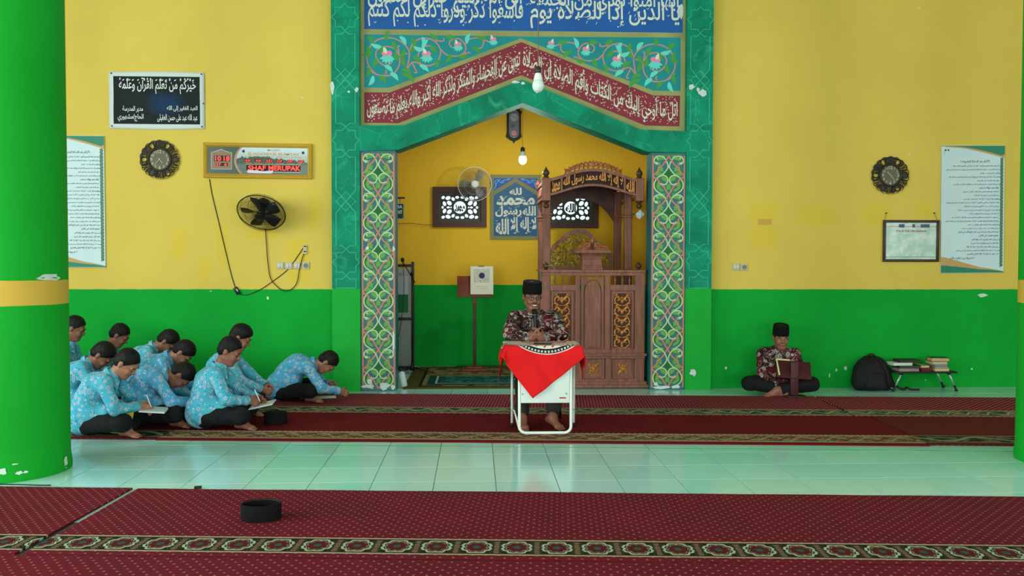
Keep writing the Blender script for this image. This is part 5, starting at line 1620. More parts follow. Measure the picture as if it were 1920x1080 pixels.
for m_ in (-1, 1):
    for k in range(6):
        f0 = .04 + k * .105
        g = lambda f, v_: (fx(m_ * f), A_top(m_ * f) + .012 + v_)
        hgt = .075 * (1 - (f0 / .72) ** 2 * .75)
        scroll3d(mb, [g(f0 + .10, .003), g(f0 + .085, hgt * .7), g(f0 + .03, hgt), g(f0, hgt * .55), g(f0 + .045, hgt * .35)], YC + .02, .009)
        leaf3d(mb, *g(f0 + .03, hgt * .4), .06, .022, PI / 2 - m_ * .9, YC + .015, .01); leaf3d(mb, *g(f0 + .06, .0), hgt * 1.1 + .01, .02, PI / 2 - m_ * .4, YC + .018, .01)
leaf3d(mb, fx(0), A_top(0) + .01, .10, .045, PI / 2, YC + .01, .015)
part(mb, 'arch_crest', plain('copper_brown_carving', (138, 82, 52), .45, .15, var=.25, vs=40), auto=1.2)
arch_band(lambda f: A_bot(f) - .07 - .25 * abs(f) ** 3, lambda f: A_top(f) + .01, YB + .05, .03, 'back_arch', WOODD)
mb = MB(); vs = []
for f in fs_:
    zt_ = A_top(f) - .012
    for yy, dz in ((YC + .04, 0), (YB + .06, 0), (YB + .06, -.014), (YC + .04, -.014)): vs.append((fx(f), yy, zt_ + dz))
mb.add(vs, [(k * 4 + j, k * 4 + (j + 1) % 4, (k + 1) * 4 + (j + 1) % 4, (k + 1) * 4 + j) for k in range(20) for j in range(4)] + [(0, 1, 2, 3), (80, 83, 82, 81)])
part(mb, 'roof', WOODD, auto=1.0)
for xx in (xL, xR):
    zt_ = A_top(-1)
    part(MB().b2((xx - .02, YC + .09, zt_ - .02), (xx + .02, YB + .06, zt_ + .012)).b2((xx - .02, YC + .09, zpt + .04), (xx + .02, YB + .06, zpt + .065)), 'side_rail')
    mb = MB(); n = 9
    for k in range(n):
        yy = YC + .14 + (YB - YC - .12) * k / (n - 1); zc_ = (zt_ + zpt + .065) / 2
        mb.tube([(xx, yy + .045 * math.cos(t), zc_ + .05 * math.sin(t)) for t in [2 * PI * j / 12 for j in range(12)]], .010, 6, closed=True)
    part(mb, 'side_openwork', WOOD, auto=1.2)
    part(MB().lathe([(.02, 0), (.03, .012), (.018, .02), (.03, .04), (.032, .055), (.016, .08), (.001, .11)], (xx, YB + .03, zt_ + .012), 12), 'finial', plain('copper_brown_carving', (138, 82, 52), .45, .15, var=.25, vs=40), auto=.9)
# seat back with pierced carving
YS = 11.0
sb = lambda px, py: W(px, py, YS)
outl = [sb(1024, 506), sb(1024, 476), sb(1032, 470), sb(1037, 459), sb(1050, 449), sb(1062, 437), sb(1075, 431.5), sb(1088, 430), sb(1101, 432), sb(1110, 440), sb(1120, 452), sb(1134, 460), sb(1142, 470), sb(1148, 478), sb(1148, 506)]
sc_ = crom(outl[1:-1], 4); ccx = sum(a for a, b in sc_) / len(sc_); base = outl[0][1]
inn = [(ccx + (a - ccx) * .88, base + .05 + (b - base) * .80) for a, b in sc_]
plate([[outl[0]] + sc_ + [outl[-1]], [(inn[0][0], base + .05)] + inn + [(inn[-1][0], base + .05)]], YS, .05, 'seat_back_frame', WOOD)
rd = random.Random(5); mb = MB()
for k in range(150):
    a = rd.uniform(.05, .95); i = int(a * (len(inn) - 1)); xx = inn[i][0]; zz = rd.uniform(base + .03, max(base + .06, inn[i][1]))
    an = rd.uniform(0, 2 * PI); s_ = rd.uniform(.6, 1.1)
    if k % 2: scroll3d(mb, [(xx + s_ * .05 * r_ * math.cos(an + t), zz + s_ * .05 * r_ * math.sin(an + t)) for r_, t in ((1.1, 0), (1, 1), (.85, 2), (.65, 3), (.4, 4))], YS + .02, .008)
    else: leaf3d(mb, xx, zz, .085 * s_, .035, an, YS + .018, .012)
part(mb, 'seat_back_carving', GOLDO, auto=1.2)
part(MB().b2((mq(1017, 500)[0], YP - .2, .42), (mq(1203, 500)[0] - .05, YS + .02, .46)), 'seat_board')
# green string tied on the left knob
kx, kz = mq(1024, 505)
o = MB().tube(crom([(kx - .06, Y0 - .012, kz + .0), (kx - .06, Y0 - .014, kz - .12), (kx - .03, Y0 - .016, kz - .22), (kx + .03, Y0 - .016, kz - .18), (kx + .085, Y0 - .016, kz - .08), (kx + .095, Y0 - .014, kz + .02), (kx + .04, Y0 + .0, kz + .04), (kx - .02, Y0 + .0, kz + .03)], 6), .0035, 6).build('string', plain('green_string', (70, 140, 84), .7), None, True)
tag(o, 'green string looped on the left knob of the wooden pulpit', 'string')
# crumpled plastic bag hung on the right pendant
xx, zz = mq(1199, 393, YC)
mb = MB().lathe([(.001, -.085), (.028, -.07), (.045, -.045), (.040, -.02), (.02, .0), (.008, .012)], (0, 0, 0), 14, sy=.5)
rd = random.Random(2); mb.v = [(a + rd.uniform(-.007, .007), b + rd.uniform(-.007, .007), c + rd.uniform(-.006, .006)) for a, b, c in mb.v]
o = mb.build('plastic_bag', plain('white_crumpled_plastic', (170, 186, 186), .3)); o.location = (xx, YC - .03, zz - .02)
tag(o, 'small crumpled pale bag hanging at the right corner of the canopy', 'bag')
# ------------------------------------------------------------------ things on the walls
def wpos(px, py, Y=WY): p = onY(px, py, Y); return p.x, p.z


def banner():
    (xa, za), (xb, zb_) = wpos(204, 134.5), wpos(384.5, 242)
    e = empty('wall_banner', (xa, WY, zb_), 0, 'black banner with white Arabic lines and white border on the left wall', 'banner')
    w_, h_ = xb - xa, za - zb_
    n = 24; vs = []
    for i in range(n + 1):
        for j in range(n + 1):
            u, v = i / n, j / n
            d = .006 + .005 * math.sin(u * 9 + v * 3) * math.sin(v * 7) + .003
            sag = .010 * math.sin(PI * u) * (1 - v) - .006 * math.sin(PI * u) * v
            vs.append((u * w_, -d, v * h_ - sag))
    fs = [(i * (n + 1) + j, (i + 1) * (n + 1) + j, (i + 1) * (n + 1) + j + 1, i * (n + 1) + j + 1) for i in range(n) for j in range(n)]
    me = bpy.data.meshes.new('vinyl_sheet'); me.from_pydata(vs, [], fs); me.update()
    m = M('printed_vinyl', (20, 28, 34), .65, spec=.15)
    x, y, z = m.xyz()
    ed = ((x - w_ / 2).abs() - (w_ / 2 - .05)).max((z - h_ / 2).abs() - (h_ / 2 - .048))
    bl_ = m.mix(((x - w_ * .58) * (x - w_ * .58) * 6 + (z - h_ * .45) * (z - h_ * .45) * 14 + (m.noise(9, 3) - .5) * .5).ramp(.35, -.1), (24, 32, 34), (16, 52, 92))
    m.color(m.mix(ed.gt(0), bl_, (196, 206, 204)))
    o = obj('vinyl_sheet', me, m.m, e, True); md = o.modifiers.new('t', 'SOLIDIFY'); md.thickness = .0015
    R_ = lambda a, b, c, d: (wpos(a, d)[0] - xa, wpos(a, d)[1] - zb_, wpos(c, b)[0] - xa, wpos(c, b)[1] - zb_)
    for s, *bx in (('خَيْرُكُمْ مَنْ تَعَلَّمَ الْقُرْآنَ وَعَلَّمَهُ', 224, 147, 368, 176), ('العبد الفقير إلى الله', 314, 199, 371, 210), ('عبد الله عبد على حسن العقيلى', 296, 215, 371, 229), ('مدير المدرسة', 231, 199, 269, 211), ('الحاج/مشهوري', 222, 214, 270, 228)):
        P = Paint(); put_text(P, s, *R_(*bx), bold=.012); P.build('lettering', plain('white_print', (208, 216, 214), .5), e, -.0155)
    for u, v in ((.03, .04), (.97, .04), (.03, .97), (.97, .97), (.99, .45)):
        MB().cyl((u * w_, -.004, v * h_), (u * w_, -.018, v * h_), .008, 8).build('nail', plain('rusty_nail', (60, 50, 44), .6, .5), e)


banner()

DHIKR = ['أستغفر الله العظيم الذي لا إله إلا هو الحي القيوم وأتوب إليه', 'لا إله إلا الله وحده لا شريك له له الملك وله الحمد يحيي ويميت وهو على كل شيء قدير', 'اللهم أجرنا من النار', 'اللهم أنت السلام ومنك السلام وإليك يعود السلام فحينا ربنا بالسلام', 'وأدخلنا الجنة دار السلام', 'بسم الله الرحمن الرحيم الحمد لله رب العالمين الرحمن الرحيم', 'إياك نعبد وإياك نستعين', 'اهدنا الصراط المستقيم صراط الذين أنعمت عليهم', 'غير المغضوب عليهم ولا الضالين', 'وإلهكم إله واحد لا إله إلا هو الرحمن الرحيم', 'الله لا إله إلا هو الحي القيوم لا تأخذه سنة ولا نوم له ما في السماوات', 'وما في الأرض من ذا الذي يشفع عنده إلا بإذنه', 'يعلم ما بين أيديهم وما خلفهم ولا يحيطون بشيء من علمه', 'إلا بما شاء وسع كرسيه السماوات والأرض', 'ولا يؤوده حفظهما وهو العلي العظيم شهد الله أنه لا إله إلا هو', 'والملائكة وأولو العلم قائما بالقسط لا إله إلا هو العزيز الحكيم إن الدين عند الله الإسلام', 'قل اللهم مالك الملك تؤتي الملك من تشاء', 'وتنزع الملك ممن تشاء وتعز من تشاء وتذل من تشاء', 'بيدك الخير إنك على كل شيء قدير تولج الليل في النهار', 'وتولج النهار في الليل', 'سبحان الله والحمد لله والله أكبر', 'الله أكبر كبيرا والحمد لله كثيرا', 'وسبحان الله بكرة وأصيلا لا إله إلا الله', 'وحده لا شريك له له الملك وله الحمد وهو على كل شيء قدير', 'ولا حول ولا قوة إلا بالله العلي العظيم']


def poster(px0, py0, px1, py1, tilt, label):
    (xa, za), (xb, zb_) = wpos(px0, py0), wpos(px1, py1); w_, h_ = xb - xa, za - zb_
    e = empty('wall_poster', ((xa + xb) / 2, WY, (za + zb_) / 2), 0, label, 'poster'); e.rotation_euler = (0, tilt, 0)
    MB().box((0, -.008, 0), (w_, .016, h_), bev=.002).build('board', plain('pale_poster_stock', (192, 214, 222), .45, var=.02, vs=2), e)
    y = -.0165
    g = lambda u, v: ((u - .5) * w_, (v - .5) * h_)
    up = [g(.02 + .96 * t, .995 - .045 * (1 - math.cos(t * PI * .9)) / 2 - (.0 if t < .5 else .06 * (t - .5) ** 2 * 4)) for t in [k / 20 for k in range(21)]]
    def bandp(lo, hi, name, mat, yy):
        Q_ = Paint(); n = 20
        for k in range(n):
            t0, t1 = k / n, (k + 1) / n
            Q_.poly([g(t0, lo(t0)), g(t1, lo(t1)), g(t1, hi(t1)), g(t0, hi(t0))])
        Q_.build(name, mat, e, yy)
    GO, GN = plain('poster_gold_print', (186, 150, 92), .5), plain('poster_green_print', (30, 122, 98), .5)
    t1 = lambda t: .995 - .018 * t - .085 * max(0, t - .25) ** 1.6 * 1.2
    t0 = lambda t: .992 - .016 * math.sin(t * 3) - .14 * max(0, t - .3) ** 1.5 * 1.1
    bandp(lambda t: min(t0(t), .996), lambda t: .996, 'gold_wave', GO, y); bandp(lambda t: min(t1(t), .996) if t < .97 else .93, lambda t: .997, 'green_wave', GN, y - .0004)
    b1 = lambda t: .01 + .11 * max(0, 1 - t * 1.5) ** 1.4 + .032 * math.sin(t * PI) ** .8 + .01 * (1 - t)
    b0 = lambda t: .008 + .055 * max(0, 1 - t * 1.6) ** 1.3 + .022 * math.sin(t * PI * .95)
    bandp(lambda t: .003, b1, 'gold_wave', GO, y); bandp(lambda t: .003, b0, 'green_wave', GN, y - .0004)
    Q_ = Paint(); n = 34
    for k in range(n):
        x_, z_ = g(.955, .05 + .85 * (k + .5) / n); Q_.leaf(x_ + .02, z_, .045, .030, PI - .5, .1); Q_.leaf(x_ + .02, z_, .045, .030, PI + .5, -.1)
    Q_.build('leaf_border', plain('poster_leaf_print', (52, 122, 102), .5), e, y - .0002)
    Q_ = Paint()
    for k in range(n): Q_.disc(*g(.965, .05 + .85 * (k + 1) / n), .009, 6)
    Q_.build('border_dots', plain('poster_brown_print', (150, 104, 84), .5), e, y - .0008)
    P = Paint(); tx = g
    put_text(P, 'الأذكار بعد الصلاة المفروضة', *g(.30, .862), *g(.76, .888), bold=.02)
    put_text(P, 'لا تنسونا من صالح دعائكم', *g(.14, .103), *g(.53, .128), bold=.02)
    rd = random.Random(4)
    for k, s in enumerate(DHIKR):
        v = .838 - k * .0288; wid = min(.84, .011 * len(s) + .08)
        put_text(P, s, *g(.91 - wid, v - .007), *g(.91, v + .010), bold=.03, res=1)
        if k in (0, 1, 2, 3, 5, 9, 12, 16, 20, 23): P.disc(*g(.925, v), .006, 6)
    P.stroke([g(.04, .92), g(.04, .96)], .002); put_text(P, 'abcde', *g(.14, .952), *g(.29, .963)) if False else None
    P.disc(*g(.06, .963), .012, 10); P.disc(*g(.105, .963), .011, 10)
    P.build('lettering', plain('grey_green_print', (50, 82, 86), .5), e, y - .0006)


poster(84, 254, 199, 501.5, 0.0, 'tall white dhikr poster with green and gold waves beside the left column')
poster(1765.5, 272.5, 1879, 512, -.009, 'tall white dhikr poster with green and gold waves on the right wall')


def ornate_clock(px, py, label, hh, mm):
    x_, z_ = wpos(px, py); e = empty('wall_clock', (x_, WY, z_), 0, label, 'clock')
    BR = plain('dark_bronze_resin', (48, 42, 36), .5, .2, var=.2, vs=40)
    ri, ro = .118, .205; loops = []
    n = 72
    out = [((ro + .012 * abs(math.sin(t * 9))) * math.cos(t), (ro + .012 * abs(math.sin(t * 9))) * math.sin(t)) for t in [2 * PI * k / 144 for k in range(144)]]
    loops = [out, circ(0, 0, ri, 48)]
    for k in range(6):
        a = 2 * PI * k / 6; loops.append(circ(.168 * math.cos(a), .168 * math.sin(a), .026, 14, 1.2, a))
        for d in (-.32, -.19, .19, .32):
            b = a + d; loops.append(circ(.166 * math.cos(b), .166 * math.sin(b), .0115, 10, 2.7, b + d * .9))
    MBm = fill2d(loops, .02); obj('openwork_rim', on_wall(MBm, -.014), BR, e)
    mb = MB()
    for k in range(6):
        a = 2 * PI * k / 6
        mb.tube([(.168 * math.cos(a) + (.036 * math.cos(t)) * math.cos(a) - .030 * math.sin(t) * math.sin(a), -.026, .168 * math.sin(a) + .036 * math.cos(t) * math.sin(a) + .030 * math.sin(t) * math.cos(a)) for t in [2 * PI * j / 14 for j in range(14)]], .006, 6, closed=True)
        for d in (-.255, .255, -.40, .40):
            b = a + d; mb.tube([((.128 + .075 * t) * math.cos(b + .09 * math.sin(t * 2.5) * (1 if d > 0 else -1)), -.025, (.128 + .075 * t) * math.sin(b + .09 * math.sin(t * 2.5) * (1 if d > 0 else -1))) for t in (0, .25, .5, .75, 1)], [.005, .006, .006, .006, .009], 6)
    mb.build('rim_scrolls', BR, e, True)
    MB().tube([(.122 * math.cos(t), -.028, .122 * math.sin(t)) for t in [2 * PI * k / 40 for k in range(40)]], .012, 8, closed=True).build('bezel', BR, e, True)
    MB().cyl((0, -.002, 0), (0, -.022, 0), .116, 40).build('dial', plain('grey_dial', (92, 88, 72), .5), e)
    P = Paint()
    for k in range(1, 13):
        a = PI / 2 - 2 * PI * k / 12; s = .016 if k % 3 else .021
        put_text(P, str(k), .088 * math.cos(a) - s, .088 * math.sin(a) - s * .9, .088 * math.cos(a) + s, .088 * math.sin(a) + s * .9, fit=True, bold=.02)
    P.build('numerals', plain('pale_numerals', (178, 172, 146), .5), e, -.0228)
    hands_ = MB()
    for L_, ang, w_ in ((.055, PI / 2 - 2 * PI * (hh + mm / 60) / 12, .005), (.08, PI / 2 - 2 * PI * mm / 60, .004)):
        hands_.tube([(-.02 * math.cos(ang), -.026, -.02 * math.sin(ang)), (L_ * math.cos(ang), -.026, L_ * math.sin(ang))], w_, 6)
    hands_.build('clock_hands', plain('pale_numerals', (178, 172, 146), .5), e)


ornate_clock(300.5, 299.5, 'round dark openwork clock on the left wall below the black banner', 4, 37)
ornate_clock(1668, 329, 'round dark openwork clock on the right wall above the framed certificate', 10, 24)


def led_board():
    (xa, za), (xb, zb_) = wpos(382, 268), wpos(586, 335.5); w_, h_ = xb - xa, za - zb_
    e = empty('prayer_time_board', ((xa + xb) / 2, WY, (za + zb_) / 2), 0, 'gold framed electronic prayer time board with red digits on left wall', 'clock'); e.rotation_euler = (0, .008, 0)
    GF = plain('gilt_frame', (206, 172, 70), .4, .25, var=.06, vs=90)
    bw = .050
    for nm, lp in (('frame_rail', [(-w_ / 2, h_ / 2), (w_ / 2, h_ / 2), (w_ / 2 - bw, h_ / 2 - bw), (-w_ / 2 + bw, h_ / 2 - bw)]), ('frame_rail', [(-w_ / 2, -h_ / 2), (w_ / 2, -h_ / 2), (w_ / 2 - bw, -h_ / 2 + bw), (-w_ / 2 + bw, -h_ / 2 + bw)]), ('frame_stile', [(-w_ / 2, -h_ / 2), (-w_ / 2, h_ / 2), (-w_ / 2 + bw, h_ / 2 - bw), (-w_ / 2 + bw, -h_ / 2 + bw)]), ('frame_stile', [(w_ / 2, -h_ / 2), (w_ / 2, h_ / 2), (w_ / 2 - bw, h_ / 2 - bw), (w_ / 2 - bw, -h_ / 2 + bw)])):
        (a, b), (c, d), (f_, g_), (h2, i2) = lp
        mb = MB(); prof = [(0, 0), (0, -.022), (.18, -.040), (.35, -.030), (.6, -.045), (.8, -.030), (1, -.022), (1, 0)]
        vs = [(a + (h2 - a) * t, y, b + (i2 - b) * t) for t, y in prof] + [(c + (f_ - c) * t, y, d + (g_ - d) * t) for t, y in prof]
        mb.add(vs, [(k, k + 1, k + 9, k + 8) for k in range(7)] + [tuple(range(8)), tuple(range(15, 7, -1))]); mb.build(nm, GF, e, auto=.9)
    iw, ih = w_ - 2 * bw, h_ - 2 * bw
    m = M('printed_face', (150, 165, 165), .25)
    x, y, z = m.xyz(); u = x / (iw / 2); v = z / (ih / 2)
    sky = m.mix(v.ramp(-.1, .9), (150, 166, 160), (196, 212, 220)); hill = m.noise(7, 3, vec=m.vec(x * 2, 0, 0)) * .7 - .25
    c = m.mix((v - hill * 1.2 + (u.abs() - .4) * .5).lt(.05), sky, (64, 78, 70)); c = m.mix(v.lt(-.25), c, (92, 104, 100))
    arc = ((u + .05) * (u + .05) * 1.9 + v * v * .12).sqrt()
    left = (u + .42 - (1 - (v * v) * .9) * -.0 + v * v * -.10)
    c = m.mix((u - (v * v) * .12).lt(-.44), c, (56, 78, 72)); c = m.mix(((u - (v * v) * .12) + .455).abs().lt(.022), c, (172, 132, 108))
    m.color(c)
    MB().box((0, -.012, 0), (iw + .004, .016, ih + .004)).build('printed_face', m.m, e)
    g = lambda px, py: ((px - 484) / 204 * w_, (302 - py) / 68 * h_)
    P = Paint().poly([g(397, 287), g(405, 285), g(415, 281), g(425, 285), g(435, 287), g(435, 319), g(397, 319)]); P.build('clock_field', plain('brown_print', (140, 112, 92), .4), e, -.0205)
    P = Paint().stroke([g(397, 287), g(405, 285), g(415, 281), g(425, 285), g(435, 287), g(435, 319), g(397, 319)], .004, True).stroke([g(462, 309), g(565, 309), g(565, 323), g(462, 323)], .004, True); P.build('white_outline', plain('white_print', (208, 216, 214), .5), e, -.0208)
    P = Paint().poly([g(462.5, 309.5), g(564.5, 309.5), g(564.5, 322.5), g(462.5, 322.5)])
    for (a, b, c_, d) in ((402, 293, 432, 304), (405, 307, 428, 313)): P.poly([g(a, d), g(c_, d), g(c_, b), g(a, b)])
    for k in range(6): P.poly([g(459 + 20 * k, 304.5), g(471 + 20 * k, 304.5), g(471 + 20 * k, 299.5), g(459 + 20 * k, 299.5)])
    P.build('display_window', plain('dark_display', (34, 26, 26), .2), e, -.0209)
    LED = M('red_led', (255, 40, 24), .5); LED.b.inputs['Emission Color'].default_value = (1, .05, .03, 1); LED.b.inputs['Emission Strength'].default_value = 1.6
    R_ = lambda a, b, c_, d: (*g(a, d), *g(c_, b))
    for s, *bx in [('SHAF', 466, 311, 499, 320.5), ('MERUPAK', 504, 311, 564, 320.5), ('10', 404, 294, 415, 303), ('18', 420, 294, 431, 303), ('37', 406, 307.8, 415, 312.2), ('6', 421, 307.8, 426, 312.2)] + [(t_, 460 + 20 * k, 300, 470 + 20 * k, 304) for k, t_ in enumerate(('4:34', '4:44', '5:51', '11:57', '3:07', '17:57'))]:
        P = Paint(); put_text(P, s, *R_(*bx), bold=.015); P.build('led_digits', LED.m, e, -.0216)
    for s, *bx in [('MASJID', 502, 279.5, 525, 284), ('EL HIDAYAH EL ISLAMIYAH', 466, 286.5, 560, 291), ('KECAMATAN   JALAN DESA', 460, 293, 568, 295.5)] + [(t_, 458 + 20 * k, 305.3, 473 + 20 * k, 307.3) for k, t_ in enumerate(('IMSAK', 'SHUBUH', 'SYURUQ', 'DZUHUR', 'ASHAR', 'ISYA'))]:
        P = Paint(); put_text(P, s, *R_(*bx), bold=.015); P.build('gold_lettering', plain('gold_print', (190, 140, 70), .5), e, -.0210)
    P = Paint(); [P.disc(*g(*q_), .016, 14) for q_ in ((457, 284), (569, 285.5))]; P.build('round_emblem', plain('dark_print', (44, 48, 52), .5), e, -.0210)
    P = Paint().poly([g(*q_) for q_ in ((464, 320), (480, 320.5), (495, 322), (508, 320.5), (513, 320.8), (511, 326), (495, 326), (480, 326), (465, 325.5))]); P.build('sticker', plain('pale_lilac_sticker', (206, 200, 222), .4), e, -.0222)


led_board()


def fan(center, axis, R_, mats, label, mount, roll=0.0, rods=36, blades=5, name='wall_fan'):
    """cage fan: axis points where the air goes"""
    e = empty(name, center, 0, label, 'fan')
    ax = Vector(axis).normalized(); up = Vector((0, 0, 1)); sx = ax.cross(up).normalized(); sy = sx.cross(ax)
    mt = Matrix(((sx.x, sy.x, ax.x, 0), (sx.y, sy.y, ax.y, 0), (sx.z, sy.z, ax.z, 0), (0, 0, 0, 1))) @ Matrix.Rotation(roll, 4, 'Z')
    cage, ringm, blade, motor = mats
    def bd(mb, nm, mat, **k):
        me = mb.mesh(nm); me.transform(mt); return obj(nm, me, mat, e, True)
    rg = lambda r_, z_, n=40: [(r_ * math.cos(2 * PI * k / n), r_ * math.sin(2 * PI * k / n), z_) for k in range(n)]
    bd(MB().tube(rg(R_, 0), R_ * .022, 8, closed=True), 'rim', ringm)
    for nm, sg in (('front_cage', 1), ('back_cage', -1)):
        mb = MB()
        for k in range(rods):
            a = 2 * PI * k / rods; tw = .25 * sg
            mb.tube([(r_ * math.cos(a + tw * (1 - r_ / R_)), r_ * math.sin(a + tw * (1 - r_ / R_)), sg * z_) for r_, z_ in ((R_, 0), (R_ * .93, R_ * .17), (R_ * .6, R_ * .27), (R_ * .22, R_ * .30))], R_ * .0055, 4, cap=False)
        for r_, z_ in ((R_ * .62, R_ * .268), (R_ * .90, R_ * .19)): mb.tube(rg(r_, sg * z_), R_ * .007, 4, closed=True)
        bd(mb, nm, cage)
    bd(MB().lathe([(R_ * .001, R_ * .31), (R_ * .14, R_ * .305), (R_ * .22, R_ * .285), (R_ * .22, R_ * .265), (R_ * .001, R_ * .262)], n=24), 'front_cap', ringm if blades == 3 else motor)
    for b in range(blades):
        a0 = 2 * PI * b / blades; vs = []; n = 8
        for i in range(n + 1):
            t = i / n; r_ = R_ * (.12 + .74 * t); hw = (.22 + .42 * math.sin(PI * (.2 + .65 * t))) 
            for k, s_ in enumerate((-1, -.33, .33, 1)):
                a = a0 + s_ * hw * .62; vs.append((r_ * math.cos(a), r_ * math.sin(a), s_ * R_ * .09))
        fs = [(i * 4 + k, i * 4 + k + 1, (i + 1) * 4 + k + 1, (i + 1) * 4 + k) for i in range(n) for k in range(3)]
        o = bd(MB().add(vs, fs), 'blade', blade); md = o.modifiers.new('t', 'SOLIDIFY'); md.thickness = .003
    bd(MB().lathe([(R_ * .001, R_ * .11), (R_ * .14, R_ * .10), (R_ * .15, -R_ * .08), (R_ * .001, -R_ * .09)], n=20), 'hub', motor)
    bd(MB().lathe([(R_ * .001, -R_ * .28), (R_ * .24, -R_ * .30), (R_ * .30, -R_ * .38), (R_ * .29, -R_ * .60), (R_ * .20, -R_ * .70), (R_ * .001, -R_ * .72)], n=24), 'motor', motor)
    mp = Vector(mount) - Vector(center); bk = ax * (-R_ * .55)
    MB().tube([bk, bk + (mp - bk) * .5 + Vector((0, 0, -.02)), mp + Vector((0, -.03, 0)), mp], [.018, .016, .020, .035], 10).build('wall_bracket', motor, e, True)
    return e


BKC = plain('black_fan_wire', (26, 26, 26), .4, .5); BKM = plain('black_fan_plastic', (20, 20, 22), .4)
xf, zf = wpos(490, 399, 9.42)
SMOKE = plain('dark_fan_blade', (28, 28, 30), .4)
fan((xf, 9.42, zf), (-.04, -.66, -.72), .255, (BKC, BKM, SMOKE, BKM), 'black wall fan tilted downward on the left wall', (wpos(494, 376)[0], WY - .001, wpos(494, 376)[1]), roll=.2, rods=84)
GYC = plain('grey_fan_wire', (150, 150, 142), .4, .4); GYM = plain('greyish_fan_plastic', (196, 196, 188), .4); GYB = plain('translucent_grey_blade', (120, 126, 118), .3)
MATS['translucent_grey_blade'].b.inputs['Alpha'].default_value = .55
xf, zf = W(890, 345, 11.55)
fan((xf, 11.55, zf), (.02, -.98, -.10), .225, (GYC, GYM, GYB, GYM), 'pale grey wall fan beside the left lattice window in the niche', (xf, NB - .001, zf + .08), blades=3)


def cable(pts, label, Y=WY, r_=.0045, mat=None, name='cable', off=.006):
    P3 = [(*(lambda q_: (q_.x, Y - off, q_.z))(onY(px, py, Y)),) for px, py in pts]
    o = MB().tube([tuple(q_) for q_ in crom(P3, 6)], r_, 6).build(name, mat or plain('black_cable', (30, 28, 24), .6), None, True)
    return tag(o, label, 'cable')


cable([(393, 336), (398, 365), (410, 415), (423, 470), (434, 515), (441, 538)], 'black cable hanging from the prayer time board to its adaptor')
cable([(449, 549), (456, 553), (470, 551), (490, 542), (515, 525), (540, 505), (560, 478), (569, 464)], 'black cable running from the adaptor up to the wall socket')
cable([(498, 428), (500, 455), (503, 495), (508, 522), (520, 537), (533, 545), (547, 542), (557, 530), (562, 505), (567, 485), (571, 474)], 'black cable looping from the tilted wall fan to the socket', off=.014)
x_, z_ = wpos(445, 545); e = empty('power_adaptor', (x_, WY - .017, z_), 0, 'black power adaptor hanging on its cable at the edge of the green dado', 'adaptor')
MB().box((0, 0, 0), (.045, .034, .085), rot=(0, -.55 + .0, 0), bev=.006).build('housing', BKM, e, auto=.8)
MB().box((.006, -.0178, .008), (.008, .001, .03), rot=(0, -.55, 0)).build('label', plain('white_print', (208, 216, 214), .5), e)


def socket(px, py, w_, h_, kind, label, group=None, Y=WY):
    x_, z_ = wpos(px, py, Y); e = empty('wall_socket' if kind != 'switch' else 'light_switch', (x_, Y, z_), 0, label, 'socket' if kind != 'switch' else 'switch', group)
    CR_ = plain('yellowed_plastic', (178, 174, 152), .45)
    MB().box((0, -.006, 0), (w_, .012, h_), bev=.004).build('plate', CR_, e, auto=.8)
    if kind == 'round':
        MB().lathe([(.026, 0), (.026, .006), (.021, .006), (.019, .001), (.001, .001)], (0, -.0115, 0), 20, Matrix.Rotation(PI / 2, 4, 'X')).build('socket_well', plain('grey_plastic', (128, 124, 112), .5), e, auto=.8)
        for s in (-1, 1): MB().cyl((s * .009, -.012, 0), (s * .009, -.0135, 0), .0035, 8).build('contact_hole', BKM, e)
    elif kind == 'switch':
        for s in (-1, 1): MB().box((s * .0145, -.0145, 0), (.025, .008, .042), rot=(.08 * s, 0, 0), bev=.002).build('rocker', plain('pale_rocker', (196, 194, 178), .4), e, auto=.8)
    else:
        for s in (-1, 1):
            MB().box((0, -.015, s * .028), (.034, .010, .036), bev=.003).build('outlet', plain('pale_rocker', (196, 194, 178), .4), e, auto=.8)
            MB().box((0, -.024, s * .028 + .006), (.026, .022, .014), bev=.004).build('plug', BKM, e, auto=.8)
    return e


for i, (px, k) in enumerate(((526, 'switch'), (542, 'switch'), (558, 'switch'), (574, 'round'))):
    socket(px, 498, .080, .080, k, ('leftmost double switch of the row of four plates on the left wall', 'second double switch from the left in the row of four plates', 'third double switch in the row, next to the round socket', 'round socket ending the row of plates on the left wall')[i], 'plates in a row below the tilted fan')
socket(572.5, 468, .045, .105, 'double', 'upright double outlet with two black plugs above the switch row')
socket(1380, 500.5, .082, .080, 'switch', 'switch plate on the right wall near the arch'); socket(1395, 501, .082, .080, 'round', 'round socket beside the switch plate on the right wall')

# framed certificate on two nails
(xa, za), (xb, zb_) = wpos(1655, 412.5), wpos(1758.5, 491); w_, h_ = xb - xa, za - zb_
e = empty('framed_certificate', ((xa + xb) / 2, WY, zb_), 0, 'dark framed certificate hanging by two nails beside the right poster', 'picture frame')
DKF = plain('dark_brown_frame', (58, 38, 34), .4); t = .030
for (a, b, c_, d) in ((-w_ / 2, 0, w_ / 2, t), (-w_ / 2, h_ - t, w_ / 2, h_), (-w_ / 2, t, -w_ / 2 + t, h_ - t), (w_ / 2 - t, t, w_ / 2, h_ - t)):
    MB().b2((a, -.028, b), (c_, -.004, d), bev=.004).build('frame_bar', DKF, e, auto=.8)
m = M('certificate_print', (190, 208, 200), .15)
x, y, z = m.xyz(); n = m.noise(9, 3)
c = m.mix(n.ramp(.4, .62), (150, 190, 172), (196, 210, 206)); c = m.mix(((z * 62).frac().lt(.22)) * (m.noise(26, 2).gt(.5)), c, (140, 172, 164)); c = m.mix((z - .055).abs().lt(.004), c, (60, 140, 120)); c = m.mix((z - h_ + .075).abs().lt(.004), c, (170, 110, 110))
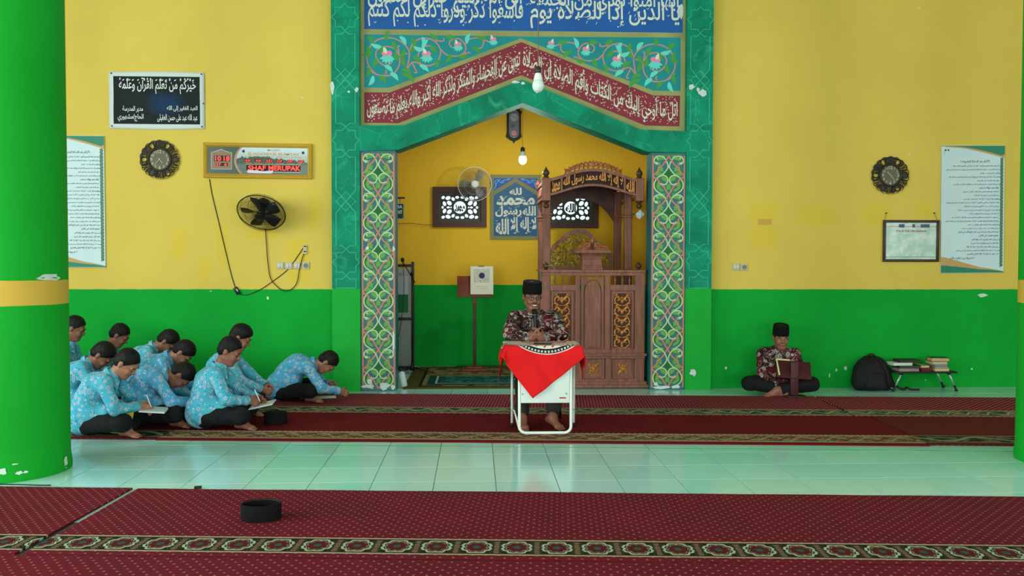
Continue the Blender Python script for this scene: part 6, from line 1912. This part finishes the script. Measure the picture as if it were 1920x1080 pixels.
m.color(c); MB().b2((-w_ / 2 + t - .004, -.014, t - .004), (w_ / 2 - t + .004, -.006, h_ - t + .004)).build('printed_sheet', m.m, e)
P = Paint(); put_text(P, 'STRUKTUR ORGANISASI', -w_ * .27, h_ * .71, w_ * .27, h_ * .76, bold=.02); P.build('lettering', plain('red_brown_print', (120, 60, 60), .5), e, -.0146)
for a, b, c_ in ((-.22, .845, .10), (.02, .85, .05), (.17, .845, .16)):
    P = Paint().poly([(w_ * a, h_ * .82), (w_ * (a + c_), h_ * .82), (w_ * (a + c_), h_ * .90), (w_ * a, h_ * .90)])
    P.build('photo_strip', plain('dark_blue_grey_print', (70, 84, 104), .5), e, -.0148)
for s, px in ((-1, 1661), (1, 1751)):
    nx_, nz_ = wpos(px, 399.5); MB().tube([(s * w_ * .47, -.012, h_), (nx_ - (xa + xb) / 2, -.012, nz_ - zb_)], .002, 5).build('hanging_cord', plain('grey_cord', (90, 84, 60), .7), e)
    MB().cyl((nx_ - (xa + xb) / 2, 0, nz_ - zb_), (nx_ - (xa + xb) / 2, -.02, nz_ - zb_), .007, 8).build('nail', plain('rusty_nail', (60, 50, 44), .6, .5), e)
# brown tape left on the right wall, white scuffs
o = MB().box((0, -.001, 0), (.155, .002, .066)).build('tape_remnant', plain('brown_tape', (196, 152, 62), .6)); x_, z_ = wpos(1434, 416); o.location = (x_, WY, z_)
tag(o, 'strip of old brown tape left on the right yellow wall', 'tape')
wl_, wr_ = bpy.data.objects['wall_front_left'], bpy.data.objects['wall_front_right']
for i, (px, py, a, b) in enumerate([(502, 559, .035, .04), (395, 546, .025, .012), (1842, 554, .12, .05), (1585, 690, .04, .05), (1568, 694, .025, .04), (1361, 690, .03, .04), (1520, 699, .02, .04), (1555, 704, .02, .05), (1822, 692, .025, .03), (1735, 713, .02, .015), (567, 183, .03, .03), (1705, 290, .025, .03), (1724, 15, .02, .04), (416, 486, .02, .015)]):
    x_, z_ = wpos(px, py); chip(x_, z_, WY, a, b, wl_ if px < 700 else wr_, 60 + i, 'paint_scuff')

# ------------------------------------------------------------------ things in the niche
def niche_panel():
    (xa, za), (xb, zb_) = W(919, 327.5, NB), W(1014, 449.5, NB); w_, h_ = xb - xa, za - zb_
    e = empty('calligraphy_board', ((xa + xb) / 2, NB - .003, zb_), 0, 'blue calligraphy panel with olive border on the niche wall behind the pulpit', 'wall panel')
    MB().b2((-w_ / 2, -.012, 0), (w_ / 2, 0, h_)).build('board', plain('olive_panel_paint', (128, 128, 78), .6), e)
    g = lambda u, v: ((u - .5) * w_, v * h_)
    pe = [g(.07, .055), g(.93, .055), g(.93, .68), g(.5, .885), g(.07, .68)]
    Paint().poly(pe).build('blue_field', plain('deep_teal_blue_paint', (16, 84, 124), .5, var=.06, vs=4), e, -.0125)
    Paint().poly([g(.07, .75), g(.07, .945), g(.49, .945)]).poly([g(.93, .75), g(.51, .945), g(.93, .945)]).build('spandrel', plain('bright_blue_paint', (24, 70, 160), .5), e, -.0125)
    for s in (-1, 1):
        P = Paint(); k = lambda u, v: g(.5 + s * u, v)
        P.stroke(crom([k(.10, .93), k(.22, .915), k(.30, .88), k(.24, .875), k(.25, .90)], 5), .010); P.stroke(crom([k(.42, .78), k(.38, .84), k(.41, .90), k(.34, .92), k(.32, .89)], 5), .010); P.stroke(crom([k(.30, .93), k(.38, .86), k(.40, .81)], 5), .010); P.stroke(crom([k(.12, .935), k(.16, .93), k(.14, .91)], 4), .009)
        P.build('spandrel_scroll', plain('light_blue_paint', (84, 170, 206), .5), e, -.0132)
    P = Paint()
    for s, a, b, c_, d in (('لا إله إلا', .40, .09, .91, .35), ('الله', .11, .08, .37, .32), ('محمد', .12, .53, .88, .68), ('رسول', .10, .35, .62, .52), ('الله', .64, .37, .90, .52), ('لله', .38, .69, .62, .80)):
        put_text(P, s, *g(a, b), *g(c_, d), bold=.035)
    rd = random.Random(8)
    for k in range(40):
        x_, z_ = g(rd.uniform(.12, .88), rd.uniform(.08, .66)); P.stroke([(x_ - .012, z_ + .012), (x_, z_), (x_ + .012, z_ + .016)], .005)
    P.build('lettering', plain('pale_cream_paint', (206, 210, 190), .5), e, -.0134)


niche_panel()


def pendulum_clock():
    x_, z_ = W(963.5, 234, NB); e = empty('pendulum_clock', (x_, NB, z_), 0, 'small dark pendulum clock on the niche wall above the lit bulb', 'clock')
    DK = plain('black_brown_case', (34, 26, 30), .35)
    a, b = .100, .235
    out = [(-.05, b), (-.02, b + .01), (0, b + .035), (.02, b + .01), (.05, b), (.085, .19), (.108, .17), (.095, .12), (.095, -.12), (.108, -.17), (.085, -.19), (.05, -.215), (.02, -.225), (0, -.26), (-.02, -.225), (-.05, -.215), (-.085, -.19), (-.108, -.17), (-.095, -.12), (-.095, .12), (-.108, .17), (-.085, .19)]
    cap_ = lambda r_, h_, n=10: [(r_ * math.cos(t), h_ + r_ * math.sin(t)) for t in [PI * k / n for k in range(n + 1)]] + [(-r_ * math.cos(t), -h_ - r_ * math.sin(t)) for t in [PI * k / n for k in range(n + 1)]]
    obj('case', on_wall(fill2d([out, cap_(.068, .115)], .06), -.03), DK, e)
    obj('back_board', on_wall(fill2d([cap_(.072, .115)], .01), -.012), plain('silver_back', (120, 122, 124), .3, .3), e)
    MB().tube([(p[0], -.058, p[1]) for p in cap_(.066, .115)], .005, 6, closed=True).build('chrome_rim', plain('chrome_trim', (190, 192, 196), .2, .9), e, True)
    MB().cyl((0, -.018, .098), (0, -.030, .098), .056, 28).build('dial', plain('silver_dial', (168, 170, 170), .4), e)
    P = Paint()
    for k in range(1, 13):
        t = PI / 2 - 2 * PI * k / 12; put_text(P, str(k), .044 * math.cos(t) - .008, .098 + .044 * math.sin(t) - .007, .044 * math.cos(t) + .008, .098 + .044 * math.sin(t) + .007, fit=True)
    for L_, t in ((.028, PI / 2 - 2 * PI * (10.3 / 12)), (.040, PI / 2 - 2 * PI * 18 / 60)): P.stroke([(0, .098), (L_ * math.cos(t), .098 + L_ * math.sin(t))], .005)
    P.build('numerals', plain('black_print', (20, 20, 22), .5), e, -.0306)
    MB().tube([(0, -.028, .04), (0, -.028, -.10)], .0025, 6).build('pendulum_rod', plain('chrome_trim', (190, 192, 196), .2, .9), e)
    MB().cyl((0, -.022, -.118), (0, -.034, -.118), .036, 24).build('pendulum_bob', plain('pink_glass', (206, 132, 142), .25), e)
    MB().box((-.012, -.024, -.02), (.05, .004, .03)).build('blue_label', plain('blue_print', (60, 90, 150), .4), e)


pendulum_clock()


def bulb(c, r_, wire_top, lit, label):
    e = empty('light_bulb', c, 0, label, 'light bulb')
    if lit:
        m = M('lit_bulb_glass', (255, 255, 255), .4); m.b.inputs['Emission Color'].default_value = (.93, 1, 1, 1); m.b.inputs['Emission Strength'].default_value = 14; gm2 = m.m
    else: gm2 = plain('milky_bulb_glass', (196, 214, 206), .35)
    s = r_ / .034
    MB().lathe([(.001, -.042 * s), (.014 * s, -.040 * s), (.026 * s, -.030 * s), (.033 * s, -.012 * s), (.034 * s, 0), (.031 * s, .016 * s), (.026 * s, .026 * s)], n=24).build('globe', gm2, e, True)
    MB().lathe([(.0265 * s, .026 * s), (.027 * s, .030 * s), (.020 * s, .060 * s), (.015 * s, .072 * s)], n=20).build('neck', plain('white_bulb_plastic', (206, 214, 208), .4), e, True)
    MB().lathe([(.016 * s, .068 * s), (.019 * s, .072 * s), (.019 * s, .100 * s), (.010 * s, .108 * s)], n=16).build('lamp_holder', plain('dark_brown_bakelite', (44, 34, 32), .4), e, True)
    MB().tube([(0, 0, .105 * s), Vector(wire_top) - Vector(c)], .0028, 6).build('cord', plain('brownish_cord', (96, 84, 66), .6), e)
    return e


c = onY(1009, 160, 6.0); bulb(c, .041, (c.x + .0, 6.0, RZ), False, 'unlit milky bulb hanging on a long cord before the arch')
c = onY(980, 299, 10.5); bulb(c, .047, (c.x - .01, 10.5, 3.75), True, 'lit white bulb hanging inside the niche')
pl_ = bpy.data.lights.new('bulb_glow', 'POINT'); pl_.energy = 38; pl_.shadow_soft_size = .05; pl_.color = (.95, 1, 1)
po = bpy.data.objects.new('bulb_glow', pl_); COL.objects.link(po); po.location = (c.x, c.y, c.z - .075)

# cable from the fan along the window to the left
Yn = NB
cable([(872, 372), (850, 362), (815, 361), (812, 366), (812, 410), (811, 421), (790, 421), (772, 419), (745, 420), (725, 420)], 'thin cable round the left lattice window to the niche corner', Y=NB, off=.045, r_=.004, mat=plain('dusty_cable', (110, 84, 60), .6))
# hanging sign close to the left jamb
x_, z_ = W(750, 396, 10.9); e = empty('hanging_sign', (x_, 10.9, z_), 0, 'small dark green sign hanging at the left edge of the niche', 'sign')
MB().box((-.07, 0, 0), (.24, .02, .20), bev=.004).build('board', plain('dark_green_sign', (22, 62, 48), .5), e)
MB().b2((-1.4495 - x_, -.012, .156), (.06, .012, .176)).build('hanger_bar', BKM, e)
MB().tube([(0.0, 0, .10), (0.0, 0, .16)], .004, 6).build('hanger_rod', BKM, e)
P = Paint(); put_text(P, 'ASA', -.065, .035, .03, .075, bold=.03); put_text(P, 'MENT', -.075, -.035, .03, .01, bold=.03); P.build('lettering', plain('white_print', (208, 216, 214), .5), e, -.0106)
P = Paint().stroke([(-.185, -.095), (.045, -.095), (.045, .095), (-.185, .095)], .006, True); P.build('white_outline', plain('white_print', (208, 216, 214), .5), e, -.0104)

# music stand with a propped calendar
bx_, bz_ = W(890, 540, 11.3)
sx_ = onZ(890, 694).x; YS2 = 11.3
e = empty('book_stand', (onY(890, 640, YS2).x, YS2, .0125), 0, 'brown wooden reading stand on a tall post in the niche', 'stand')
WS = plain('red_brown_stand_wood', (110, 50, 32), .45, var=.15, vs=12); ox = onY(890, 640, YS2).x
(xa, za), (xb, zb_) = W(857, 518, YS2), W(924, 555, YS2)
zm = (za + zb_) / 2 - .0125
MB().box(((xa + xb) / 2 - ox, .05, zm), (xb - xa, .022, (za - zb_) * 1.06), rot=(-.35, 0, 0), bev=.004).build('desk_board', WS, e, auto=.8)
MB().box(((xa + xb) / 2 - ox, -.02, zb_ - .0125 + .0), (xb - xa, .06, .022), bev=.004).build('ledge', WS, e, auto=.8)
MB().b2((-.020, -.02, .05), (.020, .02, zb_ - .02), bev=.004).build('post', plain('dark_stand_wood', (70, 36, 26), .5, var=.15, vs=12), e, auto=.8)
MB().b2((-.026, -.026, zb_ - .13), (.026, .026, zb_ - .02), bev=.004).build('post_sleeve', WS, e, auto=.8)
MB().b2((-.17, -.13, 0), (.17, .13, .03), bev=.006).b2((-.10, -.09, .03), (.10, .09, .055), bev=.006).build('base', WS, e, auto=.8)
(xa, za), (xb, zb_) = W(882, 499.5, YS2 - .05), W(925, 552.5, YS2 - .05); w_, h_ = xb - xa, za - zb_
e = empty('wall_calendar', ((xa + xb) / 2, YS2 - .045, zb_ + .002), 0, 'cream cover with dark blue oval propped on the reading stand', 'calendar'); e.rotation_euler = (-.30, 0, 0)
MB().b2((-w_ / 2, -.006, 0), (w_ / 2, .006, h_ * 1.04), bev=.002).build('sheet_block', plain('cream_card', (206, 206, 184), .6), e)
m = M('speckled_print', (150, 150, 140), .6); v = m.voro(60); m.color(m.mix(v.lt(.3), (184, 184, 168), (120, 116, 112)))
MB().b2((-w_ * .36, -.0072, h_ * .44), (w_ * .34, -.006, h_ * .94)).build('picture', m.m, e)
P = Paint(); n = 24; P.poly([(w_ * .13 * math.cos(2 * PI * k / n), h_ * .69 + h_ * .11 * math.sin(2 * PI * k / n)) for k in range(n)]); P.build('blue_oval', plain('navy_print', (24, 32, 66), .5), e, -.0078)
P = Paint(); put_text(P, 'MUSHAF', -w_ * .24, h_ * .26, w_ * .24, h_ * .31); put_text(P, 'TAHAJJUD', -w_ * .26, h_ * .18, w_ * .26, h_ * .235); P.build('lettering', plain('faint_orange_print', (190, 150, 110), .5), e, -.0066)
MB().b2((-.05, -.008, h_ * 1.02), (.03, .008, h_ * 1.06)).build('binding_clip', plain('brown_clip', (120, 96, 66), .5), e)

# grey cabinet with papers, black rack and microphone stand at the left edge of the niche
YK = 11.55; xk = W(770, 600, YK)[0]
e = empty('cabinet', (xk - .30, YK, 0), 0, 'pale grey cabinet with taped papers half hidden behind the left pillar', 'cabinet')
(_, zt_) = W(757, 503, YK)
MB().b2((-.30, 0, .02), (.30, .32, zt_), bev=.008).build('body', plain('speckled_grey_laminate', (150, 156, 154), .5, var=.08, vs=60), e, auto=.8)
(xa, za), (xb, zb_) = W(740, 518, YK), W(765.5, 552, YK); MB().b2((xa - xk + .30, -.004, zb_), (xb - xk + .30, 0, za)).build('taped_paper', plain('lilac_white_paper', (176, 184, 196), .7), e)
(xa, za), (xb, zb_) = W(740, 552, YK), W(765.5, 586, YK); MB().b2((xa - xk + .30, -.004, zb_), (xb - xk + .30, 0, za)).build('taped_paper', plain('green_printed_paper', (24, 112, 62), .6), e)
(xa, za), (xb, zb_) = W(744.5, 637, YK), W(747.5, 659, YK); MB().b2((xa - xk + .30, -.025, zb_), (xb - xk + .30, 0, za), bev=.003).build('handle', BKM, e)
YR = 11.42; e = empty('equipment_rack', (W(772, 600, YR)[0] - .26, YR, 0), 0, 'black metal rack frame before the grey cabinet in the niche', 'rack')
xr_ = W(774, 600, YR)[0] - e.location.x
(_, z1_), (_, z2_), (_, z3_) = W(770, 498, YR), W(770, 598, YR), W(770, 691, YR)
for xx in (xr_, xr_ - .42): MB().b2((xx - .018, -.018, 0.0), (xx + .018, .018, z1_ + .05), bev=.003).build('upright', BKM, e)
for zz in (z1_, z2_, max(z3_, .04)): MB().b2((xr_ - .42, -.015, zz - .018), (xr_, .015, zz + .018), bev=.003).build('crossbar', BKM, e)
YM = 11.1; px0, pz0 = W(773, 690, YM)
e = empty('microphone_stand', (px0, YM, .0125), 0, 'black tripod microphone stand with boom at the left of the niche', 'stand')
zt_ = W(772, 512, YM)[1]
MB().tube([(0, 0, .03), (0, 0, zt_ - .02)], .009, 8).build('pole', BKM, e, True)
MB().lathe([(.035, .03), (.030, .06), (.018, .10), (.012, .12)], n=14).build('leg_collar', BKM, e, True)
for a in (-2.3, -.35, 1.9): MB().tube([(0, 0, .07), (.30 * math.cos(a), .30 * math.sin(a), .008)], .008, 8).build('leg', BKM, e, True)
MB().lathe([(.001, -.022), (.020, -.018), (.022, 0), (.020, .018), (.001, .022)], (0, 0, zt_ - .02), 12, Matrix.Rotation(PI / 2, 4, 'Y')).build('clutch', BKM, e, True)
bx2, bz2 = W(755, 492, YM); bx3, bz3 = W(778, 532, YM)
MB().tube([(bx3 - px0, 0, bz3), (bx2 - px0, -.02, bz2)], .006, 8).build('boom', BKM, e, True)
MB().lathe([(.001, -.03), (.022, -.02), (.026, 0), (.020, .022), (.001, .03)], (bx2 - px0, -.02, bz2 + .02), 12).build('microphone_head', BKM, e, True)
MB().tube(crom([(bx2 - px0, -.03, bz2), (bx2 - px0 + .02, -.04, bz2 - .3), (bx2 - px0 - .01, -.05, .7), (bx2 - px0 - .10, -.05, .25), (bx2 - px0 - .16, -.05, .06)], 6), .004, 6).build('cable', BKM, e, True)
# white bottle leaning on the pillar
p = onZ(752, 727); e = empty('spray_bottle', (p.x + .035, p.y + .02, .001), 0, 'white bottle with black cap leaning against the left pillar', 'bottle'); e.rotation_euler = (.0, -.22, 0); e.location.z = .012
MB().lathe([(.036, 0), (.040, .004), (.040, .15), (.036, .162), (.020, .174), (.016, .178)], n=22).build('bottle_body', plain('white_bottle', (196, 214, 212), .4), e, auto=.9)
MB().lathe([(.016, .176), (.018, .178), (.018, .205), (.012, .210), (.001, .210)], n=16).build('cap', BKM, e, auto=.9)
MB().box((-.014, 0, .205), (.03, .014, .014), bev=.003).build('nozzle', BKM, e)

# ------------------------------------------------------------------ reading stand of the man on the right
p = onZ(1489, 744, .012); e = empty('reading_stand', (p.x, p.y, .0128), -.15, 'dark red wooden reading stand before the seated man', 'stand')
DR = plain('dark_red_wood', (66, 24, 26), .5, var=.15, vs=10)
MB().lathe([(.115, 0), (.118, .004), (.112, .016), (.05, .020), (.001, .020)], n=28, sy=.75).build('base', plain('dark_base_wood', (44, 22, 22), .5), e, auto=.8)
MB().b2((-.042, -.018, .015), (.042, .018, .37), bev=.006).build('post', DR, e, auto=.8)
zt_ = onY(1490, 694, p.y).z - .0128
MB().box((0, .045, zt_ - .005), (.36, .018, .21), rot=(-.62, .06, .0), bev=.003).build('desk_board', plain('deep_maroon_board', (62, 18, 22), .4, var=.1, vs=9), e, auto=.8)
MB().box((0, .10, zt_ - .10), (.34, .05, .016), rot=(-.62, .06, 0), bev=.003).build('ledge', DR, e, auto=.8)
o = MB().box((0, 0, 0), (.15, .022, .20), rot=(-.62, .06, 0), bev=.002).build('book', plain('cream_book_pages', (200, 192, 140), .7)); o.location = (p.x - .085, p.y + .082, .0128 + zt_ + .018)
tag(o, 'open cream book resting on the dark red reading stand', 'book')

# ------------------------------------------------------------------ backpack, lap table and books by the right wall
def backpack():
    p = onZ(1645, 734); loc = (p.x, 9.50, .003); e = empty('backpack', loc, 0, 'black backpack slumped against the green wall beside the lap table', 'backpack')
    BP = plain('black_nylon', (17, 17, 19), .75, var=.3, vs=14, spec=.3); BP2 = plain('black_nylon_trim', (26, 26, 28), .6)
    f = Field((-.36, -.20, -.01), (.36, .20, .48), .009)
    f.cap((-.13, .0, .10), (.12, .0, .09), .115, .105, .06); f.cap((-.07, .02, .22), (.05, .02, .22), .13, k=.09); f.cap((-.03, .04, .29), (.02, .04, .28), .085, k=.07); f.cap((-.14, -.02, .14), (-.10, .0, .24), .07, k=.05)
    f.cap((-.19, -.03, .07), (-.19, -.03, .15), .045, k=.04); f.cap((.10, 0, .08), (.21, -.02, .035), .06, .03, .05)
    f.floor(.001); obj('bag_body', f.mesh('bag_body', folds(.004, .8, 1.0)), BP, e)
    f = Field((-.30, -.26, -.01), (.30, .10, .36), .009)
    f.cap((-.09, -.09, .07), (.05, -.095, .07), .06, k=.04); f.cap((-.07, -.085, .16), (.03, -.09, .16), .055, k=.06); f.floor(.002)
    obj('front_pocket', f.mesh('front_pocket', folds(.003, 1, 2.0)), BP, e)
    MB().tube(crom([(-.17, -.10, .06), (-.15, -.12, .22), (-.08, -.10, .32), (-.04, -.05, .37)], 6), .006, 6).build('seam_piping', BP2, e, True)
    MB().tube(crom([(.12, -.115, .05), (.10, -.13, .2), (.05, -.10, .31), (.02, -.05, .36)], 6), .006, 6).build('seam_piping', BP2, e, True)
    MB().tube(crom([(-.06, .02, .36), (-.05, .01, .395), (0, .01, .40), (.03, .02, .365)], 6), .010, 8).build('grab_handle', BP2, e, True)
    for pts in ([(.05, -.02, .33), (.14, -.05, .22), (.20, -.06, .10), (.27, -.05, .03), (.34, -.06, .012)], [(.28, -.05, .02), (.33, -.07, .012), (.37, -.03, .03), (.41, -.05, .010), (.50, -.06, .010)]):
        c = crom(pts, 5); mb = MB(); mb.tube(c, .011, 8); mb.build('strap', BP2, e, True)


backpack()


def lap_table():
    Y = 9.47; zt = onY(1720, 697, Y - .12).z
    xa, xb = onY(1676, 697, Y - .12).x, onY(1795, 697, Y - .12).x
    e = empty('lap_table', ((xa + xb) / 2, Y + .02, 0), 0, 'low black folding lap table with grey tube legs and books on top', 'table')
    hw = (xb - xa) / 2; TB = plain('black_table_edge', (24, 24, 26), .5)
    MB().b2((-hw, -.15, zt - .018), (hw, .17, zt), bev=.005).build('table_top', TB, e, auto=.8)
    SV = plain('silver_tube', (170, 190, 182), .3, .6)
    for s in (-1, 1):
        for yy in (-.13, .14):
            a = Vector((s * (hw - .09), yy, zt - .02)); b = Vector((s * (hw - .0), yy + (0 if yy < 0 else .0), .012))
            lg = MB().tube([a, a + (b - a) * .72], .011, 8).build('leg', SV, e, True)
            MB().tube([a + (b - a) * .70, a + (b - a) * .9, b + Vector((s * -.01, 0, 0)), b + Vector((s * .012, 0, -.0))], [.013, .013, .012, .011], 8).build('leg_tip', TB, lg, True)
            MB().box(a + Vector((0, 0, .0)), (.04, .03, .03), bev=.006).build('leg_hinge', TB, lg, auto=.8)
        MB().tube([(s * (hw - .005), -.13, .035), (s * (hw - .005), .14, .035)], .006, 6).build('foot_bar', SV, e, True)
    return e, zt, Y, xa, xb


lt, zt, YT, xa, xb = lap_table()


def book(px, w_, d_, h_, z, col, pages, rz, label, Y=None):
    x_ = onY(px, 690, 9.40).x
    e = empty('book', (x_, (Y or YT - .02), z), rz, label, 'book', 'books on the lap table')
    mb = MB().b2((-w_ / 2, -d_ / 2, 0), (w_ / 2, d_ / 2, .004)).b2((-w_ / 2, -d_ / 2, h_ - .004), (w_ / 2, d_ / 2, h_)).b2((-w_ / 2, d_ / 2 - .004, 0), (w_ / 2, d_ / 2, h_))
    mb.build('cover', plain('book_cover_%d_%d_%d' % col, col, .5), e)
    MB().b2((-w_ / 2 + .004, -d_ / 2 + .003, .004), (w_ / 2 - .004, d_ / 2 - .004, h_ - .004)).build('page_block', plain('book_pages_%d_%d_%d' % pages, pages, .8), e)
    return z + h_ + .0006


CRM, GRY = (196, 176, 140), (150, 150, 144)
z = zt + .0008
z = book(1702, .235, .16, .034, z, (120, 130, 122), (140, 128, 118), .03, 'bottom greyish book of the left stack on the lap table')
z = book(1705, .24, .17, .030, z, (24, 24, 28), (60, 60, 60), -.05, 'black book second from the bottom of the left stack')
z = book(1690, .225, .16, .032, z, (190, 196, 190), (198, 206, 196), .06, 'white book third from the bottom of the left stack')
z = book(1704, .24, .16, .030, z, (20, 20, 22), (54, 50, 44), -.02, 'black book on top of the left stack of books')
z = zt + .0008
z = book(1734, .115, .17, .040, z, (84, 20, 30), (96, 32, 40), .0, 'maroon book between the two stacks on the lap table')
z = book(1731, .11, .16, .024, z, (170, 146, 104), CRM, .05, 'small tan book lying on the maroon book')
z = zt + .0008
z = book(1764, .165, .16, .034, z, (166, 140, 110), CRM, .02, 'bottom cream book of the right stack on the lap table')
z = book(1763, .15, .16, .022, z, (130, 120, 118), GRY, -.03, 'grey book second from the bottom of the right stack')
z = book(1762, .15, .15, .020, z, (60, 96, 80), (150, 156, 148), .03, 'thin green book in the middle of the right stack')
z = book(1760, .17, .16, .028, z, (186, 160, 118), CRM, .0, 'tan book second from the top of the right stack')
z = book(1763, .195, .13, .042, z, (20, 52, 46), (190, 160, 116), -.08, 'dark green book on top of the right stack')
# small litter at the carpet edges
p = onZ(370, 917); o = MB().box((0, 0, .008), (.045, .03, .014), bev=.004).build('rubber_scrap', BKM); o.location = (p.x, p.y + .012, .0005); o.rotation_euler = (0, 0, .2); tag(o, 'tiny black scrap at the near carpet edge', 'scrap')
p = onZ(30, 914); o = MB().tube(crom([(-.5, .06, .004), (-.2, .05, .004), (.0, .035, .004), (.12, .015, .004), (.2, .012, .004)], 5), .004, 6).build('floor_cable', BKM, None, True); o.location = (p.x, p.y + .02, .0005); tag(o, 'black cable on the tiles at the foot of the left column', 'cable')
